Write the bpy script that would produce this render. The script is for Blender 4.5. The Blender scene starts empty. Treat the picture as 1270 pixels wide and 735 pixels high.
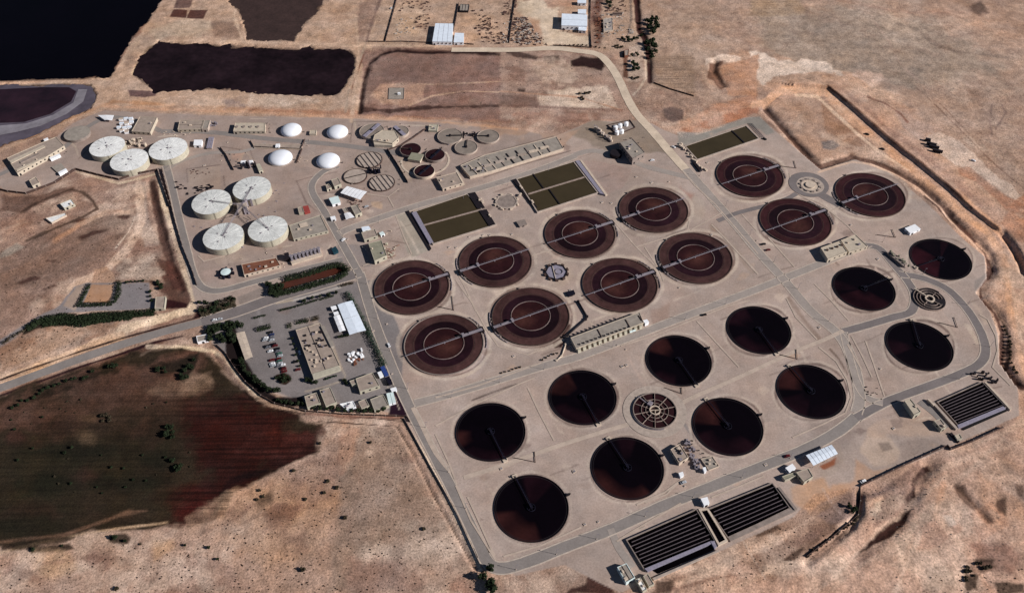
import bpy, math, random
import numpy as np
from mathutils import Matrix, Vector
sc = bpy.context.scene
COL = sc.collection
# ------------------------------------------------------------------ camera, sky, sun, exposure
PITCH, ROLL, FPX, CH, CY = math.radians(46.596), math.radians(-1.0957), 1044.05, 523.5, -520.0
F = np.array([0, math.cos(PITCH), -math.sin(PITCH)]); R0 = np.array([1, 0, 0.]); U0 = np.cross(R0, F)
RR = math.cos(ROLL)*R0 + math.sin(ROLL)*U0; UU = -math.sin(ROLL)*R0 + math.cos(ROLL)*U0
cam = bpy.data.cameras.new('camera'); cam.sensor_width = 36; cam.lens = FPX/1270*36
cam.clip_start = 1; cam.clip_end = 20000
co = bpy.data.objects.new('camera', cam); COL.objects.link(co)
m = Matrix.Identity(4)
for i in range(3):
    m[i][0] = RR[i]; m[i][1] = UU[i]; m[i][2] = -F[i]
m[0][3], m[1][3], m[2][3] = 0, CY, CH
co.matrix_world = m; sc.camera = co
SUNV = Vector((11.3, -2.9, 6.4)).normalized()
w = bpy.data.worlds.new('World'); sc.world = w; w.use_nodes = True
nt = w.node_tree; sky = nt.nodes.new('ShaderNodeTexSky'); sky.sky_type = 'NISHITA'; sky.sun_disc = False
sky.sun_elevation = math.asin(SUNV.z); sky.sun_rotation = math.atan2(SUNV.x, SUNV.y)
sky.altitude = 3000; sky.air_density = 0.7; sky.dust_density = 0.3
bg = nt.nodes['Background']; bg.inputs[1].default_value = 0.05
nt.links.new(sky.outputs[0], bg.inputs[0])
sl = bpy.data.lights.new('sun', 'SUN'); sl.energy = 5.0; sl.angle = math.radians(0.5); sl.color = (1, 0.965, 0.93)
so = bpy.data.objects.new('sun', sl); COL.objects.link(so); so.rotation_euler = SUNV.to_track_quat('Z', 'Y').to_euler()
so.location = (300, -100, 400)
sc.view_settings.view_transform = 'Standard'; sc.view_settings.look = 'None'; sc.view_settings.gamma = 1
sc.view_settings.exposure = 0.30
sc.view_settings.use_curve_mapping = False
KA = 1.05     # display-linear value of a flat sunlit surface of albedo 1 (for picking base colours)

# ------------------------------------------------------------------ picture <-> ground
def G(u, v, z=0.0):
    d = F + RR*(u-635)/FPX - UU*(v-367.5)/FPX
    t = (CH-z)/-d[2]
    return (float(d[0]*t), float(CY+d[1]*t))
def projv(x, y, z=0.0):
    dx, dy, dz = x, y-CY, z-CH
    zz = dx*F[0]+dy*F[1]+dz*F[2]
    return 635+FPX*(dx*RR[0]+dy*RR[1]+dz*RR[2])/zz, 367.5-FPX*(dx*UU[0]+dy*UU[1]+dz*UU[2])/zz
CROPS = dict(px=(0,0,1), a1=(0,0,3.969), a2=(310,0,3.969), a3=(620,0,3.969), a4=(930,0,3.735),
 b1=(0,130,5.773), b2=(200,130,5.773), b3=(400,130,5.773), b4=(600,130,5.773), b5=(220,210,5.773), b6=(240,310,4.885), b7=(280,390,5.25), b8=(400,210,5.773),
 c1=(450,230,4.704), c2=(450,340,4.704), c3=(670,200,4.704), c4=(670,310,4.704), c5=(840,130,5.773), c6=(920,190,4.885), c7=(1010,270,4.885), c8=(1010,390,4.885),
 d1=(540,450,4.885), d2=(770,370,4.233), d3=(580,530,4.536), d4=(750,590,5.068), d5=(800,490,4.885), d6=(1000,530,3.585), d7=(0,430,3.969), d8=(0,210,4.885),
 e1=(440,0,5.773), e2=(640,0,5.773), e3=(950,80,3.969), e4=(1130,240,3.064), e5=(0,320,4.233), e6=(0,560,3.848), e7=(290,510,3.267), e8=(240,370,5.657),
 f1=(700,660,7.9375), f2=(440,140,7.35), f3=(720,130,8.164), f4=(820,520,8.167), f5=(0,130,6.123), f6=(390,220,6.685), f7=(1100,460,7.353), f8=(690,370,9.07))
def K(c, pts):
    x0, y0, s = CROPS[c]
    return [(x0+p[0]/s, y0+p[1]/s) for p in pts]
def Q(c, flat):        # flat list of crop coordinates -> photo pixels
    return K(c, list(zip(flat[0::2], flat[1::2])))
rng = np.random.default_rng(7); random.seed(7)

# ------------------------------------------------------------------ colours and materials
def lin1(c):
    c = c/255.0
    return c/12.92 if c <= 0.04045 else ((c+0.055)/1.055)**2.4
def alb(c):
    g_ = (c[0]+c[1]+c[2])/3; k_ = min(1.0, 0.52+0.48*max(0.0, g_-14)/75); c = tuple(q*k_ for q in c)
    return alb0(c)
def alb0(c):            # base colour of a surface that shows display colour c when sunlit and level
    return tuple(min(0.85, lin1(v)/KA) for v in c)
def mat(name, c, rough=0.9, var=0.12, scale=0.4, spec=0.2, bump=0.0, metal=0.0, lin=False, var2=0.0, scale2=4.0):
    mt = bpy.data.materials.new(name); mt.use_nodes = True; n = mt.node_tree; b = n.nodes['Principled BSDF']
    b.inputs['Roughness'].default_value = rough; b.inputs['Specular IOR Level'].default_value = spec; b.inputs['Metallic'].default_value = metal
    col = c if lin else alb(c)
    tc = n.nodes.new('ShaderNodeNewGeometry')
    nz = n.nodes.new('ShaderNodeTexNoise'); nz.inputs['Scale'].default_value = scale; nz.inputs['Detail'].default_value = 6; nz.inputs['Roughness'].default_value = 0.65
    n.links.new(tc.outputs['Position'], nz.inputs['Vector'])
    mr = n.nodes.new('ShaderNodeMapRange'); mr.inputs['From Min'].default_value = 0.3; mr.inputs['From Max'].default_value = 0.7
    mr.inputs['To Min'].default_value = 1-var*1.6; mr.inputs['To Max'].default_value = 1+var*1.2
    n.links.new(nz.outputs['Fac'], mr.inputs['Value'])
    vm = n.nodes.new('ShaderNodeVectorMath'); vm.operation = 'SCALE'; vm.inputs[0].default_value = col
    n.links.new(mr.outputs[0], vm.inputs['Scale'])
    last = vm.outputs[0]
    if var2:
        n2 = n.nodes.new('ShaderNodeTexNoise'); n2.inputs['Scale'].default_value = scale2; n2.inputs['Detail'].default_value = 3
        n.links.new(tc.outputs['Position'], n2.inputs['Vector'])
        m2 = n.nodes.new('ShaderNodeMapRange'); m2.inputs['From Min'].default_value = 0.3; m2.inputs['From Max'].default_value = 0.7
        m2.inputs['To Min'].default_value = 1-var2; m2.inputs['To Max'].default_value = 1+var2*0.6
        n.links.new(n2.outputs['Fac'], m2.inputs['Value'])
        v2 = n.nodes.new('ShaderNodeVectorMath'); v2.operation = 'SCALE'; n.links.new(last, v2.inputs[0]); n.links.new(m2.outputs[0], v2.inputs['Scale']); last = v2.outputs[0]
    n.links.new(last, b.inputs['Base Color'])
    if bump:
        bp = n.nodes.new('ShaderNodeBump'); bp.inputs['Strength'].default_value = bump; bp.inputs['Distance'].default_value = 0.5
        n.links.new(nz.outputs['Fac'], bp.inputs['Height']); n.links.new(bp.outputs[0], b.inputs['Normal'])
    return mt
M = {}
M['conc'] = mat('concrete', (172,156,144), var=0.14, scale=0.3, var2=0.1, scale2=1.5)
M['baffle'] = mat('baffle_concrete', (92,82,86), var=0.2, scale=0.5)
M['conc_l'] = mat('light_concrete', (196,178,160), var=0.12, scale=0.3, var2=0.1)
M['conc_d'] = mat('weathered_concrete', (140,126,118), var=0.18, scale=0.25, var2=0.15)
M['conc_rim'] = mat('rim_concrete', (150,132,122), var=0.22, scale=0.5, var2=0.15)
M['stainc'] = mat('stained_concrete', (86,66,60), var=0.25, scale=0.5)
M['asphalt'] = mat('asphalt', (136,127,122), var=0.10, scale=0.06, var2=0.10, scale2=0.6)
M['asphalt_d'] = mat('dark_asphalt', (120,111,109), var=0.10, scale=0.06, var2=0.10, scale2=0.6)
M['asphalt_l'] = mat('dusty_asphalt', (156,144,136), var=0.10, scale=0.06, var2=0.10, scale2=0.6)
M['track'] = mat('dusty_track', (208,188,166), var=0.12, scale=0.08, var2=0.1, scale2=0.5)
M['path'] = mat('concrete_path', (184,165,150), var=0.12, scale=0.15, var2=0.1)
M['kerb'] = mat('kerb_stone', (186,170,156), var=0.15, scale=0.2, var2=0.15)
M['beige'] = mat('beige_render', (186,172,154), var=0.10, scale=0.3, var2=0.08)
M['tan'] = mat('tan_roof', (158,142,130), var=0.14, scale=0.25, var2=0.12)
M['greyroof'] = mat('grey_roof', (150,140,130), var=0.14, scale=0.25, var2=0.12)
M['greenroof'] = mat('green_grey_roof', (140,136,118), var=0.12, scale=0.25, var2=0.1)
M['brownroof'] = mat('rust_brown_roof', (122,78,60), var=0.2, scale=0.3, var2=0.2)
M['redroof'] = mat('red_roof', (150,66,60), var=0.15, scale=0.3)
M['white'] = mat('white_sheet', (238,238,240), var=0.05, scale=0.3, rough=0.6, var2=0.04)
M['whiteblue'] = mat('pale_blue_sheet', (222,230,240), var=0.07, scale=0.3, rough=0.6, var2=0.05)
M['whitegreen'] = mat('pale_green_sheet', (208,222,220), var=0.06, scale=0.3, rough=0.6)
M['dirtywhite'] = mat('dirty_white_roof', (228,227,224), var=0.12, scale=0.18, var2=0.16, scale2=0.8)
M['tankgrey'] = mat('grey_tank_roof', (210,210,206), var=0.14, scale=0.15, var2=0.16, scale2=0.8)
M['dome'] = mat('dome_membrane', (224,226,232), var=0.03, scale=0.2, rough=0.55)
M['cream'] = mat('cream_wall', (178,170,152), var=0.12, scale=0.4, var2=0.1)
M['teal'] = mat('teal_sheet', (30,70,84), var=0.1)
M['blue'] = mat('blue_paint', (50,70,130), var=0.1, rough=0.5)
M['red'] = mat('red_paint', (120,34,36), var=0.1, rough=0.5)
M['dark'] = mat('dark_metal', (46,38,44), var=0.2, rough=0.6)
M['black'] = mat('black_opening', (14,10,16), var=0.2, rough=0.7)
M['steel'] = mat('galvanised_steel', (132,124,130), var=0.14, rough=0.5, scale=1.0)
M['steel_d'] = mat('blue_grey_steel', (34,31,50), var=0.2, rough=0.5, scale=1.0)
M['lilac'] = mat('lilac_grey_cover', (140,134,148), var=0.16, scale=0.6, var2=0.15)
M['olive'] = mat('olive_water', (76,65,46), var=0.10, scale=0.04, rough=0.35, spec=0.15)
M['blackwater'] = mat('black_water', (8,4,8), var=0.3, scale=0.05, rough=0.4, spec=0.04)
M['darkred'] = mat('maroon_liquor', (62,32,36), var=0.2, scale=0.12, rough=0.4, spec=0.12)
M['glass'] = mat('window_glass', (30,34,42), var=0.1, rough=0.15, spec=0.5)
M['tyre'] = mat('tyre_rubber', (16,15,16), var=0.1)
M['bark'] = mat('bark', (70,56,46), var=0.2, scale=3)
M['leaf'] = mat('dark_leaves', (0.018,0.026,0.012), lin=True, var=0.45, scale=0.5, var2=0.3, scale2=2.0, spec=0.1)
M['leaf_g'] = mat('green_leaves', (0.022,0.048,0.028), lin=True, var=0.4, scale=0.5, var2=0.3, scale2=2.0, spec=0.1)
M['leaf_b'] = mat('dry_leaves', (0.045,0.035,0.022), lin=True, var=0.4, scale=0.5, spec=0.1)
M['soil'] = mat('reddish_soil', (116,72,54), var=0.2, scale=0.2, var2=0.15)
M['scrap'] = mat('rusty_scrap', (96,72,66), var=0.4, scale=0.8)
M['scrap_l'] = mat('pale_scrap', (168,158,150), var=0.3, scale=0.8)
for nm, c in dict(car_white=(226,226,228), car_silver=(170,172,176), car_red=(110,34,34), car_blue=(46,58,100), car_black=(26,24,28), car_green=(70,100,90), car_grey=(104,104,110)).items():
    M[nm] = mat(nm.replace('car', 'paint'), c, rough=0.3, var=0.03, spec=0.5)

# ------------------------------------------------------------------ object helpers
def kids(o): return [c for c in o.children]
def tag(o, label=None, cat=None, group=None, kind=None):
    if label: o['label'] = label
    if cat: o['category'] = cat
    if group: o['group'] = group
    if kind: o['kind'] = kind
    return o
def empty(name, loc, label, cat, group=None, rz=0.0):
    o = bpy.data.objects.new(name, None); COL.objects.link(o)
    o.location = loc; o.rotation_euler = (0, 0, rz); o.empty_display_size = 1
    return tag(o, label, cat, group)
class MB:
    def __init__(s): s.v = []; s.f = []; s.sm = []
    def add(s, vs, fs, smooth=False):
        n = len(s.v); s.v += [tuple(map(float, q)) for q in vs]; s.f += [tuple(n+i for i in f) for f in fs]; s.sm += [smooth]*len(fs); return s
    def prism(s, poly, z0, z1, bottom=False, top=True):
        a = sum(poly[i][0]*poly[(i+1) % len(poly)][1]-poly[(i+1) % len(poly)][0]*poly[i][1] for i in range(len(poly)))
        if a < 0: poly = poly[::-1]
        n = len(poly); vs = [(p[0], p[1], z0) for p in poly]+[(p[0], p[1], z1) for p in poly]
        fs = [(i, (i+1) % n, n+(i+1) % n, n+i) for i in range(n)]
        if top: fs.append(tuple(range(n, 2*n)))
        if bottom: fs.append(tuple(range(n-1, -1, -1)))
        return s.add(vs, fs)
    def frame(s, poly, t, z0, z1):         # hollow wall following a convex polygon, thickness t inwards
        a = sum(poly[i][0]*poly[(i+1) % len(poly)][1]-poly[(i+1) % len(poly)][0]*poly[i][1] for i in range(len(poly)))
        if a < 0: poly = poly[::-1]
        inn = inset(poly, t); n = len(poly)
        vs = [(p[0], p[1], z0) for p in poly]+[(p[0], p[1], z1) for p in poly]+[(p[0], p[1], z1) for p in inn]+[(p[0], p[1], z0) for p in inn]
        fs = []
        for i in range(n):
            j = (i+1) % n
            fs += [(i, j, n+j, n+i), (n+i, n+j, 2*n+j, 2*n+i), (2*n+i, 2*n+j, 3*n+j, 3*n+i)]
        return s.add(vs, fs)
    def box(s, c, d, rz=0.0, top=None):
        cx, cy, z0 = c; dx, dy, dz = d; cr, sr = math.cos(rz), math.sin(rz)
        k = top if top else (1, 1)
        vs = []
        for z, q in ((z0, (1, 1)), (z0+dz, k)):
            for a, b in ((-1, -1), (1, -1), (1, 1), (-1, 1)):
                x, y = a*dx/2*q[0], b*dy/2*q[1]; vs.append((cx+x*cr-y*sr, cy+x*sr+y*cr, z))
        return s.add(vs, [(0, 1, 5, 4), (1, 2, 6, 5), (2, 3, 7, 6), (3, 0, 4, 7), (4, 5, 6, 7), (3, 2, 1, 0)])
    def cyl(s, c, r, z0, z1, n=48, r1=None, top=True, smooth=True):
        r1 = r if r1 is None else r1
        vs = [(c[0]+r*math.cos(2*math.pi*i/n), c[1]+r*math.sin(2*math.pi*i/n), z0) for i in range(n)]
        vs += [(c[0]+r1*math.cos(2*math.pi*i/n), c[1]+r1*math.sin(2*math.pi*i/n), z1) for i in range(n)]
        s.add(vs, [(i, (i+1) % n, n+(i+1) % n, n+i) for i in range(n)], smooth)
        if top: s.add(vs[n:], [tuple(range(n))])
        return s
    def ring(s, c, ri, ro, z0, z1, n=96, a0=0.0, a1=2*math.pi):
        full = abs(a1-a0) > 6.28; k = n if full else n+1
        A = [a0+(a1-a0)*i/n for i in range(k)]
        vs = []
        for r, z in ((ro, z0), (ro, z1), (ri, z1), (ri, z0)):
            vs += [(c[0]+r*math.cos(a), c[1]+r*math.sin(a), z) for a in A]
        fs = []
        for i in range(n):
            j = (i+1) % k
            for q in range(3): fs.append((q*k+i, q*k+j, (q+1)*k+j, (q+1)*k+i))
        if not full: fs += [(0, k, 2*k, 3*k), (k-1, 4*k-1, 3*k-1, 2*k-1)]
        return s.add(vs, fs)
    def disc(s, c, r, z, n=96, ri=0.0):
        if ri <= 0: return s.add([(c[0]+r*math.cos(2*math.pi*i/n), c[1]+r*math.sin(2*math.pi*i/n), z) for i in range(n)], [tuple(range(n))])
        vs = [(c[0]+q*math.cos(2*math.pi*i/n), c[1]+q*math.sin(2*math.pi*i/n), z) for q in (ri, r) for i in range(n)]
        return s.add(vs, [(i, n+i, n+(i+1) % n, (i+1) % n) for i in range(n)])
    def beam(s, p, q, w, z0, z1):
        dx, dy = q[0]-p[0], q[1]-p[1]; L = math.hypot(dx, dy) or 1; nx, ny = -dy/L*w/2, dx/L*w/2
        return s.prism([(p[0]-nx, p[1]-ny), (q[0]-nx, q[1]-ny), (q[0]+nx, q[1]+ny), (p[0]+nx, p[1]+ny)], z0, z1, bottom=True)
    def tube(s, p, q, r, n=6):
        p, q = Vector(p), Vector(q); d = (q-p); L = d.length
        if L < 1e-6: return s
        qt = d.to_track_quat('Z', 'Y'); vs = []
        for z in (0, L):
            for i in range(n):
                a = 2*math.pi*i/n; vs.append(tuple(p+qt @ Vector((r*math.cos(a), r*math.sin(a), z))))
        return s.add(vs, [(i, (i+1) % n, n+(i+1) % n, n+i) for i in range(n)]+[tuple(range(n, 2*n)), tuple(range(n-1, -1, -1))], True)
    def pieces(s, name, m_, parent):
        n = len(s.v); root = list(range(n))
        def fd(i):
            while root[i] != i: root[i] = root[root[i]]; i = root[i]
            return i
        for f in s.f:
            for q in f[1:]: root[fd(q)] = fd(f[0])
        grp = {}
        for f, k in zip(s.f, s.sm): grp.setdefault(fd(f[0]), []).append((f, k))
        for fs in grp.values():
            ids = sorted({i for f, _ in fs for i in f}); mp = {i: j for j, i in enumerate(ids)}; m2 = MB(); m2.v = [s.v[i] for i in ids]; m2.f = [tuple(mp[i] for i in f) for f, _ in fs]; m2.sm = [k for _, k in fs]; m2.build(name, m_, parent)
    def build(s, name, m_, parent=None, smooth_angle=False):
        me = bpy.data.meshes.new(name)
        off = Vector((0, 0, 0))
        if parent is not None:
            p = parent
            while p is not None: off += p.location; p = p.parent
        else:
            xs = [q[0] for q in s.v]; ys = [q[1] for q in s.v]; off = Vector(((min(xs)+max(xs))/2, (min(ys)+max(ys))/2, 0))
        me.from_pydata([(q[0]-off.x, q[1]-off.y, q[2]-off.z) for q in s.v], [], s.f)
        me.polygons.foreach_set('use_smooth', s.sm)
        me.materials.append(M[m_] if isinstance(m_, str) else m_); me.update()
        o = bpy.data.objects.new(name, me); COL.objects.link(o)
        if parent is not None: o.parent = parent
        else: o.location = off
        return o
def inset(poly, t):
    n = len(poly); out = []
    for i in range(n):
        p0, p1, p2 = poly[i-1], poly[i], poly[(i+1) % n]
        def nrm(a, b):
            dx, dy = b[0]-a[0], b[1]-a[1]; L = math.hypot(dx, dy) or 1; return (-dy/L, dx/L)
        n1, n2 = nrm(p0, p1), nrm(p1, p2); bx, by = n1[0]+n2[0], n1[1]+n2[1]
        dd = max(0.3, 1+n1[0]*n2[0]+n1[1]*n2[1])
        out.append((p1[0]+bx*t/dd, p1[1]+by*t/dd))
    return out
def ccw(poly):
    a = sum(poly[i][0]*poly[(i+1) % len(poly)][1]-poly[(i+1) % len(poly)][0]*poly[i][1] for i in range(len(poly)))
    return poly if a > 0 else poly[::-1]
def cen(poly): return (sum(p[0] for p in poly)/len(poly), sum(p[1] for p in poly)/len(poly))
def lerp(a, b, t): return tuple(a[i]+(b[i]-a[i])*t for i in range(len(a)))
def copy_tree(o, parent=None):
    c = o.copy(); COL.objects.link(c); c.parent = parent
    for ch in o.children[:]: copy_tree(ch, c)
    return c
# ------------------------------------------------------------------ terrain: one sheet, base colours per vertex
STEP = 1.05
X0, X1, Y0, Y1 = -740, 740, -330, 580
nx, ny = int((X1-X0)/STEP)+1, int((Y1-Y0)/STEP)+1
xs = np.linspace(X0, X1, nx); ys = np.linspace(Y0, Y1, ny)
GX, GY = np.meshgrid(xs, ys)
PU, PV = projv(GX, GY)
PU = PU.astype(np.float32); PV = PV.astype(np.float32)
def vnoise(x, y, s, seed):
    r = np.random.default_rng(seed); T = r.random((256, 256)).astype(np.float32)
    a, b = x/s, y/s; i, j = np.floor(a).astype(int), np.floor(b).astype(int); fx, fy = a-i, b-j
    fx = fx*fx*(3-2*fx); fy = fy*fy*(3-2*fy); i &= 255; j &= 255; i1, j1 = (i+1) & 255, (j+1) & 255
    return ((T[i, j]*(1-fx)+T[i1, j]*fx)*(1-fy)+(T[i, j1]*(1-fx)+T[i1, j1]*fx)*fy).astype(np.float32)*2-1
def fbm(s, oct, seed, sx=1.0, sy=1.0, rot=0.0):
    c, q = math.cos(rot), math.sin(rot); x = (GX*c+GY*q)*sx; y = (-GX*q+GY*c)*sy
    o = np.zeros_like(GX, dtype=np.float32); a = 0.5
    for k in range(oct): o += a*vnoise(x+37*k+5000, y+91*k+5000, s/2**k, seed+k); a *= 0.55
    return o
N_edge = fbm(14, 4, 11); N_fine = fbm(5, 2, 23); N_big = fbm(90, 5, 31); N_med = fbm(28, 4, 47)
COLR = np.zeros((ny, nx, 3), np.float32); COLR[:] = alb((160,132,114))
FX = np.zeros((ny, nx, 3), np.float32)        # r: scrub speckle, g: plough lines, b: quiet (built-up ground)
FX[..., 0] = 0.35
H = np.zeros((ny, nx), np.float32)
def U_(*f): return list(zip(f[0::2], f[1::2]))
def segdist(u, v, pts, closed=False):
    d = np.full(u.shape, 1e9, np.float32); side = np.zeros(u.shape, np.float32)
    n = len(pts)
    for i in range(n if closed else n-1):
        a, b = pts[i], pts[(i+1) % n]; ex, ey = b[0]-a[0], b[1]-a[1]; L2 = ex*ex+ey*ey+1e-9
        t = np.clip(((u-a[0])*ex+(v-a[1])*ey)/L2, 0, 1)
        dd = np.hypot(u-a[0]-t*ex, v-a[1]-t*ey); cr = ex*(v-a[1])-ey*(u-a[0])
        mk = dd < d; d[mk] = dd[mk]; side[mk] = np.sign(cr[mk])
    return d, side
def inside(u, v, pts):
    c = np.zeros(u.shape, bool); n = len(pts)
    for i in range(n):
        (xa, ya), (xb, yb) = pts[i], pts[(i+1) % n]
        if ya == yb: continue
        t = (v-ya)/(yb-ya); c ^= ((ya > v) != (yb > v)) & (u < xa+(xb-xa)*t)
    return c
def bbox(pts, mg):
    us = [p[0] for p in pts]; vs = [p[1] for p in pts]
    mk = (PU > min(us)-mg) & (PU < max(us)+mg) & (PV > min(vs)-mg) & (PV < max(vs)+mg)
    r, c = np.where(mk)
    if len(r) == 0: return None
    return slice(r.min(), r.max()+1), slice(c.min(), c.max()+1)
def put(sl_, al, c, fx):
    if c is not None:
        cc = np.array(alb(c), np.float32); COLR[sl_] += (cc-COLR[sl_])*al[..., None]
    if fx is not None:
        ff = np.array(fx, np.float32); FX[sl_] += (ff-FX[sl_])*al[..., None]
def area(pts, c, soft=1.0, rough=0.0, a=1.0, fx=None, mottle=0.0):
    """a patch of ground of colour c: soft = width of its edge, rough = how ragged, both in picture pixels"""
    s = bbox(pts, soft+rough*2+2)
    if s is None: return
    u, v = PU[s], PV[s]; d, _ = segdist(u, v, pts, True); ins = inside(u, v, pts)
    sd = np.where(ins, d, -d)+N_edge[s]*rough*2+N_fine[s]*rough*0.6
    al = np.clip(sd/max(soft, .01)+0.5, 0, 1)*a
    if mottle: al = al*np.clip(1-mottle*0.5+mottle*(N_med[s]*1.6+N_fine[s]*0.8), 0, 1)
    put(s, al, c, fx)
def line(pts, wd, c, soft=1.0, rough=0.0, a=1.0, fx=None, mottle=0.0):
    s = bbox(pts, wd+soft+rough*2+2)
    if s is None: return
    u, v = PU[s], PV[s]; d, _ = segdist(u, v, pts)
    sd = wd/2-d+N_edge[s]*rough*2+N_fine[s]*rough*0.6
    al = np.clip(sd/max(soft, .01)+0.5, 0, 1)*a
    if mottle: al = al*np.clip(1-mottle*0.5+mottle*(N_med[s]*1.6+N_fine[s]*1.0), 0, 1)
    put(s, al, c, fx)
SITE = [(0,212),(60,178),(95,150),(130,137),(250,143),(400,146),(560,150),(690,168),(735,150),(800,150),(850,172),(940,144),(1018,210),(1060,197),(1100,212),(1150,252),(1190,292),(1222,318),(1224,345),(1210,362),(1228,385),(1238,415),(1240,450),(1262,480),(1264,515),(1190,548),(1120,578),(1067,603),(1010,612),(985,640),(900,680),(810,715),(770,735),(700,700),(640,713),(600,703),(548,600),(500,515),(440,503),(385,505),(335,485),(300,455),(262,425),(262,405),(245,385),(228,320),(205,225),(193,212),(147,224),(95,211),(33,241),(5,236),(0,230)]
# --- wide regions
area([(790,-60),(1300,-60),(1300,330),(1200,260),(1100,150),(1000,100),(870,100),(800,120)], (170,143,124), 12, 6, fx=(0.15,0,0))
area([(940,20),(1060,5),(1180,30),(1240,90),(1130,110),(1000,95),(950,70)], (156,139,123), 16, 8, 0.8)
area([(1120,-20),(1300,-20),(1300,60),(1180,40)], (174,143,122), 14, 6, 0.7)
area([(800,0),(890,0),(890,90),(810,110),(800,60)], (162,137,118), 8, 4, 0.6)
area([(870,80),(905,62),(960,68),(1060,95),(1110,120),(1160,160),(1250,250),(1300,320),(1300,360),(1200,270),(1100,170),(1020,110),(880,112)], (184,150,126), 5, 4)
area(Q('a4',[0,240,80,245,130,290,240,280,350,290,420,330,420,350,330,330,120,360,60,390,0,360]), (216,194,174), 2.5, 2.5, 0.95)
area(Q('a3',[1010,290,1100,260,1200,280,1180,310,1060,300,1010,330]), (218,192,170), 2, 2, 0.95)
area(Q('e3',[430,20,560,50,600,80,520,130,440,60]), (200,170,150), 4, 3, 0.9)
area(Q('e3',[790,340,880,340,960,400,1060,480,1150,560,1260,640,1270,734,1180,660,1020,540,880,470,780,400]), (208,184,164), 3, 3, 0.85)
area(Q('e3',[640,220,760,260,860,330,760,380,660,320]), (168,144,130), 8, 4, 0.7)
area(Q('a3',[330,610,560,560,860,620,1060,560,1270,480,1270,560,1050,600,900,660,700,640]), (172,136,114), 6, 3, 0.7)
# top middle / industry
area([(440,-60),(800,-60),(790,60),(745,62),(600,58),(460,55)], (174,146,124), 4, 3, fx=(0.55,0,0))
area(Q('e1',[1140,60,1270,0,1270,240,1240,130]), (200,178,154), 4, 2, 0.9)
area(Q('e2',[0,20,60,0,200,0,250,80,300,60,310,180,300,230,400,240,530,260,530,340,280,320,240,330,200,320,170,220,60,110]), (205,184,160), 3, 2, 0.95, fx=(0.1,0,0.4))
area(Q('e2',[90,130,170,140,185,250,120,230]), (178,140,114), 3, 1.5, 0.8)
area(Q('e2',[200,0,440,0,420,60,330,50,300,40,230,50]), (176,140,118), 3, 1.5, 0.8)
area(Q('e2',[525,0,620,0,620,320,535,350]), (120,88,78), 3, 2, 0.9, mottle=0.4)
area(Q('e2',[555,120,610,110,615,320,580,320]), (70,28,30), 3, 2, 0.9, mottle=0.4)
area(Q('e2',[570,0,600,0,605,90,575,90]), (96,52,48), 3, 2, 0.7)
line(Q('e2',[860,-20,872,100,880,210,925,270,950,420,960,580]), 7.5, (78,48,44), 2, 0.7)
line(Q('e2',[820,0,825,120,810,220]), 2.5, (130,112,100), 2, 1)
# ridge-and-furrow, upper field lines
area(Q('e2',[970,420,1270,380,1270,700,1000,610]), (164,136,116), 6, 2, 0.8, fx=(0,0.6,0))
area(Q('a4',[0,0,240,0,250,60,90,75,0,70]), (166,138,114), 6, 2, 0.8, fx=(0,0.6,0))
# left ponds' banks and bare ground
area([(0,90),(137,90),(190,0),(260,-20),(470,-20),(455,140),(560,152),(300,150),(130,137),(95,150),(0,190)], (182,153,130), 3, 2, fx=(0.15,0,0))
area(Q('a1',[850,100,1040,95,1045,140,980,180,760,190,740,150]), (190,166,142), 5, 3, 0.8)
area(Q('a1',[1040,100,1190,120,1190,190,1050,190]), (140,114,98), 4, 2, 0.8)
area(Q('a1',[855,48,925,50,915,90,835,85]), (98,66,58), 1, 0.4); area(Q('a1',[935,50,1022,52,1003,95,920,90]), (98,66,58), 1, 0.4)
area(Q('a1',[870,0,950,0,935,42,855,42]), (112,88,80), 1, 0.5)
area(Q('a1',[630,445,770,448,765,475,640,478]), (108,84,80), 1.5, 1)
line(Q('a1',[720,60,700,130,640,210,600,280,560,350]), 5, (130,92,76), 3, 1.5, 0.7)
line(Q('a1',[800,205,730,240,690,290,650,360]), 3, (190,164,134), 1.5, 0.5)
line(Q('a1',[0,410,120,408,300,395,480,375,530,360]), 3.5, (182,146,118), 1.5, 0.6)
line(Q('a1',[0,425,300,415,450,420,470,440]), 2, (64,40,36), 1.5, 0.8, 0.8)
line(Q('a1',[0,725,200,640,400,560,560,500,700,510,1270,540]), 4, (178,138,108), 3, 1.2, 0.8)
line(Q('a2',[0,540,500,560,1270,590]), 7, (170,126,100), 4, 2, 0.8)
area(Q('a2',[540,250,720,235,1000,250,1200,265,1270,280,1270,600,560,560,530,470,560,350]), (140,110,98), 3, 2, fx=(0.8,0,0), mottle=0.15)
line(Q('a2',[540,550,560,400,590,310,640,265,720,248,850,258,1000,258,1150,262,1230,270]), 4, (52,26,28), 3, 1.2, 0.95)
line(Q('a2',[555,540,700,545,860,530,1270,520]), 3.5, (60,30,28), 2, 1.5, 0.85, mottle=0.3)
line(Q('a2',[760,410,900,415,1270,400]), 1.6, (178,148,126), 1, 0.4); line(Q('a2',[780,520,900,470,1050,448,1270,455]), 2, (182,150,126), 1, 0.5)
area(Q('a2',[640,410,780,400,860,420,850,480,760,520,650,510,600,470]), (176,142,120), 3, 1.5, 0.9)
area(Q('a2',[600,300,940,280,1270,320,1270,395,640,400]), (112,90,84), 8, 5, 0.5, mottle=0.5)
line(Q('a2',[570,210,540,300,490,420,470,550]), 3, (172,150,130), 2, 0.8, 0.8); line(Q('a2',[500,440,520,380,560,270]), 1.4, (120,80,66), 1.2, 0.4)
line(Q('a2',[640,0,600,110,575,200]), 3.5, (104,80,74), 3, 1, 0.8); line(Q('a2',[715,30,690,110,660,200]), 1.5, (88,58,54), 1.5, 0.8, 0.8)
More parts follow.
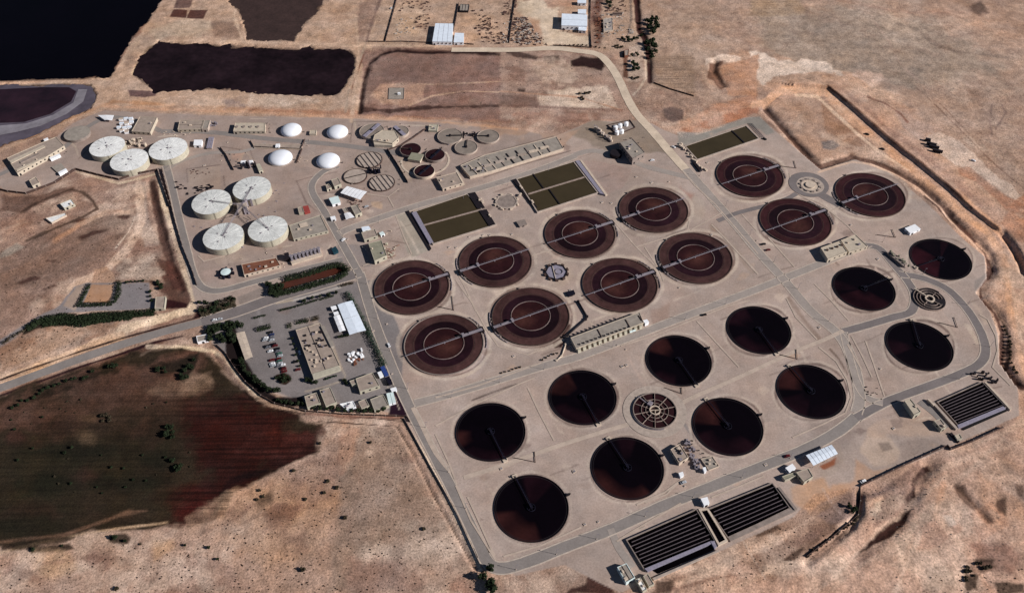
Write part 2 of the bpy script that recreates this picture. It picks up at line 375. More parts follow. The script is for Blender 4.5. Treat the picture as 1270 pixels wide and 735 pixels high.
area(Q('a2',[540,0,640,0,600,130,560,200,520,200]), (128,104,94), 5, 2, 0.6)
# field between the track and the plant
area([(620,58),(760,68),(770,100),(785,150),(700,150),(620,148)], (158,132,116), 4, 2, fx=(0.7,0,0))
area(Q('a3',[350,300,400,280,500,285,520,330,500,350,400,330,350,325]), (66,42,40), 2.5, 1.2)
for q in ([30,250,90,250,190,280,180,300,80,280,30,265],[220,280,290,275,305,300,260,318,220,305],[385,455,430,450,445,485,400,490],[90,435,125,440,120,455,85,450],[305,315,330,320,325,332,300,330],[290,350,325,352,320,375,285,370]):
    area(Q('a3', q), (72,48,44), 2.5, 1.4, 0.85)
area(Q('a3',[180,470,330,430,520,430,580,540,400,530,200,520]), (208,186,164), 4, 3, 0.95, mottle=.4)
line(Q('a3',[0,450,400,480,600,545]), 1.5, (178,140,116), 1.5, 0.5); line(Q('a3',[0,520,300,530,600,545]), 2, (120,90,80), 2, 1, 0.7)
area(Q('a3',[0,460,180,470,190,520,0,520]), (120,94,84), 3, 2, 0.8)
area(Q('a3',[60,560,300,540,430,560,440,600,80,610]), (150,112,94), 4, 3, 0.6)
area(Q('a3',[800,540,850,525,905,545,900,590,850,605,810,580]), (112,92,84), 2.5, 1.0)
area(Q('a3',[840,630,1060,520,1270,450,1270,560,1100,600,960,655,880,655]), (180,136,110), 4, 2, 0.9)
area(Q('a3',[900,640,1100,560,1270,520,1270,560,1100,610,960,660]), (168,116,90), 2, 1.5, 0.75)
area(Q('a3',[1030,310,1100,300,1080,350,1110,420,1090,450,1050,400,1010,380]), (124,92,76), 2.5, 1.2)
area(Q('a3',[1000,330,1030,310,1015,400,1040,420,1100,455,1070,480,990,390]), (184,154,132), 2, 1)
line(Q('e2',[985,600,1100,640,1270,690]), 1.3, (88,62,54), 1.2, 0.4)
line(Q('e2',[900,300,925,420,930,560,880,640,840,680]), 3, (190,168,146), 2, 0.8)
area(Q('e2',[800,350,900,300,920,560,870,590,800,580,770,540,800,400]), (176,154,136), 2, 1); area(Q('e2',[765,380,800,380,800,560,770,550]), (112,80,66), 2, 0.8)
# --- terrain left of the plant
area([(0,235),(35,242),(95,211),(147,226),(193,214),(210,230),(230,320),(245,385),(235,400),(140,410),(60,440),(0,470)], (150,122,106), 3, 2, fx=(0.6,0,0))
area(Q('d8',[0,480,150,440,420,330,640,270,800,280,820,340,700,500,460,660,200,733,0,733]), (128,102,88), 8, 4, 0.75, mottle=0.2)
for q in ([80,690,160,650,200,640,260,650,240,665,130,700],[280,550,350,535,330,560],[470,410,560,370,640,370,600,390,500,425],[460,310,530,300,490,325],[720,290,780,285,770,298],[250,720,330,690,340,705,270,733]):
    area(Q('d8', q), (84,52,46), 3, 1.8, 0.85)
area(Q('d8',[0,290,120,290,230,340,220,390,120,470,0,440]), (170,138,118), 5, 2, 0.9)
area(Q('d8',[100,440,40,480,0,510,0,535,60,520,150,470]), (160,148,132), 3, 1.5, 0.7)
area(Q('d8',[20,165,100,160,260,150,450,110,470,130,300,200,150,260,100,270,0,250]), (110,82,70), 4, 2.5, 0.8)
line(Q('d8',[130,260,200,220,300,175,430,125,500,140,560,190,590,240,500,290,330,360,160,430]), 2.5, (80,60,50), 2, 1, 0.8)
area(Q('d8',[190,240,300,190,440,140,470,200,440,240,300,290,230,290]), (168,142,124), 2.5, 1)
area(Q('d8',[800,90,880,70,900,300,960,440,960,460,880,470,830,350,830,200]), (164,144,130), 3, 1, 0.9)
line(Q('d8',[840,90,850,200,860,300,830,400,760,500,680,570,640,620]), 11, (204,176,154), 2.5, 1, 1.0)
line(Q('d8',[640,620,480,680,430,733]), 11, (200,170,146), 2.5, 1, 1.0)
line(Q('d8',[330,430,500,330,640,260,780,260]), 5, (182,140,112), 3, 1, 0.85)
line(Q('d8',[820,290,780,380,700,480]), 1.2, (190,170,150), 1, 0.4)
area(Q('d8',[900,70,940,60,1000,330,1060,560,1130,733,1040,733,980,480,930,260]), (92,66,58), 3, 1.2, 0.95)
area(Q('d8',[750,590,850,540,960,600,980,700,900,680,760,650]), (160,138,118), 5, 3, 0.7, fx=(1,0,0))
line(Q('d8',[965,20,990,200,1050,400,1110,600,1150,733]), 5.6, (222,198,168), 1.5, 0.8)
line(Q('b1',[545,480,700,520,850,560,950,540,1130,490]), 3.2, (190,168,142), 1.5, 0.7)
line(Q('b1',[30,620,80,650,190,640,400,560,540,480]), 2, (150,120,100), 1.5, 0.7)
area(Q('e5',[600,120,780,120,870,200,880,270,985,260,1000,230,990,150,900,0,820,0,860,130,760,110]), (92,58,50), 3, 2, 0.9, mottle=0.2)
area(Q('e5',[640,0,800,0,860,80,780,110,640,110,600,60]), (166,146,130), 4, 3, 0.8, fx=(1,0,0))
line(Q('e5',[945,0,1000,120,1030,220,1000,275,880,310,720,350,600,400,500,440]), 10, (216,192,164), 2.0, 1.4)
area(Q('e5',[240,300,320,240,390,150,450,130,600,125,640,130,780,130,815,265,600,275,400,285]), (134,126,126), 1.5, 0.6, fx=(0,0,1))
line(Q('e5',[0,450,130,370,240,300,330,270]), 9, (134,124,122), 2, 0.7, fx=(0,0,1))
area(Q('e5',[330,250,400,150,450,135,395,280]), (170,148,132), 2, 0.8, 0.8)
area(Q('e5',[480,140,600,138,575,235,435,235]), (172,134,108), 1, 0.4); area(Q('e5',[480,130,490,60,560,40,605,90,600,130]), (172,138,114), 2, 1)
area(Q('e5',[100,400,260,320,450,350,600,350,640,330,600,400,300,480,60,580,0,610,0,480]), (150,116,94), 4, 2, 0.95, fx=(1,0,0))
area(Q('e5',[130,370,240,310,420,300,820,285,810,300,580,340,440,350,200,370,120,400]), (48,42,32), 2, 1.2, 0.95)
area(Q('e5',[1050,225,1240,195,1250,260,1000,325,1030,290]), (78,42,40), 2, 1)
area(Q('e5',[865,205,985,240,980,262,865,268]), (66,32,34), 2, 1)
line(Q('e5',[0,640,150,590,300,530,500,450,640,410]), 10, (204,168,136), 2, 1)
for o_ in (470, 500): line(Q('e5',[0,o_+150,200,o_+75,480,o_-40]), 0.9, (130,96,76), 0.8, 0.3, 0.7)
area(Q('e5',[0,720,100,735,400,620,600,560,820,470,900,440,880,425,560,520,200,640,0,700]), (130,96,80), 3, 1.5)
line(Q('e5',[0,640,130,590,420,490,640,420,860,360,1080,300]), 2.2, (60,36,38), 1.2, 0.4); line(Q('e5',[0,722,200,650,420,570,640,500,820,440,960,410]), 3.0, (66,34,40), 1.2, 0.5)
# --- farm fields, lower left
area([(-90,530),(-60,512),(60,470),(140,445),(230,425),(262,440),(290,470),(330,500),(400,525),(392,560),(330,590),(290,615),(280,640),(225,655),(120,660),(0,682),(-90,700)], (66,52,38), 6, 4, fx=(0.3,0.35,0))
area(Q('d7',[0,300,120,250,300,160,500,110,740,100,900,30,960,0,1020,40,1000,120,900,250,720,300,400,330,0,430]), (104,74,62), 10, 6, 0.85, mottle=0.5)
area(Q('d7',[40,300,140,250,260,190,400,150,560,100,580,120,420,170,280,230,90,310]), (34,34,24), 4, 2.5, 0.9)
area(Q('d7',[740,100,900,60,980,30,960,80,920,180,890,180,880,130,780,140]), (32,32,22), 4, 2.5, 0.85)
area(Q('d7',[700,210,780,180,900,170,960,130,1050,110,1040,200,980,240,880,250,760,250]), (150,122,102), 6, 4, 0.75, mottle=0.4)
area(Q('d7',[370,420,420,400,470,420,460,480,400,480]), (112,88,66), 10, 4, 0.8)
area(Q('d7',[380,350,480,340,500,370,570,380,540,390,420,370]), (108,82,62), 4, 3, 0.7)
area(Q('d7',[0,400,100,400,160,440,140,480,30,490]), (84,50,44), 8, 5, 0.7, mottle=0.3)
area(Q('d7',[330,620,420,600,480,640,420,700,350,680]), (84,50,44), 8, 4, 0.6)
area(Q('d7',[900,310,940,270,1100,240,1180,230,1270,260,1400,330,1600,420,1600,560,1300,640,1270,900,900,930,800,900,820,700,1000,640,930,540]), (68,27,22), 30, 15, 0.95, fx=(0.1,1,0))
area(Q('e6',[800,230,950,190,1040,200,1060,300,1000,340,860,380,800,360]), (82,34,30), 12, 6, 0.8, fx=(0,1,0))
line(Q('e6',[1270,90,1180,110,1100,140,1060,200,1050,260,1020,300]), 7, (40,18,20), 5, 1.5, 0.85)
for q in ((40,640,40,16,(78,48,42)),(120,620,50,12,(72,50,38)),(190,540,30,16,(86,58,48)),(240,500,40,14,(80,52,44)),(60,530,40,12,(74,44,38)),(150,480,50,10,(92,66,54)),(210,620,40,12,(78,44,36)),(100,600,70,6,(66,54,38)),(30,600,40,8,(44,46,30)),(200,585,50,8,(70,46,36)),(140,640,70,5,(96,68,54)),(320,560,50,12,(84,42,36)),(350,540,40,8,(96,50,42)),(270,600,30,14,(56,24,22))):
    area([(q[0]-q[2],q[1]),(q[0],q[1]-q[3]),(q[0]+q[2],q[1]-3),(q[0],q[1]+q[3])], q[4], 14, 7, 0.7, mottle=0.6)
for q in ((90,560,60,14),(60,600,50,14),(160,600,60,16),(30,650,50,10),(200,570,30,10)):
    area([(q[0]-q[2],q[1]),(q[0],q[1]-q[3]),(q[0]+q[2],q[1]-3),(q[0],q[1]+q[3])], (36,34,24), 12, 5, 0.7)
area([(0,682),(120,660),(225,655),(280,640),(290,612),(330,590),(395,560),(405,525),(500,520),(600,705),(610,760),(0,760)], (172,142,122), 3, 2, fx=(0.5,0,0))
line(Q('e6',[0,480,200,430,400,390,600,360,800,335]), 3, (186,154,124), 2, 0.8)
line(Q('e6',[0,430,300,400,440,350,600,290,700,280]), 4, (140,106,86), 3, 1.2, 0.8)
area(Q('e6',[140,460,330,435,350,460,280,475,150,482]), (56,42,32), 3, 1.5, 0.9); area(Q('e6',[0,440,250,410,380,400,300,430,0,475]), (60,44,34), 4, 2, 0.85)
area(Q('e6',[520,395,600,385,625,410,610,438,520,430]), (62,48,38), 2.5, 1.5, 0.9)
area(Q('e6',[350,480,440,480,500,510,440,550,350,510]), (132,100,86), 6, 3, 0.7); area(Q('e6',[0,570,60,520,130,530,150,580,60,640,0,640]), (138,114,104), 6, 3, 0.7)
area(Q('e6',[660,600,900,480,1080,520,1180,640,1150,673,640,673]), (146,120,108), 8, 5, 0.6, mottle=0.3)
area(Q('e6',[170,480,300,470,420,560,250,620,170,560]), (184,152,122), 8, 4, 0.6); area(Q('e6',[720,420,840,400,840,470,740,510]), (186,146,108), 8, 4, 0.6)
line(Q('e6',[860,380,865,440,900,520]), 0.9, (96,66,56), 0.8, 0.3)
area(Q('e7',[430,130,480,60,660,60,720,170,840,400,960,620,990,735,380,735,400,560,430,400]), (146,124,108), 8, 4, 0.85, fx=(1,0,0))
area(Q('e7',[440,40,510,60,490,150,440,250,420,180]), (178,140,116), 6, 3, 0.8); area(Q('e7',[0,330,200,280,420,330,420,420,260,600,0,600]), (172,136,110), 10, 5, 0.7)
area(Q('e7',[120,420,170,370,260,370,230,430,150,440]), (116,80,68), 6, 3, 0.7); area(Q('e7',[480,600,900,600,980,735,420,735]), (140,108,94), 12, 6, 0.6)
line(Q('e7',[250,0,420,20,680,30]), 4, (126,94,80), 2, 1, 0.9); line(Q('e7',[340,40,660,60,720,160,800,320,900,500,980,640]), 1.3, (72,54,48), 1, 0.3)
line(Q('e7',[680,30,760,170,850,340,920,480,970,600]), 5, (132,112,98), 2, 0.8)
line(Q('e7',[700,20,780,180,860,320,900,420,960,540,1000,640]), 5, (228,208,178), 1.3, 0.6)
line(Q('d7',[730,0,900,0,1050,20,1110,60,1160,140,1230,210,1270,250]), 5, (214,190,160), 2, 1.2)
line(Q('b7',[-60,180,0,300,60,400,120,470,200,540,300,590,400,610,520,640]), 3.4, (168,138,116), 2, 1.2); line(Q('b7',[0,270,60,380,150,480]), 4, (222,200,170), 1.5, 1)
line(Q('b7',[-80,250,50,440,160,550,280,600,500,640,800,660,1150,690]), 1.2, (70,44,38), 1, 0.4)
line(Q('b7',[520,645,800,655,1170,670]), 3, (140,100,84), 2, 1)
# --- right and bottom-right excavations
area([(1018,205),(1060,192),(1110,210),(1160,250),(1200,290),(1235,330),(1300,400),(1300,300),(1200,230),(1120,160),(1070,120),(1040,112),(985,108),(940,140)], (184,150,128), 2, 1, fx=(0.05,0,0))
area([(1180,282),(1232,300),(1300,330),(1300,560),(1262,520),(1240,450),(1235,400),(1215,365),(1230,340)], (192,156,132), 3, 2, fx=(0.1,0,0))
area(Q('e3',[20,200,160,160,260,150,320,220,420,420,300,490,250,480]), (182,150,128), 3, 1.5, 0.95)
area(Q('e3',[270,190,340,200,470,330,560,420,420,440,360,370,300,330]), (164,128,104), 4, 2, 0.9)
area(Q('e3',[270,380,330,370,370,400,340,420,280,415]), (128,116,110), 3, 1.5)
line(Q('e3',[0,190,80,120,200,115,290,130,380,230,520,350,700,500,860,640,960,734]), 8, (202,156,124), 2, 0.8)
line(Q('e3',[150,150,250,155,320,220,450,340,560,430]), 3, (222,190,160), 1.2, 0.4)
line(Q('e3',[0,220,100,330,240,480,270,500]), 5.5, (92,64,56), 1.5, 1, 0.9)  # drainage cut drawn dark: shade of its slopes put into the soil colour
line(Q('e3',[260,500,330,480,420,455,520,470,640,520,760,590,880,700,920,734]), 5.5, (104,78,68), 1.5, 1, 0.9)  # same cut further on, its shaded banks painted darker
line(Q('e3',[260,520,420,480,540,500,660,550,780,640,870,734]), 3, (208,172,146), 1.5, 0.6)
line(Q('e4',[60,10,150,90,230,160,290,230,305,290,265,350,270,400,320,450,350,520,350,600,340,660,390,710,420,735]), 7, (92,62,54), 2, 1.5, 0.95)  # right-hand stretch of the cut, slope shade painted in again
line(Q('e4',[330,440,370,520,375,620,360,660]), 5, (58,28,28), 2.5, 1.5, 0.8)
line(Q('e4',[190,380,260,440,310,510,320,600,320,660,380,730]), 2.2, (206,184,158), 1.2, 0.4)
area(Q('e4',[330,120,370,60,400,20,429,0,440,-20,440,200,400,190]), (170,124,98), 3, 2, 0.8, mottle=0.3)
area(Q('e3',[940,520,1000,510,1060,560,1180,650,1270,700,1270,734,1180,734,1100,640,1000,570,950,550]), (166,120,96), 2.5, 1.5, 0.8, mottle=0.3)
line(Q('e4',[330,150,370,190,400,230,415,270,429,300]), 1.4, (70,40,36), 1, 0.3); line(Q('e4',[350,330,370,400,390,470]), 1.0, (150,108,86), 1, 0.5)  # first stroke paints the shaded face at the scarp's lower end
line(Q('e3',[740,120,860,230,1000,370,1130,500,1270,620]), 1.2, (120,92,78), 1, 0.4, 0.8); line(Q('e3',[770,120,900,240,1060,410]), 0.8, (128,98,82), 0.8, 0.3, 0.8)
line(Q('e3',[500,170,580,200,660,250,695,290]), 1.8, (120,82,68), 1.5, 0.8, 0.8)
line(Q('e3',[1110,200,1100,280,1110,350]), 2, (126,104,94), 2, 1, 0.7); line(Q('e3',[1160,200,1180,240,1130,320]), 1.6, (126,104,94), 1.5, 1, 0.7)
line(Q('a4',[400,0,700,60,1000,60]), 3, (162,130,112), 4, 2, 0.6); area(Q('a4',[990,50,1070,10,1100,60,1060,70]), (98,76,68), 4, 2, 0.8)
line(Q('a4',[680,110,780,140,840,200,950,240,1270,275]), 2.4, (116,100,90), 2.5, 1.4, 0.7, mottle=0.3); line(Q('a4',[560,80,640,190,690,290,780,380]), 2, (168,144,128), 2, 1, 0.7)
area([(1243,530),(1178,552),(1067,603),(1064,640),(1000,697),(940,680),(860,720),(800,770),(1300,770),(1300,500)], (190,156,134), 3, 2, fx=(0.15,0,0))
area([(985,640),(1067,603),(1064,640),(1000,697),(960,720),(900,690),(820,735),(820,715),(900,680)], (160,130,110), 3, 2, fx=(0.7,0,0))
area(Q('d6',[480,215,520,170,545,160,555,190,490,250,490,320,440,420,380,480,300,520,215,575,215,560,290,490,380,400,440,320,470,270,460,230]), (74,48,42), 2.5, 1.5, fx=(0.2,0,0))
line(Q('d6',[0,600,100,520,200,440,235,380,240,300]), 3, (64,40,38), 2, 1.2, 0.85); line(Q('d6',[0,350,60,400,120,300]), 6, (120,96,86), 6, 4, 0.6)
area(Q('d6',[260,300,380,260,450,280,420,330,330,310,280,330]), (112,96,94), 5, 3, 0.7); area(Q('d6',[330,330,430,300,400,370,300,420]), (190,166,142), 5, 3, 0.8)
line(Q('d6',[870,60,740,180,640,260,560,360,480,440,420,520,420,735]), 8, (198,168,146), 5, 2, 0.9)
line(Q('d6',[560,380,500,470,450,520]), 4, (202,172,150), 3, 1.5, 0.8)
area(Q('d6',[500,430,620,400,700,440,640,520,560,560,460,540]), (164,108,82), 6, 4, 0.9, mottle=0.25); area(Q('d6',[600,400,640,395,665,430,630,440]), (200,180,164), 3, 1.5, 0.9)
area(Q('d6',[740,520,840,520,968,560,968,640,840,640,760,580]), (126,90,76), 8, 5, 0.8, mottle=0.25); area(Q('d6',[740,250,840,130,968,200,968,420,860,400,780,350]), (184,146,120), 8, 5, 0.7)
line(Q('d6',[660,260,740,330,800,410,840,430]), 2.5, (136,102,84), 3, 2, 0.8); line(Q('d6',[930,260,968,320]), 3, (100,74,62), 2, 2); line(Q('d6',[700,640,760,720]), 6, (70,56,46), 4, 3, 0.8)
for q in ([720,600,760,585,830,590,820,620,750,630],[690,650,780,640,760,720,710,735],[830,690,968,690,968,735,850,735],[840,320,890,310,880,390,850,380]): area(Q('d6', q), (60,44,36), 4, 2.5, 0.85)
area(Q('d6',[520,620,620,600,660,650,660,735,520,735]), (124,104,88), 5, 3, 0.6, mottle=0.3, fx=(1,0,0))
area(Q('d6',[180,340,60,410,0,440,0,560,100,490,190,430]), (104,78,68), 7, 4, 0.6, mottle=0.3)
area(Q('f1',[250,240,300,230,380,250,370,330,400,430,440,500,500,600,20,600,60,540,210,500,240,380]), (76,40,38), 2.5, 1.2, 0.9)
line(Q('d4',[300,735,520,690,700,640,860,620,960,600,1080,660]), 3, (116,82,68), 4, 2, 0.7); line(Q('d4',[330,650,600,560,860,470,1100,390,1267,300]), 6, (196,162,138), 4, 2, 0.8)
for q in ([1000,310,1060,300,1100,320,1060,350,960,380,930,360],[1130,530,1180,480,1240,440,1260,460,1180,540],[320,660,430,650,420,735,330,735],[540,540,600,520,560,560]): area(Q('d4', q), (84,62,52), 3, 2, 0.8)
# --- the plant's own ground
area(SITE, (170,151,140), 1.2, 0.5, fx=(0.03,0,1))
area([(0,212),(60,178),(95,150),(130,137),(250,143),(400,146),(560,150),(690,168),(690,185),(560,240),(430,290),(350,330),(250,350),(205,225),(193,212),(147,224),(95,211),(33,241),(5,236)], (158,139,129), 4, 2, 0.8)
area([(700,165),(735,150),(800,150),(830,190),(760,190)], (140,124,110), 3, 2, 0.9); area([(590,150),(690,165),(720,160),(700,180),(660,165),(600,170)], (172,142,122), 3, 2, 0.8)
area(Q('c1',[190,160,250,150,380,380,290,420,260,390]), (158,148,134), 2, 1, 0.8)
area(Q('c5',[0,200,180,200,500,90,590,80,700,200,640,220,500,130,60,290,0,290]), (142,136,128), 2, 1, 0.9)
for q in ((950,200,20),(775,345,25),(520,470,30),(690,545,28),(840,370,26),(1100,310,22),(935,430,30),(600,610,25),(1110,520,20)):
    area([(q[0]-q[2],q[1]),(q[0],q[1]-q[2]*.5),(q[0]+q[2],q[1]),(q[0],q[1]+q[2]*.5)], (172,150,138), 14, 6, 0.6)
area(Q('d5',[980,150,1270,40,1270,250,1180,330,1000,320]), (148,132,124), 8, 3, 0.7); area(Q('c8',[520,600,700,560,860,600,900,735,520,735]), (172,148,132), 8, 4, 0.6)
area([(258,392),(330,368),(470,345),(500,420),(498,512),(440,500),(380,500),(330,480),(290,450),(262,420)], (128,120,118), 1.5, 0.6)
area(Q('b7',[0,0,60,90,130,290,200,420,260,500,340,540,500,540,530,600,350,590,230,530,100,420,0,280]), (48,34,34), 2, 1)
area(Q('b7',[1095,500,1130,510,1185,665,1060,650]), (52,26,44), 1.5, 0.6)
area(Q('d5',[1060,430,1120,400,1170,370,1175,400,1130,440,1080,447]), (140,92,72), 2, 1)
area(Q('c2',[1105,400,1150,370,1200,290,1235,300,1215,350,1190,375,1160,425,1120,430]), (66,36,34), 1, .4)
for q in (Q('c1',[1080,520,1060,470,1120,430,1200,450,1230,520,1170,590,1090,580]), Q('c3',[880,180,960,240,960,330,900,370,880,300])): area(q, (176,158,142), 3, 1.5, .5)
line(Q('d1',[220,225,330,180,440,140,520,122]), 1.2, (108,94,88), 1, .3, .8); line(Q('c2',[640,734,760,690,900,640]), 1.2, (96,82,76), 1, .3, .8); line(Q('c8',[95,210,150,270,200,360]), 2.2, (104,86,76), 1.2, .4, .8); line(Q('d2',[880,0,960,110,1040,210]), 5, (138,118,106), 2, .6, .8); line(Q('c3',[1000,380,1100,480,1240,640]), 7, (150,130,116), 3, .8, .6)
line(Q('d2',[320,640,360,700,380,730]), 4, (136,126,122), 2, .5); area(Q('e4',[240,330,290,300,270,350,240,380]), (150,136,128), 2, .6); line(Q('c7',[950,500,1000,560,1040,640]), 4, (186,166,150), 2, .8, .6); area(Q('c8',[900,50,940,60,1000,170,980,185,940,110]), (190,172,156), 1.5, .6, .8)
area(Q('d5',[880,390,830,420,700,470,560,520,520,500,700,420,860,350]), (150,132,122), 2, 1, .5)
area(Q('f8',[1040,120,1270,60,1270,240,1100,300,1060,220]), (160,136,124), 3, 1.5, 0.8)
area(Q('b6',[552,184,650,160,740,132,820,106,880,92,925,112,928,140,880,172,760,205,640,238,540,264,490,275,450,262,455,215,520,205]), (92,50,40), 1.5, .6)
area(Q('b7',[318,395,345,385,385,375,425,400,425,430,390,455,360,450,335,425]), (64,46,36), 1, .3)
line(Q('b6',[600,305,700,280,800,250,890,225]), 3, (176,166,158), 1, .2); line(Q('b6',[500,322,600,302]), 2.2, (166,150,132), 1, .3); area(Q('b6',[262,285,440,215,445,255,400,285,280,330]), (146,132,124), 1.5, .5)
line(Q('b6',[370,310,395,380,410,440]), 4, (150,142,140), 3, .5, .7); area(Q('b6',[560,445,740,395,760,430,640,470,580,480]), (150,138,130), 1.5, .4, .8); area(Q('b6',[740,400,900,730,870,733,720,440]), (166,150,138), 1, .3, .9)
line(Q('b7',[520,500,640,470,760,430,780,400,740,320,690,180]), 2.4, (160,146,132), 1, .3, .9)
for _a, _b in ((250,110),(285,200),(320,290),(345,360)): pass
line(Q('d6',[100,735,200,640,330,560,450,470,560,380]), 5, (194,164,142), 4, 2, 0.7); line(Q('d6',[968,420,860,430,760,440,640,500,540,560]), 4, (196,160,136), 3, 1.5, 0.8); area(Q('d6',[760,150,850,130,968,230,968,330,860,250,780,230]), (194,166,146), 5, 3, 0.7)
area(Q('d6',[300,330,380,310,440,330,400,400,330,420,290,390]), (204,182,160), 5, 3, 0.8); area(Q('d6',[0,620,140,560,220,560,180,660,60,720,0,735]), (190,160,138), 6, 3, 0.7); area(Q('d6',[560,290,640,220,700,210,640,300,570,400,500,450]), (168,140,122), 6, 3, 0.6)
for q in ([660,250,700,260,740,330,800,390,780,400,720,350,670,300],[850,320,880,310,890,350,860,380,840,350],[930,250,968,250,968,320,940,300],[720,620,740,600,800,600,840,620,790,650,740,650]): area(Q('d6', q), (104,78,66), 3, 2, 0.8)
area(Q('d6',[280,20,380,40,420,110,400,170,300,180,250,110]), (188,164,146), 4, 3, 0.85); area(Q('d6',[320,70,370,65,385,95,340,105]), (138,120,108), 2.5, 1, 0.9); area(Q('d6',[400,60,600,40,620,80,430,150]), (150,132,122), 4, 2, 0.7); area(Q('d6',[220,140,300,190,400,170,380,180,250,250,0,380,0,340,120,260,210,230]), (186,146,118), 4, 2, 0.75)
area(Q('d5',[960,530,1080,500,1120,600,1000,720,900,640,880,560]), (186,148,120), 4, 2, 0.7); area(Q('d5',[930,330,1000,290,1050,270,1100,260,1180,300,1210,390,1150,470,1080,500,1060,470,1150,420,1165,360,1120,310]), (162,144,132), 2, .6, .8)
area(Q('c8',[330,690,420,640,520,660,700,690,720,735,330,735]), (186,160,142), 4, 2, .7); area(Q('c8',[460,640,520,640,540,680,480,690]), (142,122,112), 2, 1, .8)
line(Q('e4',[170,0,270,90,330,150,370,200,400,240,429,290]), 7, (206,160,128), 2, 1.0, .9); line(Q('e4',[300,175,360,260,390,380,400,480,420,560]), 6, (214,178,150), 3, 2, .9)
# stains next to the aeration basins
for q in (Q('c2',[700,380,740,420,700,520,640,580,560,600,600,570,690,490]), Q('c1',[250,430,330,415,400,440,360,455]), Q('c3',[780,170,850,180,860,230,830,220])): area(q, (190,172,166), 2, 1, 0.7)
area(Q('c2',[560,570,700,480,740,440,730,520,660,600,580,600]), (182,164,156), 3, 2, 0.6); area(Q('c3',[820,160,900,190,880,240]), (170,128,114), 4, 2, 0.7)
for c_, q_, w_, k_ in (('b2',(600,330,560,400),3,(176,156,140)),('b2',(600,330,660,400),2,(176,156,140)),('b2',(180,460,420,430),1,(120,102,94)),('b2',(180,460,190,560),1,(120,102,94)),('b2',(0,220,140,222),1.4,(178,160,146)),('b2',(970,545,1060,520,1260,480),1,(124,106,98)),('b2',(970,545,1040,700),1,(124,106,98)),('b2',(640,100,750,100),1.2,(190,172,156)),('b5',(850,80,920,240,1000,300),1,(120,102,94)),('b5',(620,550,640,610),1,(70,56,54)),('b5',(350,610,370,690),1,(70,56,54)),('b5',(640,570,820,545),1.2,(184,166,150)),('b5',(150,560,180,650,340,625),1.2,(180,160,146)),('b5',(330,50,340,120),1.2,(100,84,78)),('b5',(1040,670,1095,540),1.4,(196,178,160)),('b3',(230,110,240,220),1.2,(190,172,152)),('b3',(200,270,215,120,470,120),1,(120,104,96)),('b3',(560,145,760,150),1.3,(190,172,156)),('b3',(0,330,200,330),1,(176,156,142)),('f6',(0,140,190,120),1,(110,94,88)),('f6',(230,340,420,260,560,200),1,(110,94,88)),('f6',(540,510,780,550),1.2,(130,112,104)),('b1',(560,390,700,250),1,(130,112,102)),('b1',(460,230,540,300,560,360),1.4,(186,168,150)),('b1',(0,500,200,400,330,350),3,(134,122,116)),('b1',(1130,230,1270,220),1.4,(190,172,156)),('b3',(880,600,1010,570,960,470),2.5,(204,190,172)),('b4',(0,520,240,440,480,370,620,330),1.2,(108,94,88)),('b4',(60,340,250,290,500,225),1,(120,104,96)),('b2',(430,300,640,330,660,400),1,(118,100,92))):
    line(K(c_, U_(*q_)), w_, k_, .8, .2, .9)
for c_, q_, k_ in (('b5',(150,560,300,600,340,625,180,655),(176,152,138)),('b2',(500,340,620,330,560,400,500,390),(186,152,134)),('b2',(190,470,420,440,430,600,200,580),(172,150,134)),('b5',(240,640,440,600,520,640,300,690),(174,154,140)),('b2',(970,380,1110,350,1080,440,960,430),(170,148,134)),('b6',(60,130,240,90,280,150,250,200,100,200,60,170),(176,154,144)),('f6',(230,350,520,360,640,420,640,640,500,700,240,560),(156,138,128)),('f6',(190,560,420,560,480,735,200,735),(128,120,118)),('f6',(470,200,560,200,560,260,480,240),(190,160,134)),('b3',(520,330,640,420,640,560,560,520),(172,152,134)),('b3',(240,330,480,340,600,560,480,600,330,600,150,560,150,480),(160,142,130)),('b1',(800,480,1130,460,1100,330,1200,420,900,520),(178,154,136)),('b4',(520,380,700,380,880,640,1000,600,1060,460,800,400),(168,144,134))):
    area(K(c_, U_(*q_)), k_, 2, 1, .75, mottle=.3)
line(Q('e3',[-60,195,0,180,80,125,200,118,290,140,370,225,480,320,600,420,700,505,800,590,900,670,1000,760])+[(1222,285),(1240,310),(1250,345),(1252,385),(1262,430),(1275,470)], 9, (212,168,136), 3, 1.6, .95)
line(Q('e3',[190,152,250,156,320,222,450,342,560,432,700,520]), 3, (226,192,162), 1.5, .6, .95)
line(Q('e3',[260,530,330,505,420,480,520,490,640,540,760,610,870,710])+[(1190,285),(1215,310)], 3, (212,178,152), 2, .8, .9)
line([(1212,300),(1236,322),(1245,352),(1238,380),(1255,410),(1268,450)], 6, (206,166,138), 3, 2, .8); line([(1270,345),(1262,380),(1275,420)], 5, (214,178,150), 3, 2, .7)
line(Q('e3',[300,115,430,215,570,340,770,500,890,600,1010,715]), 2.4, (92,58,48), 1.5, .8, .9); line(Q('e3',[330,110,460,205,600,330,800,480,920,580,1050,700]), 6, (150,118,102), 4, 2.5, .7)  # first stroke paints shade along the scarp face turned from the sun
area(Q('a3',[1080,330,1180,300,1270,270,1270,470,1120,470,1110,400]), (186,142,114), 3, 2, .85); line(Q('e3',[0,120,100,95,250,90,380,110]), 6, (184,148,124), 4, 2, .7)
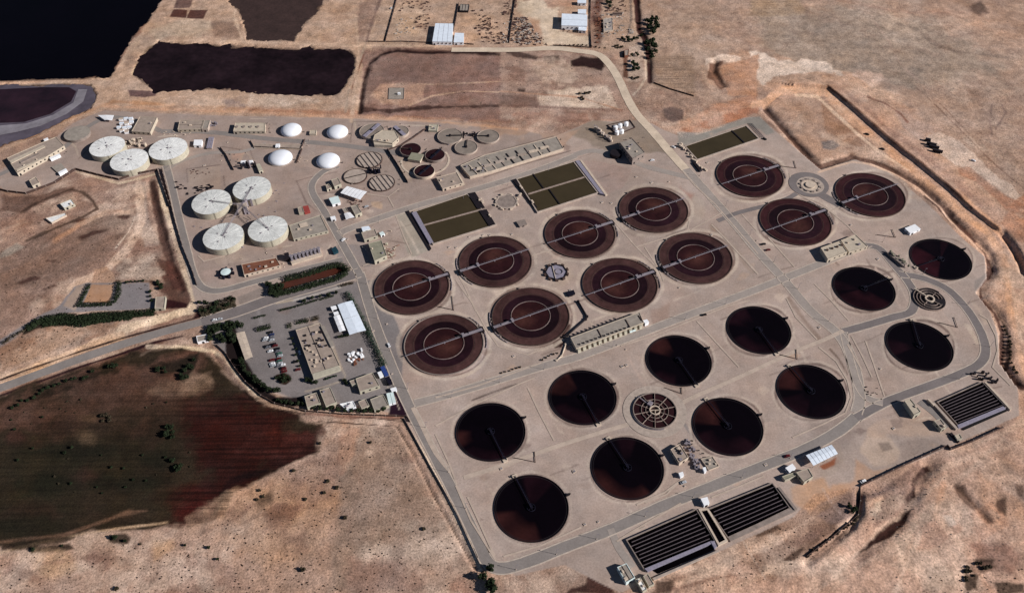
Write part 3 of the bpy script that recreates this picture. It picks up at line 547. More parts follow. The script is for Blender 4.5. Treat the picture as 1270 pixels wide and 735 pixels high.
for q_, c_ in ((U_(1040,655,1075,625,1130,600,1190,572,1265,548),(208,176,152)),(U_(1010,735,1050,700,1090,655,1130,625,1175,590),(204,174,152)),(U_(1170,600,1160,640,1200,690,1230,735),(198,158,132)),(U_(900,735,960,705,1030,690,1070,640),(202,170,146)),(U_(1110,735,1125,700,1140,660),(210,182,160)),(U_(840,725,900,700,960,672,1010,640),(204,172,148)),(U_(1180,560,1240,540,1280,515),(214,180,154))): line(q_, 6, c_, 4, 2.5, .8, mottle=.2)
for q_, c_ in ((U_(1100,600,1140,570,1150,590,1110,640,1080,660),(112,88,80)),(U_(930,690,990,665,1030,650,1010,670,950,700),(128,100,88)),(U_(1200,640,1230,620,1250,650,1215,670),(196,150,122)),(U_(1040,615,1060,608,1060,640,1030,650,1010,640),(126,106,100))): area(q_, c_, 4, 3, .7, mottle=.4)
for q_, c_, a_ in ((Q('e6',[860,300,1080,200,1200,200,1270,300,1270,560,1100,430,900,420]),(180,148,124),.7),(Q('e7',[60,300,200,260,330,300,400,360,380,520,250,640,60,600]),(184,150,124),.7),(Q('e7',[130,420,200,360,280,380,240,440,170,470]),(112,80,70),.7),(Q('e7',[330,60,390,70,380,110,330,120]),(92,66,58),.7),(Q('e7',[70,350,150,320,160,360,100,390]),(66,50,48),.8),(Q('e6',[420,470,520,490,510,560,420,540]),(136,106,94),.6)): area(q_, c_, 6, 4, a_, mottle=.5)
for q_ in ((250,660,300,640,330,600),(300,650,345,625,355,690),(40,700,120,690,200,700),(420,560,450,600,430,660)): line(U_(*q_), 3, (118,90,78), 3, 2, .5, mottle=.5)
area([(-60,560),(60,530),(150,520),(215,500),(225,640),(120,655),(0,675),(-60,690)], (46,44,30), 20, 10, .6, mottle=.5); area([(0,500),(80,475),(170,460),(225,470),(215,530),(90,545),(0,540)], (88,62,50), 16, 9, .6, mottle=.6)
for q_, c_ in ((U_(440,20,445,60,440,110,436,150),(196,168,144)),(U_(140,60,165,30,200,-10),(200,174,148)),(U_(0,103,60,101,120,97,150,92),(198,164,136)),(U_(150,55,230,50,330,53,440,57,470,56,560,58),(204,174,148)),(U_(130,132,200,135,330,140,450,146,560,152,640,160),(196,156,128)),(U_(300,-5,290,20,300,48),(206,178,152)),(U_(400,-5,372,30,368,52),(198,168,142)),(U_(110,110,130,100,150,80,160,60),(196,166,140))): line(q_, 3.2, c_, 2, 1.2, .8)
for q_, c_ in ((U_(200,120,260,118,300,128,260,134,200,130),(198,172,150)),(U_(310,118,360,116,400,126,360,134,310,132),(206,184,164)),(U_(410,10,440,20,436,50,405,50,395,30),(190,160,136)),(U_(275,124,300,122,302,132,280,134),(130,112,106)),(U_(480,10,520,5,540,45,490,48),(196,168,142)),(U_(570,20,610,15,620,45,580,50),(190,158,132)),(U_(650,75,700,72,720,100,680,110),(196,170,148))): area(q_, c_, 5, 3, .7, mottle=.4)
# aprons worn round every basin, joints and tyre marks on the plant ground
BX = [(464.2,557,324.6,389.5),(569.5,659.4,294.4,355.9),(499.3,602,390.6,465),(609.4,707.2,357,429.5),(675.7,763.1,261.7,320.5),(767.4,853.9,233,288.9),(817.1,908.7,289.7,352),(721.7,816,322.1,386.1),(888.2,972,192.7,246),(941.1,1032.2,247.3,304.6),(1035,1123.3,215.4,269.4),(1128.7,1205.1,295.6,348.4),(1031.9,1111.3,330.8,386.1),(1098.6,1182,397.8,461.2),(565,652,499.1,572.8),(680.6,765.2,458.6,527.8),(801.2,882.7,416.1,479.1),(901.4,981,379.7,439.7),(963,1049.2,452,520),(859.4,946,493.1,565.7),(733.7,823,541.7,620.4),(612.6,705,588.9,672.6)]
for i_, b_ in enumerate(BX):
    cx_, cy_, ax_, ay_ = (b_[0]+b_[1])/2, (b_[2]+b_[3])/2, (b_[1]-b_[0])/2, (b_[3]-b_[2])/2
    for k_, w_, c_, al_ in ((1.12, 4.5, (194,176,160), .85), (1.045, 2.0, (112,90,82), .85)) if i_ < 11 else ((1.09, 4.0, (186,168,154), .8), (1.03, 1.8, (98,78,74), .8)):
        line([(cx_+ax_*k_*math.cos(t_), cy_+ay_*k_*math.sin(t_)) for t_ in np.linspace(0, 6.2832, 33)], w_, c_, 1.5, .8, al_, mottle=.5)
rs_ = random.Random(3)
for k_ in range(150):
    u_, v_ = rs_.uniform(460, 1220), rs_.uniform(200, 690); dx_, dy_ = rs_.choice(((1, -.34), (.62, 1), (1, -.36), (.58, 1))); l_ = rs_.uniform(12, 60)
    if not inside(np.array([u_]), np.array([v_]), SITE)[0]: continue
    line([(u_, v_), (u_+dx_*l_*.6, v_+dy_*l_*.6), (u_+dx_*l_+rs_.uniform(-3, 3), v_+dy_*l_+rs_.uniform(-3, 3))], rs_.uniform(.8, 2.4), rs_.choice(((130,112,104), (196,178,162), (120,102,94), (186,162,148), (204,186,168))), 1, .4, rs_.uniform(.4, .8), mottle=.3)
for k_ in range(170):
    u_, v_ = rs_.uniform(200, 1230), rs_.uniform(150, 700)
    if not inside(np.array([u_]), np.array([v_]), SITE)[0]: continue
    r_ = rs_.uniform(2, 11); area([(u_-r_, v_), (u_, v_-r_*.5), (u_+r_, v_-r_*.1), (u_+r_*.2, v_+r_*.6)], rs_.choice(((126,106,98), (194,174,158), (136,114,102), (186,156,134), (116,98,92))), 2.5, 1.8, rs_.uniform(.35, .75), mottle=.5)
_rid = np.clip(1-np.abs(fbm(46, 5, 211))*7, 0, 1); _rid2 = np.clip(1-np.abs(fbm(20, 4, 307))*6, 0, 1)
_nat = (1-FX[..., 2])*np.clip(1.3-FX[..., 1], 0, 1)
_bare = np.clip((COLR.mean(-1)-0.13)/0.08, 0, 1)*_nat*(1-np.clip(FX[..., 1]*3, 0, 1))
_ble = np.clip((fbm(60, 6, 401)+fbm(17, 4, 433)*0.6)*3.2-0.35, 0, 1)*_bare*0.42*np.clip((PV-90)/160+0.35, 0.35, 1); COLR += (np.array(alb((216,192,170)), np.float32)-COLR)*_ble[..., None]
_drk = np.clip((fbm(38, 6, 461)+fbm(9, 3, 487)*0.6)*3.4-0.75, 0, 1)*_bare*np.clip(FX[..., 0]*1.2+.25, 0, 1)*0.5; COLR += (np.array(alb((116,86,74)), np.float32)-COLR)*_drk[..., None]
COLR *= 1+(np.array([0.07, 0.05, 0.07], np.float32))*_bare[..., None]
COLR *= (1+_nat*(N_big*0.18+N_med*0.10+N_fine*0.20-_rid*0.10+_rid2*0.06))[..., None]
COLR *= (1+FX[..., 2]*(N_big*0.14+N_med*0.14+N_fine*0.12))[..., None]
# --- relief
site_d, _ = segdist(PU, PV, SITE, True); site_in = inside(PU, PV, SITE)
relief = np.clip((np.where(site_in, -site_d, site_d)-4)/14, 0, 1)
rr = relief.copy()
rough = np.zeros_like(rr)
def zone(pts, val, soft=12):
    d, _ = segdist(PU, PV, pts, True); ins = inside(PU, PV, pts); a = np.clip(np.where(ins, d, -d)/soft+0.5, 0, 1); rough[:] = rough*(1-a)+val*a
rough += 0.35
zone([(780,-80),(1400,-80),(1400,340),(1230,260),(1100,150),(900,100),(800,150)], 0.4)
zone([(1190,270),(1400,330),(1400,900),(900,900),(820,720),(1000,690),(1070,600),(1262,520)], 0.62)
zone([(440,-80),(790,-80),(790,150),(440,150)], 0.22); zone([(-60,430),(280,430),(400,540),(290,620),(0,690)], 0.3)
zone([(-60,225),(200,225),(240,390),(0,470)], 0.45)
NB = fbm(120, 6, 71); NS = fbm(16, 4, 91); NR = 1-2*np.abs(fbm(50, 5, 113))
NR2 = 1-2*np.abs(fbm(22, 5, 171, .35, 1.0, math.radians(38)))
H += rr*rough*(NB*3.4+NS*0.8+N_fine*0.35) + rr*rough**2*(NR*0.8+NR2*1.1)
H[PV < -60] *= 1.5
def ditch(pts, wd, dep):           # wd, dep in metres
    P_ = [G(*p) for p in pts]; xs_ = [p[0] for p in P_]; ys_ = [p[1] for p in P_]
    mk = (GX > min(xs_)-40) & (GX < max(xs_)+40) & (GY > min(ys_)-40) & (GY < max(ys_)+40)
    r, c = np.where(mk)
    if len(r) == 0: return
    s = slice(r.min(), r.max()+1), slice(c.min(), c.max()+1)
    d, _ = segdist(GX[s], GY[s], P_); H[s] -= dep*np.exp(-(d/(wd*0.5))**2)*(1+0.5*N_edge[s])
def scarp(pts, wd, ht, back):      # ground rises ht to the right-hand (east) side of the line
    P_ = [G(*p) for p in pts]; d, s = segdist(GX, GY, P_)
    mk = s > 0
    ln = np.where(mk, np.clip(d/wd, 0, 1), 0); f = ln*ln*(3-2*ln)*np.exp(-np.clip(d-wd, 0, None)/back)
    u0 = min(p[0] for p in P_); fade = np.clip((GX-u0)/30+1, 0, 1)*np.clip((max(p[1] for p in P_)-GY)/30+1.2, 0, 1)
    H[:] = H + ht*f*fade
scarp(Q('e3',[150,105,300,125,420,225,560,350,760,510,880,610,1000,720])+Q('e4',[330,150,400,230,429,290,470,420]), 3.5, 2.8, 60)
ditch(Q('e3',[0,215,100,330,240,480,270,500,330,482,420,458,520,470,640,520,760,590,880,700])+Q('e4',[150,85,230,155,295,225,308,290,268,350,275,400,330,450,358,520,355,600,350,660,400,715]), 9, 2.6)
ditch(Q('e4',[345,150,380,200,415,262,429,300]), 6, 2.5)
ditch(Q('d6',[545,165,490,240,470,300,400,430,300,500,215,570]), 12, 2.5)
ditch(Q('d6',[240,300,235,380,200,440,100,520,0,600]), 6, 2.2)
ditch(Q('a2',[540,550,560,400,590,310,640,265,720,248,850,258,1000,258,1150,262]), 6, 1.4)
ditch(Q('d8',[900,70,950,260,1010,480,1090,733]), 7, 1.6)
ditch(Q('e5',[0,725,200,652,420,572,640,502,820,442]), 5, 1.6); ditch(Q('e5',[0,640,130,592,420,492,640,422,860,362]), 4, 1.0)
ditch(Q('e2',[860,-20,872,100,880,210,925,270,950,420,960,580]), 7, 1.8); ditch(Q('e7',[660,60,720,160,800,320,900,500,980,640]), 3, 0.9)
ditch(Q('a3',[1060,300,1050,350,1100,420]), 8, 2)
ditch(Q('b7',[-80,250,50,440,160,550,280,600,500,640]), 4, 1.0); ditch(Q('d6',[660,260,740,330,800,410]), 7, 1.6)
for _p, _w in ((U_(-200,560, -60,500, 0,481, 60,459, 130,434, 200,412, 258,397), 9), (Q('e5',[-60,500,0,450,130,370,240,300,330,270]), 7), (Q('e5',[400,200,600,200,820,200]), 22), (U_(560,62, 640,62, 686,60, 742,68, 757,82, 778,122, 790,142), 5), (Q('e1',[560,200,780,270]), 20), (Q('e2',[320,20,510,200]), 25)):
    _s = bbox(_p, 30)
    _d, _ = segdist(PU[_s], PV[_s], _p); H[_s] *= np.clip((_d-_w)/10, 0, 1)
H[site_in] = np.minimum(H[site_in], 0.0)*0+0.0
PONDS = {
 'big': [(-260,-90),(235,-90),(198,0),(182,22),(160,50),(147,68),(137,93),(100,98),(0,100),(-260,110)],
 'curved': [(-200,112),(0,107),(88,104),(112,108),(120,116),(110,132),(60,158),(0,181),(-200,235)],
 'long': Q('a1',[780,213,1000,222,1300,235])+Q('a2',[230,243,440,240,500,255,515,290,490,370,440,450,380,468,250,455,100,455,0,445])+Q('a1',[980,435,760,443,700,400,655,365,680,300,730,235]),
 'top': Q('a1',[1130,0,1170,50,1205,110,1215,190])+Q('a2',[0,190,210,200,250,120,300,80,350,30,352,0,360,-60,-30,-60])}
for k_, pts in PONDS.items():
    s = bbox(pts, 14)
    if s is None: continue
    d, _ = segdist(PU[s], PV[s], pts, True); ins = inside(PU[s], PV[s], pts)
    sd = np.where(ins, d, -d); a = np.clip((sd+3+N_edge[s]*5+N_fine[s]*2)/5, 0, 1); H[s] = H[s]*(1-np.clip((sd+12)/8, 0, 1)) - 2.2*a
    put(s, np.clip((sd+2.2)/2.5, 0, 1)*0.8, (74,54,48), (0,0,0))
def hz(x, y):
    a, b = (x-X0)/(X1-X0)*(nx-1), (y-Y0)/(Y1-Y0)*(ny-1); i, j = int(np.clip(b, 0, ny-2)), int(np.clip(a, 0, nx-2)); fb, fa = np.clip(b-i, 0, 1), np.clip(a-j, 0, 1)
    return float((H[i, j]*(1-fa)+H[i, j+1]*fa)*(1-fb)+(H[i+1, j]*(1-fa)+H[i+1, j+1]*fa)*fb)
def GT(u, v):                      # ground point under a picture point, on the relief
    x, y = G(u, v)
    for _ in range(3): x, y = G(u, v, hz(x, y))
    return x, y, hz(x, y)
def grid_mesh(name, gx, gy, gz, col, fx, m_):
    r, c = gx.shape; me = bpy.data.meshes.new(name)
    co_ = np.stack([gx, gy, gz], -1).reshape(-1, 3).astype(np.float32)
    me.vertices.add(r*c); me.vertices.foreach_set('co', co_.ravel())
    idx = np.arange(r*c).reshape(r, c); q = np.stack([idx[:-1, :-1], idx[:-1, 1:], idx[1:, 1:], idx[1:, :-1]], -1).reshape(-1, 4).astype(np.int32)
    me.loops.add(q.size); me.loops.foreach_set('vertex_index', q.ravel()); me.polygons.add(len(q))
    me.polygons.foreach_set('loop_start', np.arange(0, q.size, 4, dtype=np.int32))
    me.update(calc_edges=True); me.polygons.foreach_set('use_smooth', np.ones(len(q), bool))
    for nm, arr in (('soil_colour', col), ('soil_kind', fx)):
        at = me.attributes.new(nm, 'FLOAT_COLOR', 'POINT'); rgba = np.ones((r*c, 4), np.float32); rgba[:, :3] = arr.reshape(-1, 3); at.data.foreach_set('color', rgba.ravel())
    me.materials.append(m_); o = bpy.data.objects.new(name, me); COL.objects.link(o); return o
def ground_mat():
    mt = bpy.data.materials.new('soil'); mt.use_nodes = True; n = mt.node_tree; N = n.nodes.new; L = n.links.new; b = n.nodes['Principled BSDF']
    b.inputs['Roughness'].default_value = 0.95; b.inputs['Specular IOR Level'].default_value = 0.1
    geo = N('ShaderNodeNewGeometry'); ac = N('ShaderNodeAttribute'); ac.attribute_name = 'soil_colour'; ak = N('ShaderNodeAttribute'); ak.attribute_name = 'soil_kind'
    sep = N('ShaderNodeSeparateColor'); L(ak.outputs['Color'], sep.inputs[0])
    def noise(s, det, rg=0.6, vec=None):
        t = N('ShaderNodeTexNoise'); t.inputs['Scale'].default_value = s; t.inputs['Detail'].default_value = det; t.inputs['Roughness'].default_value = rg; L(vec or geo.outputs['Position'], t.inputs['Vector']); return t.outputs['Fac']
    def mr(v, a, b_, c, d):
        t = N('ShaderNodeMapRange'); L(v, t.inputs['Value']); t.inputs['From Min'].default_value = a; t.inputs['From Max'].default_value = b_; t.inputs['To Min'].default_value = c; t.inputs['To Max'].default_value = d; return t.outputs[0]
    def mth(op, a, b_):
        t = N('ShaderNodeMath'); t.operation = op
        for i, q in enumerate((a, b_)):
            if isinstance(q, (int, float)): t.inputs[i].default_value = q
            else: L(q, t.inputs[i])
        return t.outputs[0]
    ms = N('ShaderNodeMapping'); L(geo.outputs['Position'], ms.inputs['Vector']); ms.inputs['Rotation'].default_value = (0, 0, math.radians(28)); ms.inputs['Scale'].default_value = (0.012, 0.09, 0.05)
    st = noise(1.0, 6, 0.65, ms.outputs[0]); med0 = noise(0.09, 6, 0.7)
    big = mr(noise(0.012, 5), 0.3, 0.7, 0.88, 1.12); med = mth('ADD', mth('MULTIPLY', st, 0.3), mth('MULTIPLY', med0, 0.7)); fin = noise(0.7, 4, 0.7)
    nat = mth('SUBTRACT', 1.0, sep.outputs[2])
    amp = mth('ADD', mth('MULTIPLY', nat, 0.5), 0.30)
    f1_ = mth('ADD', 1.0, mth('MULTIPLY', mr(med, 0.25, 0.75, -0.55, 0.5), amp)); f2_ = mth('ADD', 1.0, mth('MULTIPLY', mr(fin, 0.25, 0.75, -0.75, 0.65), amp))
    # scrub speckle
    sp = mr(noise(0.42, 3, 0.6), 0.60, 0.70, 0.0, 1.0); sp2 = mr(noise(0.05, 3), 0.42, 0.62, 0.15, 1.0)
    spk = mth('SUBTRACT', 1.0, mth('MULTIPLY', mth('MULTIPLY', mth('MULTIPLY', sp, sp2), sep.outputs[0]), 0.5))
    # plough lines
    mp = N('ShaderNodeMapping'); L(geo.outputs['Position'], mp.inputs['Vector']); mp.inputs['Rotation'].default_value = (0, 0, math.radians(-4)); mp.inputs['Scale'].default_value = (0.01, 0.42, 0.01)
    pl = N('ShaderNodeTexNoise'); pl.inputs['Scale'].default_value = 1.0; pl.inputs['Detail'].default_value = 3; L(mp.outputs[0], pl.inputs['Vector'])
    plf = mth('ADD', 1.0, mth('MULTIPLY', mr(pl.outputs['Fac'], 0.3, 0.7, -0.62, 0.62), sep.outputs[1]))
    tot = mth('MULTIPLY', mth('MULTIPLY', mth('MULTIPLY', big, f1_), mth('MULTIPLY', f2_, spk)), plf)
    vm = N('ShaderNodeVectorMath'); vm.operation = 'SCALE'; L(ac.outputs['Color'], vm.inputs[0]); L(tot, vm.inputs['Scale'])
    # slight hue drift
    hs = N('ShaderNodeHueSaturation'); L(vm.outputs[0], hs.inputs['Color']); L(mr(noise(0.03, 4), 0.3, 0.7, 0.90, 1.15), hs.inputs['Saturation'])
    L(hs.outputs[0], b.inputs['Base Color'])
    bh = mth('ADD', mth('MULTIPLY', med, 1.6), mth('MULTIPLY', fin, 0.5)); bp = N('ShaderNodeBump'); bp.inputs['Distance'].default_value = 1.0
    L(mth('ADD', mth('MULTIPLY', nat, 0.45), 0.06), bp.inputs['Strength']); L(bh, bp.inputs['Height']); L(bp.outputs[0], b.inputs['Normal'])
    return mt
gm = ground_mat()
ground = grid_mesh('ground', GX, GY, H, COLR, FX, gm); tag(ground, kind='structure')
# the land beyond, out to the horizon: a frame of coarse ground around the fine sheet
far = MB(); o_ = [(-9000,-5000),(9000,-5000),(9000,14000),(-9000,14000)]; i_ = [(X0,Y0),(X1,Y0),(X1,Y1),(X0,Y1)]
for a in range(4):
    b = (a+1) % 4; far.add([(*o_[a],-3.0),(*o_[b],-3.0),(*i_[b],-0.6),(*i_[a],-0.6)], [(0,1,2,3)])
M['farsoil'] = mat('far_soil', (160,132,114), var=0.2, scale=0.01, var2=0.1, scale2=0.1)
tag(far.build('outer_terrain', 'farsoil'), kind='structure')

# ponds
def sheet(name, pts_px, z, m_, kind='structure', parent=None):
    mb = MB(); P_ = ccw([G(u, v, z) for u, v in pts_px]); mb.add([(x, y, z) for x, y in P_], [tuple(range(len(P_)))]); o = mb.build(name, m_, parent)
    if kind: tag(o, kind=kind)
    return o
M['pond1'] = mat('pond_water', (9,5,13), var=0.25, scale=0.01, rough=0.5, spec=0.03)
M['pond3'] = mat('pond_sludge_water', (48,32,38), var=0.5, scale=0.02, rough=0.6, spec=0.05, var2=0.3, scale2=0.15)
M['pond4'] = mat('pond_mud', (74,54,50), var=0.2, scale=0.05, var2=0.25, scale2=0.5)
M['pond2a'] = mat('pond_silt', (92,84,94), var=0.3, scale=0.02, rough=0.6, var2=0.2, scale2=0.1)
M['pond2b'] = mat('pond_red_water', (56,30,40), var=0.4, scale=0.03, rough=0.5)
M['pond2c'] = mat('pond_dried_edge', (132,126,132), var=0.3, scale=0.03)
def grow(p, t): p = ccw(p); return inset(p, -t)
sheet('pond_water', grow(PONDS['big'], 4), -0.9, 'pond1'); sheet('pond_water', grow(PONDS['curved'], 3), -0.95, 'pond2a')
sheet('pond_water', grow(PONDS['long'], 5), -0.9, 'pond3'); sheet('pond_water', grow(PONDS['top'], 5), -0.9, 'pond4')
sheet('pond_water', Q('a1',[-300,440,0,440,200,430,340,430,375,450,350,500,250,560,120,600,0,605,-300,640]), -0.7, 'pond2b')
sheet('pond_water', Q('a1',[-300,640,0,618,130,608,260,566,360,506,385,440,430,440,410,500,330,560,200,620,80,650,0,665,-300,700]), -0.7, 'pond2c')

# roads: ribbons a few centimetres above the soil, kerbs beside them
def ribbon_pts(pts, sub=6):
    P_ = [Vector((*p, 0)) for p in pts]; out = []
    for i in range(len(P_)-1):
        p0, p1, p2, p3 = P_[max(i-1, 0)], P_[i], P_[i+1], P_[min(i+2, len(P_)-1)]
        for k in range(sub):
            t = k/sub; out.append(0.5*((2*p1)+(p2-p0)*t+(2*p0-5*p1+4*p2-p3)*t*t+(3*p1-p0-3*p2+p3)*t**3))
    out.append(P_[-1]); return [(p.x, p.y) for p in out]
RZ = [0.05]
def road(name, pts_px, wd, m_, kerb=True, onterrain=False, smooth=True):
    P_ = [G(*p) for p in pts_px]; P_ = ribbon_pts(P_) if smooth else P_
    RZ[0] += 0.003; z = RZ[0]; mb = MB(); kb = MB(); Ls = []; Rs = []
    for i, p in enumerate(P_):
        a, b = P_[max(i-1, 0)], P_[min(i+1, len(P_)-1)]; dx, dy = b[0]-a[0], b[1]-a[1]; L = math.hypot(dx, dy) or 1; nx_, ny_ = -dy/L, dx/L
        w_ = wd/2*(1+random.uniform(-.03, .03)); Ls.append((p[0]+nx_*w_, p[1]+ny_*w_)); Rs.append((p[0]-nx_*w_, p[1]-ny_*w_))
    zz = (lambda q: z+(max(hz(*q), hz(q[0]+1, q[1]), hz(q[0]-1, q[1]))+0.15 if onterrain else 0))
    mb.add([(*q, zz(q)) for q in Rs]+[(*q, zz(q)) for q in Ls], [(i, i+1, len(P_)+i+1, len(P_)+i) for i in range(len(P_)-1)])
    o = tag(mb.build(name, m_), kind='structure')
    if kerb:
        for S, sg in ((Ls, 1), (Rs, -1)):
            for i in range(len(S)-1):
                c_ = lerp(S[i], S[i+1], .5)
                if onterrain: continue
                kb.beam(S[i], S[i+1], 0.9, 0.0, 0.14)
        if kb.v: tag(kb.build('kerb', 'kerb'), kind='structure')
    return o
def U(*f): return list(zip(f[0::2], f[1::2]))
road('road', U(-60,500, 0,481, 60,459, 130,434, 200,412, 258,397), 8.6, 'asphalt', kerb=False)
road('road', U(250,400, 300,384, 345,368, 400,352, 446,338), 12, 'asphalt_d')
road('road', U(446,338, 462,392, 480,440, 502,492, 530,548, 560,605, 585,655, 600,688), 8, 'asphalt')
road('road', U(594,676, 606,698, 625,704, 660,694, 700,678, 760,655, 820,628, 880,604, 940,580, 1000,556, 1040,534, 1062,516), 8.5, 'asphalt')
road('road', U(446,340, 432,315, 418,290, 402,262, 388,240, 388,226, 402,212, 420,206), 7, 'asphalt')
road('road', U(420,290, 440,281, 511,257, 565,242, 620,226, 670,210, 714,193), 8, 'asphalt_l')
road('road', U(710,193, 735,187, 770,194, 800,206, 850,219, 866,222), 7, 'asphalt_l', kerb=False)
road('dirt_track', U(560,62, 600,62, 640,62, 686,60, 715,63, 742,68, 757,82, 768,100, 778,122, 790,142, 810,164, 832,190, 850,210), 9.5, 'track', kerb=False, onterrain=True)
road('road', U(846,204, 880,242, 910,276, 940,312, 975,350, 1005,385, 1040,415, 1058,450, 1066,490, 1062,512), 8.5, 'asphalt_l')
road('road', U(514,500, 560,488, 620,470, 680,452, 720,441, 797,412, 860,388, 940,358, 985,340, 1010,330, 1050,314, 1078,302), 7.5, 'asphalt_l')
road('road', U(1070,304, 1090,308, 1108,328, 1125,348, 1134,366, 1130,386, 1105,394, 1075,403, 1046,411), 7.5, 'asphalt_d')
road('road', U(1115,340, 1145,345, 1174,358, 1194,377, 1208,396, 1219,418, 1222,438, 1212,453, 1185,466, 1153,478, 1120,490, 1095,500, 1062,518), 7.5, 'asphalt_d')
road('road', U(1046,411, 1053,440, 1062,472, 1074,492, 1095,499), 6, 'asphalt_l')
road('road', U(890,274, 915,264, 950,255, 975,247, 988,240), 5, 'asphalt_d', kerb=False)
road('road', U(1016,240, 1030,248, 1045,256), 9, 'asphalt_d', kerb=False)
road('road', U(200,163, 260,164, 330,172, 380,176, 430,181, 480,188, 530,196), 7, 'asphalt', kerb=False)
road('road', U(-20,225, 20,208, 70,190, 105,160, 135,146, 170,150, 200,163), 6, 'asphalt', kerb=False)
road('road', U(206,205, 214,235, 222,270, 232,310, 240,340, 252,357, 275,360, 320,348, 380,333, 425,322), 7, 'asphalt')
road('road', U(205,212, 225,200, 260,190, 300,188, 330,178), 5, 'asphalt_l', kerb=False)
road('road', U(1140,498, 1158,512, 1175,530), 5, 'asphalt', kerb=False)
road('road', U(757,655, 768,680, 785,703), 5, 'asphalt_l', kerb=False)
# concrete paths
for p in (U(575,592, 620,578, 700,550, 775,527, 800,520), U(840,502, 865,490, 920,466, 980,438, 1020,422, 1046,410), U(560,585, 540,560, 520,520, 512,505)):
    road('path', p, 3.6, 'path', kerb=False)
for c_, q in (('c1',(190,170,240,300,285,400,200,450)),('c1',(540,490,600,600,660,734)),('c2',(540,30,640,170,720,320,790,420,960,470,1110,410)),('c1',(985,410,1105,375)),('c3',(0,530,60,515)),('c3',(430,350,560,500,700,640,720,700)),('c3',(560,500,720,450,860,400,870,350)),('c3',(610,500,680,610,720,690)),('c3',(880,400,1060,300)),('c3',(1000,370,1060,430,1270,660)),('c3',(780,0,900,140,1020,250,1150,400,1270,540)),
    ('c6',(290,120,300,200,360,260,520,340,640,440,750,560)),('c6',(0,370,90,470)),('c6',(160,510,320,690)),('c6',(0,620,100,733)),('c6',(520,355,610,320)),('c7',(0,400,100,500,210,625)),('c8',(310,160,360,300,425,495)),('c8',(200,180,290,340)),('c8',(225,130,290,250,350,380)),('d1',(0,380,240,250,500,130,600,90)),('d1',(0,210,250,140,640,0)),('d1',(560,150,630,300,720,470)),('d1',(0,430,80,600,130,733)),('d2',(400,120,500,230,620,360)),('d2',(870,0,920,100,1030,215)),('d2',(1040,255,1130,330,1190,430,1210,520,1180,600,1060,660,900,730)),
    ('d2',(0,250,160,200,560,40,680,10)),('d3',(200,725,420,660,640,560)),('d3',(950,435,1100,370,1220,280)),('d3',(840,640,900,600,1000,560)),('d4',(200,180,380,100,480,30)),('d4',(670,135,860,60,1000,0)),('d4',(90,400,170,350,480,170)),('b3',(320,640,470,660,550,600)),('b3',(470,660,510,733)),('d5',(0,650,130,600,220,510)),('d3',(0,390,60,520,150,720)),('c8',(1000,0,1050,30,1100,130,1110,220,1080,320,1190,430)),('e7',(900,300,960,440,1060,600)),('b5',(150,620,190,660,340,620)),('c1',(0,470,100,430,190,400))):
    road('path', K(c_, U(*q)), 1.3, 'path', kerb=False, smooth=False)
# circular aprons
def apron(c_, p, r, m_, z=0.0, ri=0):
    RZ[0] += 0.003; x, y = G(*K(c_, [p])[0]); tag(MB().disc((x, y), r, RZ[0], 64, ri).build('path', m_), kind='structure')
apron('d2', (178,592), 24, 'conc'); apron('c6', (405,190), 19, 'asphalt_d'); apron('c6', (415,195), 13, 'conc')
M['ringc'] = mat('ring_wall_concrete', (128,110,106), var=0.25, scale=0.5)
# ------------------------------------------------------------------ aeration basins: brown, ringed, bridged
def disc_mesh(c, r, z, colf, name, m_, parent, nr=22, na=120, ri=0.0):
    vs = []; fs = []; cols = []
    for i in range(nr+1):
        q = ri+(r-ri)*i/nr
        for k in range(na):
            a = 2*math.pi*k/na; x, y = c[0]+q*math.cos(a), c[1]+q*math.sin(a); vs.append((x, y, z)); cols.append(colf(x, y, q/r, a))
    for i in range(nr):
        for k in range(na):
            j = (k+1) % na; fs.append((i*na+k, (i+1)*na+k, (i+1)*na+j, i*na+j))
    mb = MB(); mb.add(vs, fs, True); o = mb.build(name, m_, parent)
    at = o.data.attributes.new('liquor_colour', 'FLOAT_COLOR', 'POINT'); at.data.foreach_set('color', np.array([(*q, 1) for q in cols], np.float32).ravel())
    return o
def liquor_mat(nm, rough, var, sc1, sc2, spec=0.12):
    mt = bpy.data.materials.new(nm); mt.use_nodes = True; n = mt.node_tree; N = n.nodes.new; L = n.links.new; b = n.nodes['Principled BSDF']
    b.inputs['Roughness'].default_value = rough; b.inputs['Specular IOR Level'].default_value = spec
    g = N('ShaderNodeNewGeometry'); a = N('ShaderNodeAttribute'); a.attribute_name = 'liquor_colour'; last = a.outputs['Color']
    for s, v_ in ((sc1, var), (sc2, var*0.7)):
        t = N('ShaderNodeTexNoise'); t.inputs['Scale'].default_value = s; t.inputs['Detail'].default_value = 5; t.inputs['Distortion'].default_value = 0.6; L(g.outputs['Position'], t.inputs['Vector'])
        r_ = N('ShaderNodeMapRange'); L(t.outputs['Fac'], r_.inputs['Value']); r_.inputs['From Min'].default_value = .3; r_.inputs['From Max'].default_value = .7; r_.inputs['To Min'].default_value = 1-v_; r_.inputs['To Max'].default_value = 1+v_
        v = N('ShaderNodeVectorMath'); v.operation = 'SCALE'; L(last, v.inputs[0]); L(r_.outputs[0], v.inputs['Scale']); last = v.outputs[0]
    L(last, b.inputs['Base Color']); return mt
M['liquor'] = liquor_mat('mixed_liquor', 0.55, 0.16, 0.08, 0.5); M['clar'] = liquor_mat('clarifier_liquor', 0.4, 0.18, 0.05, 0.3, 0.08)
def vn1(a, b): return math.sin(a*2.1+1.3*math.sin(b*1.7))*math.cos(b*1.9+1.1*math.sin(a*1.3))
def cpx(c_, p): return K(c_, [p])[0]
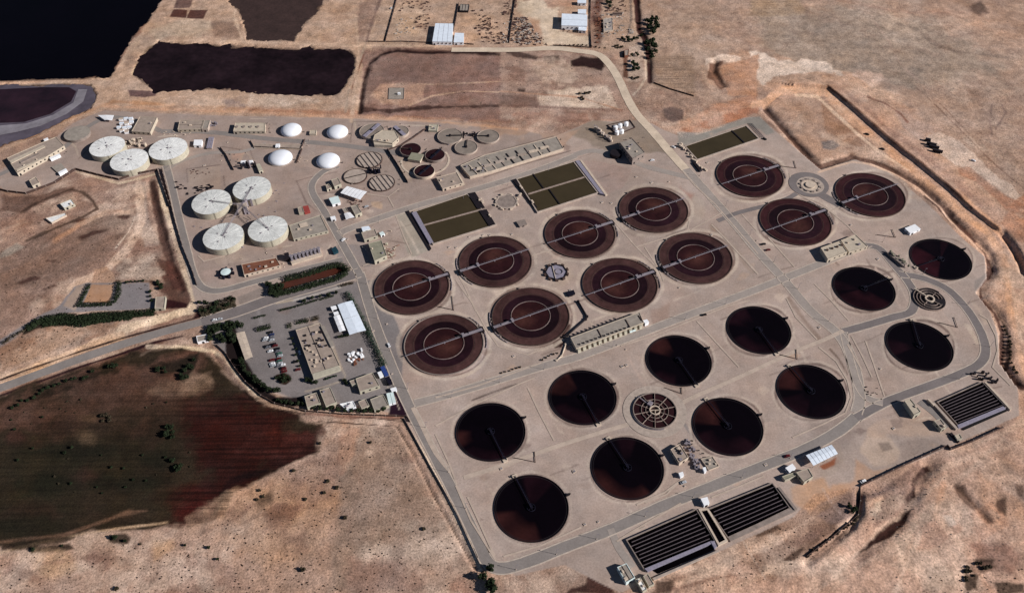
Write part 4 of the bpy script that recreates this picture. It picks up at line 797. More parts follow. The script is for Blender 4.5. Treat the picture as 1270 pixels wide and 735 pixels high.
AER = [  # ellipse box in the picture, side of the drive unit, words that place it
 ((464.2,557,324.6,389.5),'R','nearest the compound hedge, upper leftmost', (0.1,-0.6)),
 ((569.5,659.4,294.4,355.9),'L','just below the left olive filter basin', (-0.1,-0.7)),
 ((499.3,602,390.6,465),'R','lowest of all, with pale spill stains', (0.3,0.3)),
 ((609.4,707.2,357,429.5),'L','with a brown overflow patch at its lower right rim', (-0.6,0.2)),
 ((675.7,763.1,261.7,320.5),'R','directly below the right olive filter basin', (0.3,-0.5)),
 ((767.4,853.9,233,288.9),'L','topmost in the block of eight', (0.2,-0.6)),
 ((817.1,908.7,289.7,352),'L','right end of the block of eight', (0.1,0.1)),
 ((721.7,816,322.1,386.1),'R','right above the long blower building', (-0.5,0.3)),
 ((888.2,972,192.7,246),'R','in front of the single olive basin', (0.3,-0.6)),
 ((941.1,1032.2,247.3,304.6),'R','directly behind the small vented pump hall', (0.1,0.6)),
 ((1035,1123.3,215.4,269.4),'L','farthest right, beside the curved drainage channel', (-0.5,-0.4))]
pA, pB = G(*cpx('c1',(80,655))), G(*cpx('c1',(500,520))); BD = math.atan2(pB[1]-pA[1], pB[0]-pA[0])
RA = 6.2118*CH/100; RC = 4.9661*CH/100
def ell_centre(bx, R):
    x, y = G((bx[0]+bx[1])/2, (bx[2]+bx[3])/2)
    for _ in range(4):
        P_ = [projv(x+R*math.cos(t), y+R*math.sin(t)) for t in np.linspace(0, 6.283, 73)]
        du = (bx[0]+bx[1])/2-(min(p[0] for p in P_)+max(p[0] for p in P_))/2; dv = (bx[2]+bx[3])/2-(min(p[1] for p in P_)+max(p[1] for p in P_))/2
        u, v = projv(x, y); x, y = G(u+du, v+dv)
    return x, y
AERC = []
for bi, (bx, side, words, seed) in enumerate(AER):
    c = ell_centre(bx, RA); AERC.append(c); sg = 1 if side == 'R' else -1
    t = empty('aeration_basin', (*c, 0), 'round brown ringed aeration basin '+words, 'basin', 'brown ringed aeration basins')
    MB().ring(c, RA-0.7, RA, 0, 1.0, 120).build('basin_wall', 'stainc' if bi != 2 else 'conc_d', t)
    t0 = bi*1.7; L1, L2, L3 = np.array(alb0((68,45,43))), np.array(alb0((32,14,20))), np.array(alb0((42,18,20))); hb = np.array(alb0((88,54,46)))
    if bi in (8, 9, 10): L1 = np.array(alb0((54,28,30)))
    def colf(x, y, q, a):
        gr_ = 1+.16*vn1(x*.16+bi, y*.16)+.10*vn1(x*.5, y*.5+bi)
        if q > 0.80: cc = L1*(1+0.12*math.sin(a*2+t0)+0.09*math.sin(q*150)+0.05*math.sin(q*63+a))
        elif q > 0.755: cc = L1*0.8+L2*0.2
        elif q > 0.51: cc = L2*(1+0.35*math.sin(a*1.0+t0))*(1.35 if 0.60 < q < 0.625 else 1)
        else:
            L3_ = L3*(1+.12*math.sin(q*90))
            h = max(0, 1-math.hypot((x-c[0])/RA-seed[0]*0.35, (y-c[1])/RA+seed[1]*0.35)/0.42); cc = L3*(1-0.6*h)+hb*0.6*h
        return tuple(cc*gr_)
    disc_mesh(c, RA-0.7, 0.55, colf, 'mixed_liquor', 'liquor', t, nr=70, na=144)
    MB().ring(c, RA*0.497, RA*0.511, 0, 1.0, 90).build('inner_ring_wall', 'ringc', t)
    MB().ring(c, RA*0.765, RA*0.773, 0, 0.68, 90).build('middle_ring_wall', 'stainc', t)
    d = (math.cos(BD)*sg, math.sin(BD)*sg); n_ = (-d[1], d[0])
    P = lambda r, s=0: (c[0]+d[0]*r*RA+n_[0]*s, c[1]+d[1]*r*RA+n_[1]*s)
    b_ = MB().beam(P(-1.03), P(1.0), 0.85, 1.9, 2.15)
    for q in (-0.5, 0.02, 0.5, -0.77): b_.box((*P(q), 0.3), (0.7, 0.7, 1.6), BD)
    b_.build('walkway', 'steel', t)
    hr = MB()
    for s in (-0.6, 0.6): hr.tube((*P(-1.03, s), 3.0), (*P(1.0, s), 3.0), 0.05, 4)
    for q in np.arange(-1.0, 1.0, 0.12):
        for s in (-0.6, 0.6): hr.tube((*P(q, s), 2.1), (*P(q, s), 3.0), 0.04, 4)
    hr.build('handrail', 'steel', t)
    pm = MB().beam(P(0.5, 0), P(1.04, 0), 2.6, 2.2, 2.6); pm.box((*P(0.52, 0), 2.6), (2.2, 3.4, 1.4), BD); pm.box((*P(0.75, 0.3), 2.6), (5.0, 1.0, 0.7), BD); pm.build('drive_platform', 'steel', t)
    p2 = MB().box((*P(1.03, 0), 0), (3.2, 4.4, 2.3), BD); p2.box((*P(1.06, 3.0), 0), (2.0, 1.6, 1.4), BD); p2.build('access_stair', 'dark', t)
    p3 = MB()
    for k in range(5):
        a = BD+(0 if sg > 0 else math.pi)+random.uniform(0.12, 0.35)*random.choice((-1, 1)); r_ = RA+random.uniform(0.6, 1.6); p3.box((c[0]+r_*math.cos(a), c[1]+r_*math.sin(a), 0), (random.uniform(.8, 1.8), random.uniform(.6, 1.2), random.uniform(.5, 1.3)), a)
    a = random.uniform(1.8, 2.4); p3.box((c[0]+(RA+.9)*math.cos(a), c[1]+(RA+.9)*math.sin(a), 0), (1.6, 1.2, 1.2), a)
    p3.build('valve_box', 'conc_d', t)
    ar = MB(); a0_ = BD+(0 if sg > 0 else math.pi)-0.55
    pts = [(c[0]+(RA+2.2)*math.cos(a0_+k*0.1), c[1]+(RA+2.2)*math.sin(a0_+k*0.1), 0.5) for k in range(12)]
    for k in range(11): ar.tube(pts[k], pts[k+1], 0.3, 6)
    for k in (0, 4, 8, 11): ar.tube(pts[k], (pts[k][0]*.98+c[0]*.02, pts[k][1]*.98+c[1]*.02, 0.5), 0.25, 6)
    ar.build('air_pipe', 'steel', t)
# ------------------------------------------------------------------ secondary clarifiers: near-black discs
# wedges: (from, to) picture bearing in degrees anticlockwise from the right, inner radius, colour
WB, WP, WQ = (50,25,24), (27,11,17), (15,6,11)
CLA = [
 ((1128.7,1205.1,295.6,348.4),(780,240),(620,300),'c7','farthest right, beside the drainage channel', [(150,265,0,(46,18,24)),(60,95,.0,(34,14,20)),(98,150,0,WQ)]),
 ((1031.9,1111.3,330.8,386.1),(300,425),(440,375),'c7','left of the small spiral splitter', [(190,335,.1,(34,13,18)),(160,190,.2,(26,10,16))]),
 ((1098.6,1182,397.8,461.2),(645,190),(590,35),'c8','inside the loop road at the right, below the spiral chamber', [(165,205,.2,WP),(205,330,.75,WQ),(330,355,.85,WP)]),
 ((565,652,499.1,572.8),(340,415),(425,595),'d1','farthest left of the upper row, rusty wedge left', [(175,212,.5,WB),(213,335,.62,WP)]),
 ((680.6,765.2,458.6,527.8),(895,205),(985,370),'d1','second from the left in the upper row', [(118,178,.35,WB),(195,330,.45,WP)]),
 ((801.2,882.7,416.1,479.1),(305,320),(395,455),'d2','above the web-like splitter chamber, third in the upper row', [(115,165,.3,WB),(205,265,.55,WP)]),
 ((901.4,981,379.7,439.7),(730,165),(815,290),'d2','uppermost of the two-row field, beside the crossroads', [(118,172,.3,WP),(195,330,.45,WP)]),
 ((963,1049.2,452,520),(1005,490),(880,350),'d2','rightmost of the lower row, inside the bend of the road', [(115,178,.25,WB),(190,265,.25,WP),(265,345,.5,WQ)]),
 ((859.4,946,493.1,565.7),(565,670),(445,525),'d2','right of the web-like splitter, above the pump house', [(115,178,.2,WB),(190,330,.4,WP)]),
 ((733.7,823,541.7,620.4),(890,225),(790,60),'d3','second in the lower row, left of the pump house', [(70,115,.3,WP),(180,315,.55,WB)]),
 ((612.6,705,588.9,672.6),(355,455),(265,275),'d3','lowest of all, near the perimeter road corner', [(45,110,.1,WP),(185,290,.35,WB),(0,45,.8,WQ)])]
for (bx, hub, end, cr, words, wed) in CLA:
    c = ell_centre(bx, RC); t = empty('clarifier', (*c, 0), 'round black settling tank '+words, 'settling tank', 'black round settling tanks')
    MB().ring(c, RC-0.45, RC, 0, 0.55, 120).build('tank_wall', 'dark', t)
    MB().ring(c, RC-1.6, RC-1.3, 0, 0.2, 120).build('weir_channel', 'dark', t)
    cu, cv = projv(*c); base = np.array(alb0((7,3,7)))
    ph = random.uniform(0, 6)
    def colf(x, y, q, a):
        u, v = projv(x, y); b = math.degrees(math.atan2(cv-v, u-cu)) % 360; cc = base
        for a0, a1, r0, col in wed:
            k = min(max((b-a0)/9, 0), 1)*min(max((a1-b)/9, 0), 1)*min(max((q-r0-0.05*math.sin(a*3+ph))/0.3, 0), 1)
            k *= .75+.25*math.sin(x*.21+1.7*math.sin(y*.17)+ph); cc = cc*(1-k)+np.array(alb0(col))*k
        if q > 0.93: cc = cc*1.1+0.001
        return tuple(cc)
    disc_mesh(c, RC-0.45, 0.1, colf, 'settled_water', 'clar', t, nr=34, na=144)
    e = G(*cpx(cr, end)); a = math.atan2(e[1]-c[1], e[0]-c[0]); P = lambda r, s=0: (c[0]+math.cos(a)*r*RC-math.sin(a)*s, c[1]+math.sin(a)*r*RC+math.cos(a)*s)
    b_ = MB().beam(P(0.0), P(1.04), 0.65, 1.2, 1.4)
    for s in (-0.6, 0.6):
        b_.tube((*P(0.0, s), 2.3), (*P(1.04, s), 2.3), 0.06, 4)
        for q in np.arange(0.05, 1.03, 0.11): b_.tube((*P(q, s), 1.4), (*P(q, s), 2.3), 0.05, 4)
    b_.build('scraper_bridge', 'steel_d', t)
    h_ = MB().ring(c, 2.7, 3.0, 0.1, 0.9, 32); h_.cyl(c, 0.9, 0.1, 2.3, 16); h_.box((*P(0.06, 0), 1.4), (1.8, 1.6, 1.0), a)
    for k in range(6): q = a+k*math.pi/3; h_.beam((c[0]+.8*math.cos(q), c[1]+.8*math.sin(q)), (c[0]+2.8*math.cos(q), c[1]+2.8*math.sin(q)), 0.25, 0.7, 0.95)
    h_.build('centre_well', 'steel_d', t)
    e_ = MB().box((*P(1.06, 0), 0), (2.6, 3.4, 0.8), a); e_.box((*P(1.05, 1.6), .8), (1.2, .6, .9), a); e_.build('landing', 'conc_l', t)
    q = math.radians(25 if end[1] > hub[1] else 20); 
    px_ = MB(); bx_, by_ = c[0]+(RC+1.4)*math.cos(q), c[1]+(RC+1.4)*math.sin(q); px_.box((bx_, by_, 0), (2.2, 1.6, 1.3), q); px_.cyl((bx_+1.6, by_+.6), 0.5, 0, 1.6, 10); px_.build('scum_pump', 'dark', t)
# ------------------------------------------------------------------ white roofed sludge tanks, domes, other round tanks
def tank(c_, box_, h, name, label, cat, group, roof, wall, cone=0.6, spokes=True):
    u0, v0 = cpx(c_, (box_[0], box_[2])); u1, v1 = cpx(c_, (box_[1], box_[3])); vm = (v0+v1)/2
    a, b = G(u0, vm, h), G(u1, vm, h); R = math.hypot(a[0]-b[0], a[1]-b[1])/2*0.985; c = G((u0+u1)/2, vm, h)
    t = empty(name, (*c, 0), label, cat, group)
    mb = MB().cyl(c, R, 0, h, 96, top=False)
    for k in range(1, 4): mb.ring(c, R, R+0.12, h*k/4-0.1, h*k/4+0.1, 96)
    mb.build('tank_wall', wall, t)
    MB().cyl(c, R+0.15, h-0.05, h+cone, 96, r1=1.2).build('tank_roof', roof, t)
    if spokes:
        s_ = MB(); n_ = 18
        for k in range(n_):
            q = 2*math.pi*k/n_; s_.tube((c[0]+1.2*math.cos(q), c[1]+1.2*math.sin(q), h+cone+0.02), (c[0]+R*math.cos(q), c[1]+R*math.sin(q), h+0.05), 0.09, 4)
        s_.build('roof_rib', 'tankgrey' if roof == 'dirtywhite' else 'dirtywhite', t)
        v_ = MB().cyl(c, 0.9, h+cone-.1, h+cone+0.9, 14)
        for k in range(4): q = k*1.7+R; r_ = R*(.15+.1*k); v_.box((c[0]+r_*math.cos(q), c[1]+r_*math.sin(q), h), (1.4, .8, 1.0), q)
        v_.build('roof_hatch', 'steel', t)
        l_ = MB(); q = -1.2; x_, y_ = c[0]+(R+.35)*math.cos(q), c[1]+(R+.35)*math.sin(q)
        for s in (-.35, .35): l_.tube((x_-s*math.sin(q), y_+s*math.cos(q), 0), (x_-s*math.sin(q), y_+s*math.cos(q), h+1), .07, 4)
        l_.build('ladder', 'dark', t)
    return t, c, R
GT_ = 'large sludge tanks with pale roofs'
T = [tank('b1',(645,890,222,372),7.0,'sludge_tank','large white roofed sludge tank, leftmost of the upper three','tank',GT_,'dirtywhite','cream'),
 tank('b1',(793,1057,318,470),7.0,'sludge_tank','large white roofed sludge tank, lowest of the upper three above the bent wall','tank',GT_,'dirtywhite','cream'),
 tank('px',(185.3,231.7,172,196.5),7.0,'sludge_tank','large white roofed sludge tank, rightmost of the upper three','tank',GT_,'dirtywhite','cream'),
 tank('b5',(398,667,53,215),7.2,'sludge_tank','large pale grey roofed sludge tank, top right of the lower four','tank',GT_,'tankgrey','cream'),
 tank('b5',(105,380,150,312),7.2,'sludge_tank','large pale grey roofed sludge tank, top left of the lower four','tank',GT_,'tankgrey','cream'),
 tank('b5',(185,472,390,565),7.2,'sludge_tank','large pale grey roofed sludge tank, bottom left of the lower four','tank',GT_,'tankgrey','cream'),
 tank('b5',(507,787,335,513),7.2,'sludge_tank','large pale grey roofed sludge tank beside the flat grey roofed hall, bottom right of four','tank',GT_,'tankgrey','cream')]
tank('f5',(490,680,155,275),3.0,'grey_tank','grey flat round tank beside the long beige building near the curved pond','tank',None,'greyroof','conc_d',0.2,False)
def walkway_to(ti, tc, h, zc=8.0):
    t, c, R = T[ti]; p = (c[0], c[1], h+0.9); q = (*tc, zc); mb = MB()
    a = math.atan2(q[1]-p[1], q[0]-p[0]); L = math.hypot(q[0]-p[0], q[1]-p[1]); n_ = (-math.sin(a)*.5, math.cos(a)*.5)
    for s in (-1, 1):
        mb.tube((p[0]+n_[0]*s, p[1]+n_[1]*s, p[2]), (q[0]+n_[0]*s, q[1]+n_[1]*s, q[2]), .14, 5); mb.tube((p[0]+n_[0]*s, p[1]+n_[1]*s, p[2]+1), (q[0]+n_[0]*s, q[1]+n_[1]*s, q[2]+1), .07, 4)
    for k in range(int(L/1.5)): f = k*1.5/L; x, y, z = lerp(p, q, f); mb.tube((x-n_[0], y-n_[1], z), (x+n_[0], y+n_[1], z), .1, 4); mb.tube((x+n_[0], y+n_[1], z), (x+n_[0], y+n_[1], z+1), .05, 4)
    mb.build('gantry', 'steel', t)
dc = G(*cpx('b5',(475,300)))
for k in (3, 4, 5, 6): walkway_to(k, dc, 7.2)
dt = empty('control_tower', (*dc, 0), 'pale equipment platform with stairs in the middle of the four grey roofed tanks', 'platform')
mb = MB().box((*dc, 0), (9, 9, 7.5), .3); mb.build('tower_body', 'conc', dt)
mb = MB()
for k in range(16): a, b = random.uniform(-7, 7), random.uniform(-6, 8); mb.box((dc[0]+a, dc[1]+b, 0), (random.uniform(.8, 3), random.uniform(.8, 2.5), random.uniform(1.5, 9)), random.uniform(0, 1.5))
mb.pieces('equipment', 'steel', dt)
mb = MB()
for k in range(14): a, b = random.uniform(-12, 10), random.uniform(-12, 8); mb.tube((dc[0]+a, dc[1]+b, random.uniform(.5, 5)), (dc[0]+a+random.uniform(-8, 8), dc[1]+b+random.uniform(-5, 5), random.uniform(.5, 5)), .25, 6)
mb.pieces('pipework', 'dark', dt)
dc2 = G(*cpx('b1',(965,275))); t = empty('valve_station', (*dc2, 0), 'cluster of pipes and valve boxes between the three white roofed tanks', 'pipework')
mb = MB()
for k in range(18): a, b = random.uniform(-12, 14), random.uniform(-7, 7); mb.box((dc2[0]+a, dc2[1]+b, 0), (random.uniform(.8, 4), random.uniform(.8, 2.5), random.uniform(.8, 4)), random.choice((.1, 1.6, .8)))
mb.pieces('valve_box', 'conc_l', t); mb = MB()
for k in range(12): a, b = random.uniform(-12, 10), random.uniform(-7, 5); mb.tube((dc2[0]+a, dc2[1]+b, 2), (dc2[0]+a+random.uniform(-9, 9), dc2[1]+b+random.uniform(-3, 3), 2.5), .3, 6)
mb.pieces('pipe', 'dark', t)
for c_, bx, lab in (('px',(348.1,373.6,152.2,169),'white gas dome, upper left of the four'),('px',(405.2,431.4,154.2,171.8),'white gas dome, upper right of the four'),('px',(332.5,362.3,185.8,204.1),'white gas dome, lower left of the four'),('px',(392.3,421.1,189.2,208),'white gas dome, lower right of the four, beside the tan sheds')):
    a, b = G(bx[0], (bx[2]+bx[3])/2, 2.5), G(bx[1], (bx[2]+bx[3])/2, 2.5); R = math.hypot(a[0]-b[0], a[1]-b[1])/2; c = G((bx[0]+bx[1])/2, (bx[2]+bx[3])/2, 2.4)
    t = empty('gas_dome', (*c, 0), lab, 'gas holder', 'white gas domes'); mb = MB(); prev = None; vs = []; n_ = 48
    for i in range(13):
        th_ = math.radians(-18+i*9); r_ = R*math.cos(th_); z_ = max(0, 6.6*(math.sin(th_)+.31)/1.31)
        vs += [(c[0]+r_*math.cos(2*math.pi*k/n_), c[1]+r_*math.sin(2*math.pi*k/n_), z_) for k in range(n_)]
    fs = [(i*n_+k, i*n_+(k+1) % n_, (i+1)*n_+(k+1) % n_, (i+1)*n_+k) for i in range(12) for k in range(n_)]+[tuple(12*n_+k for k in range(n_))]
    mb.add(vs, fs, True); mb.build('membrane', 'dome', t); MB().ring(c, R*.96, R*1.06, 0, .5, 48).build('base_ring', 'conc', t)
    x, y = c[0]+R+3, c[1]-2; MB().box((x, y, 0), (1.6, 1.2, 1.4)).build('blower', 'conc_d', t)
# grey thickeners, settlers, maroon digesters
def rtank(c_, cx, cy, rx, h, wallm, topm, name, label, cat, group, top_z=None, bars=None, bridge=None):
    u, v = cpx(c_, (cx, cy)); s = CROPS[c_][2]; a, b = G(u-rx/s, v, h), G(u+rx/s, v, h); R = math.hypot(a[0]-b[0], a[1]-b[1])/2; c = G(u, v, h)
    t = empty(name, (*c, 0), label, cat, group); MB().ring(c, R-.4, R, 0, h, 64).build('tank_wall', wallm, t)
    MB().disc(c, R-.4, h-.4 if top_z is None else top_z, 64).build('liquid_surface', topm, t)
    if bars:
        ang, n_, m_ = bars
        for k in range(n_):
            o_ = (k-(n_-1)/2)*2*R/(n_+0.6); hl = math.sqrt(max(R*R-o_*o_, 0)); dx, dy = math.cos(ang), math.sin(ang)
            p = (c[0]-dy*o_-dx*hl, c[1]+dx*o_-dy*hl); q = (c[0]-dy*o_+dx*hl, c[1]+dx*o_+dy*hl); MB().beam(p, q, .5, h-.3, h+.25).build('launder', m_, t)
    if bridge:
        ang, wd, m_, half = bridge; dx, dy = math.cos(ang), math.sin(ang); p = (c[0]-dx*R*half, c[1]-dy*R*half); q = (c[0]+dx*R*1.02, c[1]+dy*R*1.02)
        MB().beam(p, q, wd, h+.3, h+.9).build('bridge', m_, t); MB().cyl(c, 1.3, h-.4, h+1.4, 16).build('centre_drum', 'dark', t)
    return t, c, R
M['greyliq'] = mat('grey_green_liquor', (136,124,114), var=0.14, scale=0.15, rough=0.5, var2=.1)
rtank('b3',352,185,88,3.0,'conc','greyliq','thickener','grey thickener tank with a slanted blue grey cover, nearest the domes','thickener','grey thickeners',bridge=(1.02,4,'lilac',1))
rtank('b3',552,188,66,3.0,'conc','greyliq','thickener','smaller grey thickener with blue grey cover strip, right of the beige dewatering house','thickener','grey thickeners',bridge=(2.2,4,'lilac',1))
rtank('b3',912,222,90,2.2,'conc','greyliq','thickener','grey round tank upper left of the trio with a thin spoke bridge','thickener','grey thickeners',bridge=(0.0,.8,'dark',0))
rtank('b3',1186,224,80,2.2,'conc','greyliq','thickener','grey round tank on the right of the trio with a thin spoke bridge','thickener','grey thickeners',bridge=(3.14,.8,'dark',0))
rtank('b3',1028,302,82,2.2,'conc','greyliq','thickener','grey round tank at the bottom of the trio with a thin spoke bridge','thickener','grey thickeners',bridge=(1.5,.8,'dark',0))
p0 = G(*cpx('b3',(1040,222))); t = empty('valve_hub', (*p0, 0), 'dark valve hub in the middle of the trio of grey round tanks', 'pipework'); mb = MB()
for k in range(12): mb.box((p0[0]+random.uniform(-6, 8), p0[1]+random.uniform(-4, 4), 0), (random.uniform(.8, 2.4), random.uniform(.8, 2), random.uniform(1, 3.5)), .2*k)
mb.build('valve_box', 'dark', t)
rtank('b3',336,392,92,1.4,'stainc','conc','grit_tank','flat round tank with slatted launders, upper left of the clover group','tank','clover group of flat tanks',bars=(-1.05,5,'conc_d'))
rtank('b3',425,556,92,1.4,'stainc','conc','grit_tank','flat round tank with slatted launders, lower right of the clover group','tank','clover group of flat tanks',bars=(-1.05,5,'conc_d'))
rtank('b3',235,508,84,1.4,'stainc','conc','grit_tank','flat plain tank with one pipe, left of the clover group beside the curved road','tank','clover group of flat tanks',bars=(.35,1,'dark'))
p0 = G(*cpx('b3',(372,475))); t = empty('pump_cluster', (*p0, 0), 'dark blue cluster of pumps at the centre of the clover group', 'pumps'); mb = MB()
for k in range(16): mb.box((p0[0]+random.uniform(-6, 6), p0[1]+random.uniform(-5, 5), 0), (random.uniform(.8, 2.6), random.uniform(.8, 2.6), random.uniform(1, 4.5)), .3*k)
mb.build('pump_body', 'steel_d', t)
rtank('b3',630,318,76,3.2,'conc_d','darkred','digester_tank','small maroon tank, upper left of the trio ringed by a pale path','tank','small maroon tanks',bridge=(3.0,.8,'stainc',0))
rtank('b3',805,357,72,3.2,'conc_d','darkred','digester_tank','small maroon tank, right of the trio with a bluish bridge','tank','small maroon tanks',bridge=(1.0,2.2,'steel_d',.8))
rtank('b3',728,472,75,3.2,'conc_l','darkred','digester_tank','small maroon tank, lowest of the trio with a pale rim','tank','small maroon tanks',bridge=(.95,2.2,'steel_d',.8))
x, y = G(*cpx('b3',(735,400))); RZ[0] += .003; tag(MB().ring((x, y), 23, 25, 0, .25, 64, -3.2, .6).build('path', 'conc_l'), kind='structure')
x, y = G(*cpx('b3',(670,390))); t = empty('pump_house', (x, y, 0), 'small beige pump block between the maroon tanks', 'building'); MB().box((x, y, 0), (13, 11, 3), -.3).build('wall', 'beige', t); MB().box((x, y, 3), (13.4, 11.4, .3), -.3).build('roof', 'greenroof', t)
# splitter chambers
def splitter(c_, p, R, n_, name, label, topm, rimm, blocks, bm, h=1.2):
    x, y = G(*cpx(c_, p)); t = empty(name, (x, y, 0), label, 'splitter chamber'); mb = MB(); mb.ring((x, y), R*.88, R, 0, h, n_); mb.build('chamber_wall', rimm, t); MB().disc((x, y), R*.88, h-.35, n_).build('chamber_cover', topm, t); b = MB()
    for k in range(blocks): a = 2*math.pi*(k+.5)/blocks; b.box((x+R*1.04*math.cos(a), y+R*1.04*math.sin(a), 0), (1.6, 2.6, h+.4), a)
    if blocks: b.pieces('gate_box', bm, t)
    return t, (x, y)
t, c = splitter('c1', (838,98), 11, 8, 'splitter_chamber', 'pale octagonal splitter chamber between the two olive filter basins', 'conc_d', 'conc', 8, 'conc_l')
t, c = splitter('c1', (1128,508), 10, 8, 'splitter_chamber', 'blue grey octagonal splitter chamber with a round hatch between brown basins', 'lilac', 'dark', 10, 'stainc')
MB().ring((c[0]+2.5, c[1]), 3, 3.6, .8, 1.5, 32).build('hatch', 'steel', t); MB().beam((c[0]-3, c[1]+7), (c[0]-1, c[1]-8), .5, .9, 1.5).build('walkway', 'conc_l', t)
t, c = splitter('c5', (950,580), 9, 24, 'splitter_chamber', 'pale ring chamber at the centre of the small roundabout', 'conc_l', 'conc', 10, 'conc_d', .8)
mb = MB().cyl(c, 4.5, .4, 1.5, 24); mb.build('centre_slab', 'conc_l', t)
c = G(*cpx('d2', (178,592))); t = empty('web_splitter', (*c, 0), 'round maroon splitter with web-like concrete spokes among the black tanks', 'splitter chamber')
Rw = 16.6; MB().ring(c, Rw-.6, Rw, 0, 1.5, 64).build('chamber_wall', 'conc_d', t); MB().disc(c, Rw-.6, .6, 64).build('liquid_surface', 'darkred', t); mb = MB()
for q in (.42, .62): mb.ring(c, Rw*q-.15, Rw*q+.15, .5, 1.4, 16)
for k in range(10): a = 2*math.pi*k/10+.2; mb.beam((c[0]+3*math.cos(a), c[1]+3*math.sin(a)), (c[0]+Rw*math.cos(a), c[1]+Rw*math.sin(a)), .35, .5, 1.4)
mb.build('radial_wall', 'conc_rim', t); mb = MB().ring(c, 3.4, 4.2, .5, 2, 32); mb.beam((c[0]-3.6, c[1]), (c[0]+3.6, c[1]), .5, .5, 2); mb.beam((c[0], c[1]-3.6), (c[0], c[1]), .5, .5, 2); mb.build('centre_well', 'conc_l', t)
mb = MB(); mb.beam((c[0]-11, c[1]+13), (c[0]-2, c[1]+3), .7, 1.5, 1.8); mb.box((c[0]-3, c[1]+6, .5), (4, 3, 2.2), .9); mb.ring(c, Rw+.4, Rw+.7, 0, 1.1, 48, 2.6, 5.0); mb.build('walkway', 'steel', t)
c = G(*cpx('c7', (697,495))); t = empty('spiral_splitter', (*c, 0), 'round splitter chamber with pale concentric rings beside the loop road', 'splitter chamber')
Rw = 13.2; MB().disc(c, Rw-.3, .3, 64).build('liquid_surface', 'dark', t); mb = MB()
for q in (1.0, .80, .60): mb.ring(c, Rw*q-.4, Rw*q, 0, 1.2, 56, 0 if q < 1 else .6, 5.6)
for k in range(4): a = k*math.pi/2+.75; mb.beam((c[0]+3*math.cos(a), c[1]+3*math.sin(a)), (c[0]+Rw*.8*math.cos(a), c[1]+Rw*.8*math.sin(a)), .5, .2, 1.2)
mb.build('ring_wall', 'conc_rim', t); mb = MB().ring(c, 2.8, 4.0, 0, 1.6, 32); mb.beam((c[0]-9, c[1]+12), (c[0]-2, c[1]+3), 1.0, 1.2, 1.6); mb.build('centre_well', 'conc_l', t)
# ------------------------------------------------------------------ olive filter basins
def basin(c_, quad, h, label, group, dividers, cross, strip_l, strip_r, lanes=None):
    P_ = ccw([G(*q, h) for q in K(c_, quad)]); cc = cen(P_); t = empty('filter_basin', (*cc, 0), label, 'basin', group)
    out = inset(P_, -1.0); MB().frame(out, 1.0, 0, h).build('basin_wall', 'conc', t)
    MB().add([(x, y, h-.5) for x, y in P_], [tuple(range(len(P_)))]).build('water_surface', 'olive', t)
    for (a, b, wd, m_, zz) in dividers:
        p, q = G(*cpx(c_, a), h), G(*cpx(c_, b), h); MB().beam(p, q, wd, 0, h+zz).build('divider_wall', m_, t)
    return t
t = basin('c1', [(300,152),(607,50),(775,225),(412,336)], 1.6, 'wide olive water filter basin in two lanes, left of the octagonal chamber', 'olive filter basins', [((350,232),(715,133),1.6,'conc_rim',.1)], None, None, None)
def cover(c_, quad, z0, z1, m_, name, t): P_ = [G(*q, z1) for q in K(c_, quad)]; return MB().prism(P_, z0, z1).build(name, m_, t)
cover('c1', [(285,158),(312,150),(412,330),(388,335)], .2, 1.9, 'lilac', 'launder_cover', t); cover('c1', [(612,46),(655,38),(712,128),(668,134)], .2, 1.8, 'dark', 'outlet_channel', t); cover('c1', [(678,146),(722,138),(772,222),(738,238)], .2, 1.8, 'dark', 'outlet_channel', t)  # the two dark outlet blocks are chambers with their shade put into the colour
cover('c1', [(250,150),(268,145),(400,365),(388,378)], 0, .8, 'dark', 'dark_side_strip', t)  # dark strip stands in for the basin wall's cast shadow on the ground
mb = MB()
for p in ((680,85),(700,100),(738,172),(745,180),(690,78),(700,90)): mb.box((*G(*cpx('c1', p), 2), 1.8), (1.6, 1.2, 1.2), .4)
mb.build('gate_actuator', 'conc_l', t)
t = basin('px', [(641.6,221.8),(710.9,200.5),(740.5,238.5),(667,262)], 1.6, 'olive water filter basin split by dark cross walls, right of the octagonal chamber', 'olive filter basins', [((655,240.5),(724.6,219.5),1.6,'conc_rim',.1),((661,215.5),(674.3,233.6),1.0,'dark',.15),((681,234.5),(694.5,253.5),1.0,'dark',.15)], None, None, None)
cover('b4', [(655,402),(682,396),(862,640),(830,632)], .2, 1.9, 'lilac', 'launder_cover', t); cover('b4', [(205,535),(225,530),(385,735),(360,735)], 0, 1.4, 'dark', 'dark_side_strip', t)
cover('b4', [(688,396),(700,394),(885,640),(872,648)], .0, 1.2, 'conc_l', 'side_kerb', t); mb = MB()
for p in ((262,585),(272,595),(345,690),(352,700),(258,650),(265,640)): mb.box((*G(*cpx('b4', p), 1.5), 1.4), (1.6, 1.6, 1.3), .4)
mb.build('gate_actuator', 'conc_l', t)
t = basin('c5', [(60,295),(490,150),(580,240),(145,388)], 1.5, 'single olive water filter basin at the upper right corner of the plant', 'olive filter basins', [((390,184),(482,272),1.2,'dark',.15)], None, None, None)
mb = MB()
for p in ((30,285),(40,310),(55,325),(75,350),(100,375),(115,395),(130,410),(150,440),(170,450),(195,465),(205,470),(20,300)): mb.box((*G(*cpx('c5', p)), 0), (random.uniform(1.5, 3.5), random.uniform(1.5, 2.5), random.uniform(1, 2.6)), -.85)
mb.build('inlet_gate', 'conc_l', t); cover('c5', [(110,410),(125,405),(180,465),(160,475)], 0, 1.6, 'dark', 'dark_side_strip', t); mb = MB()
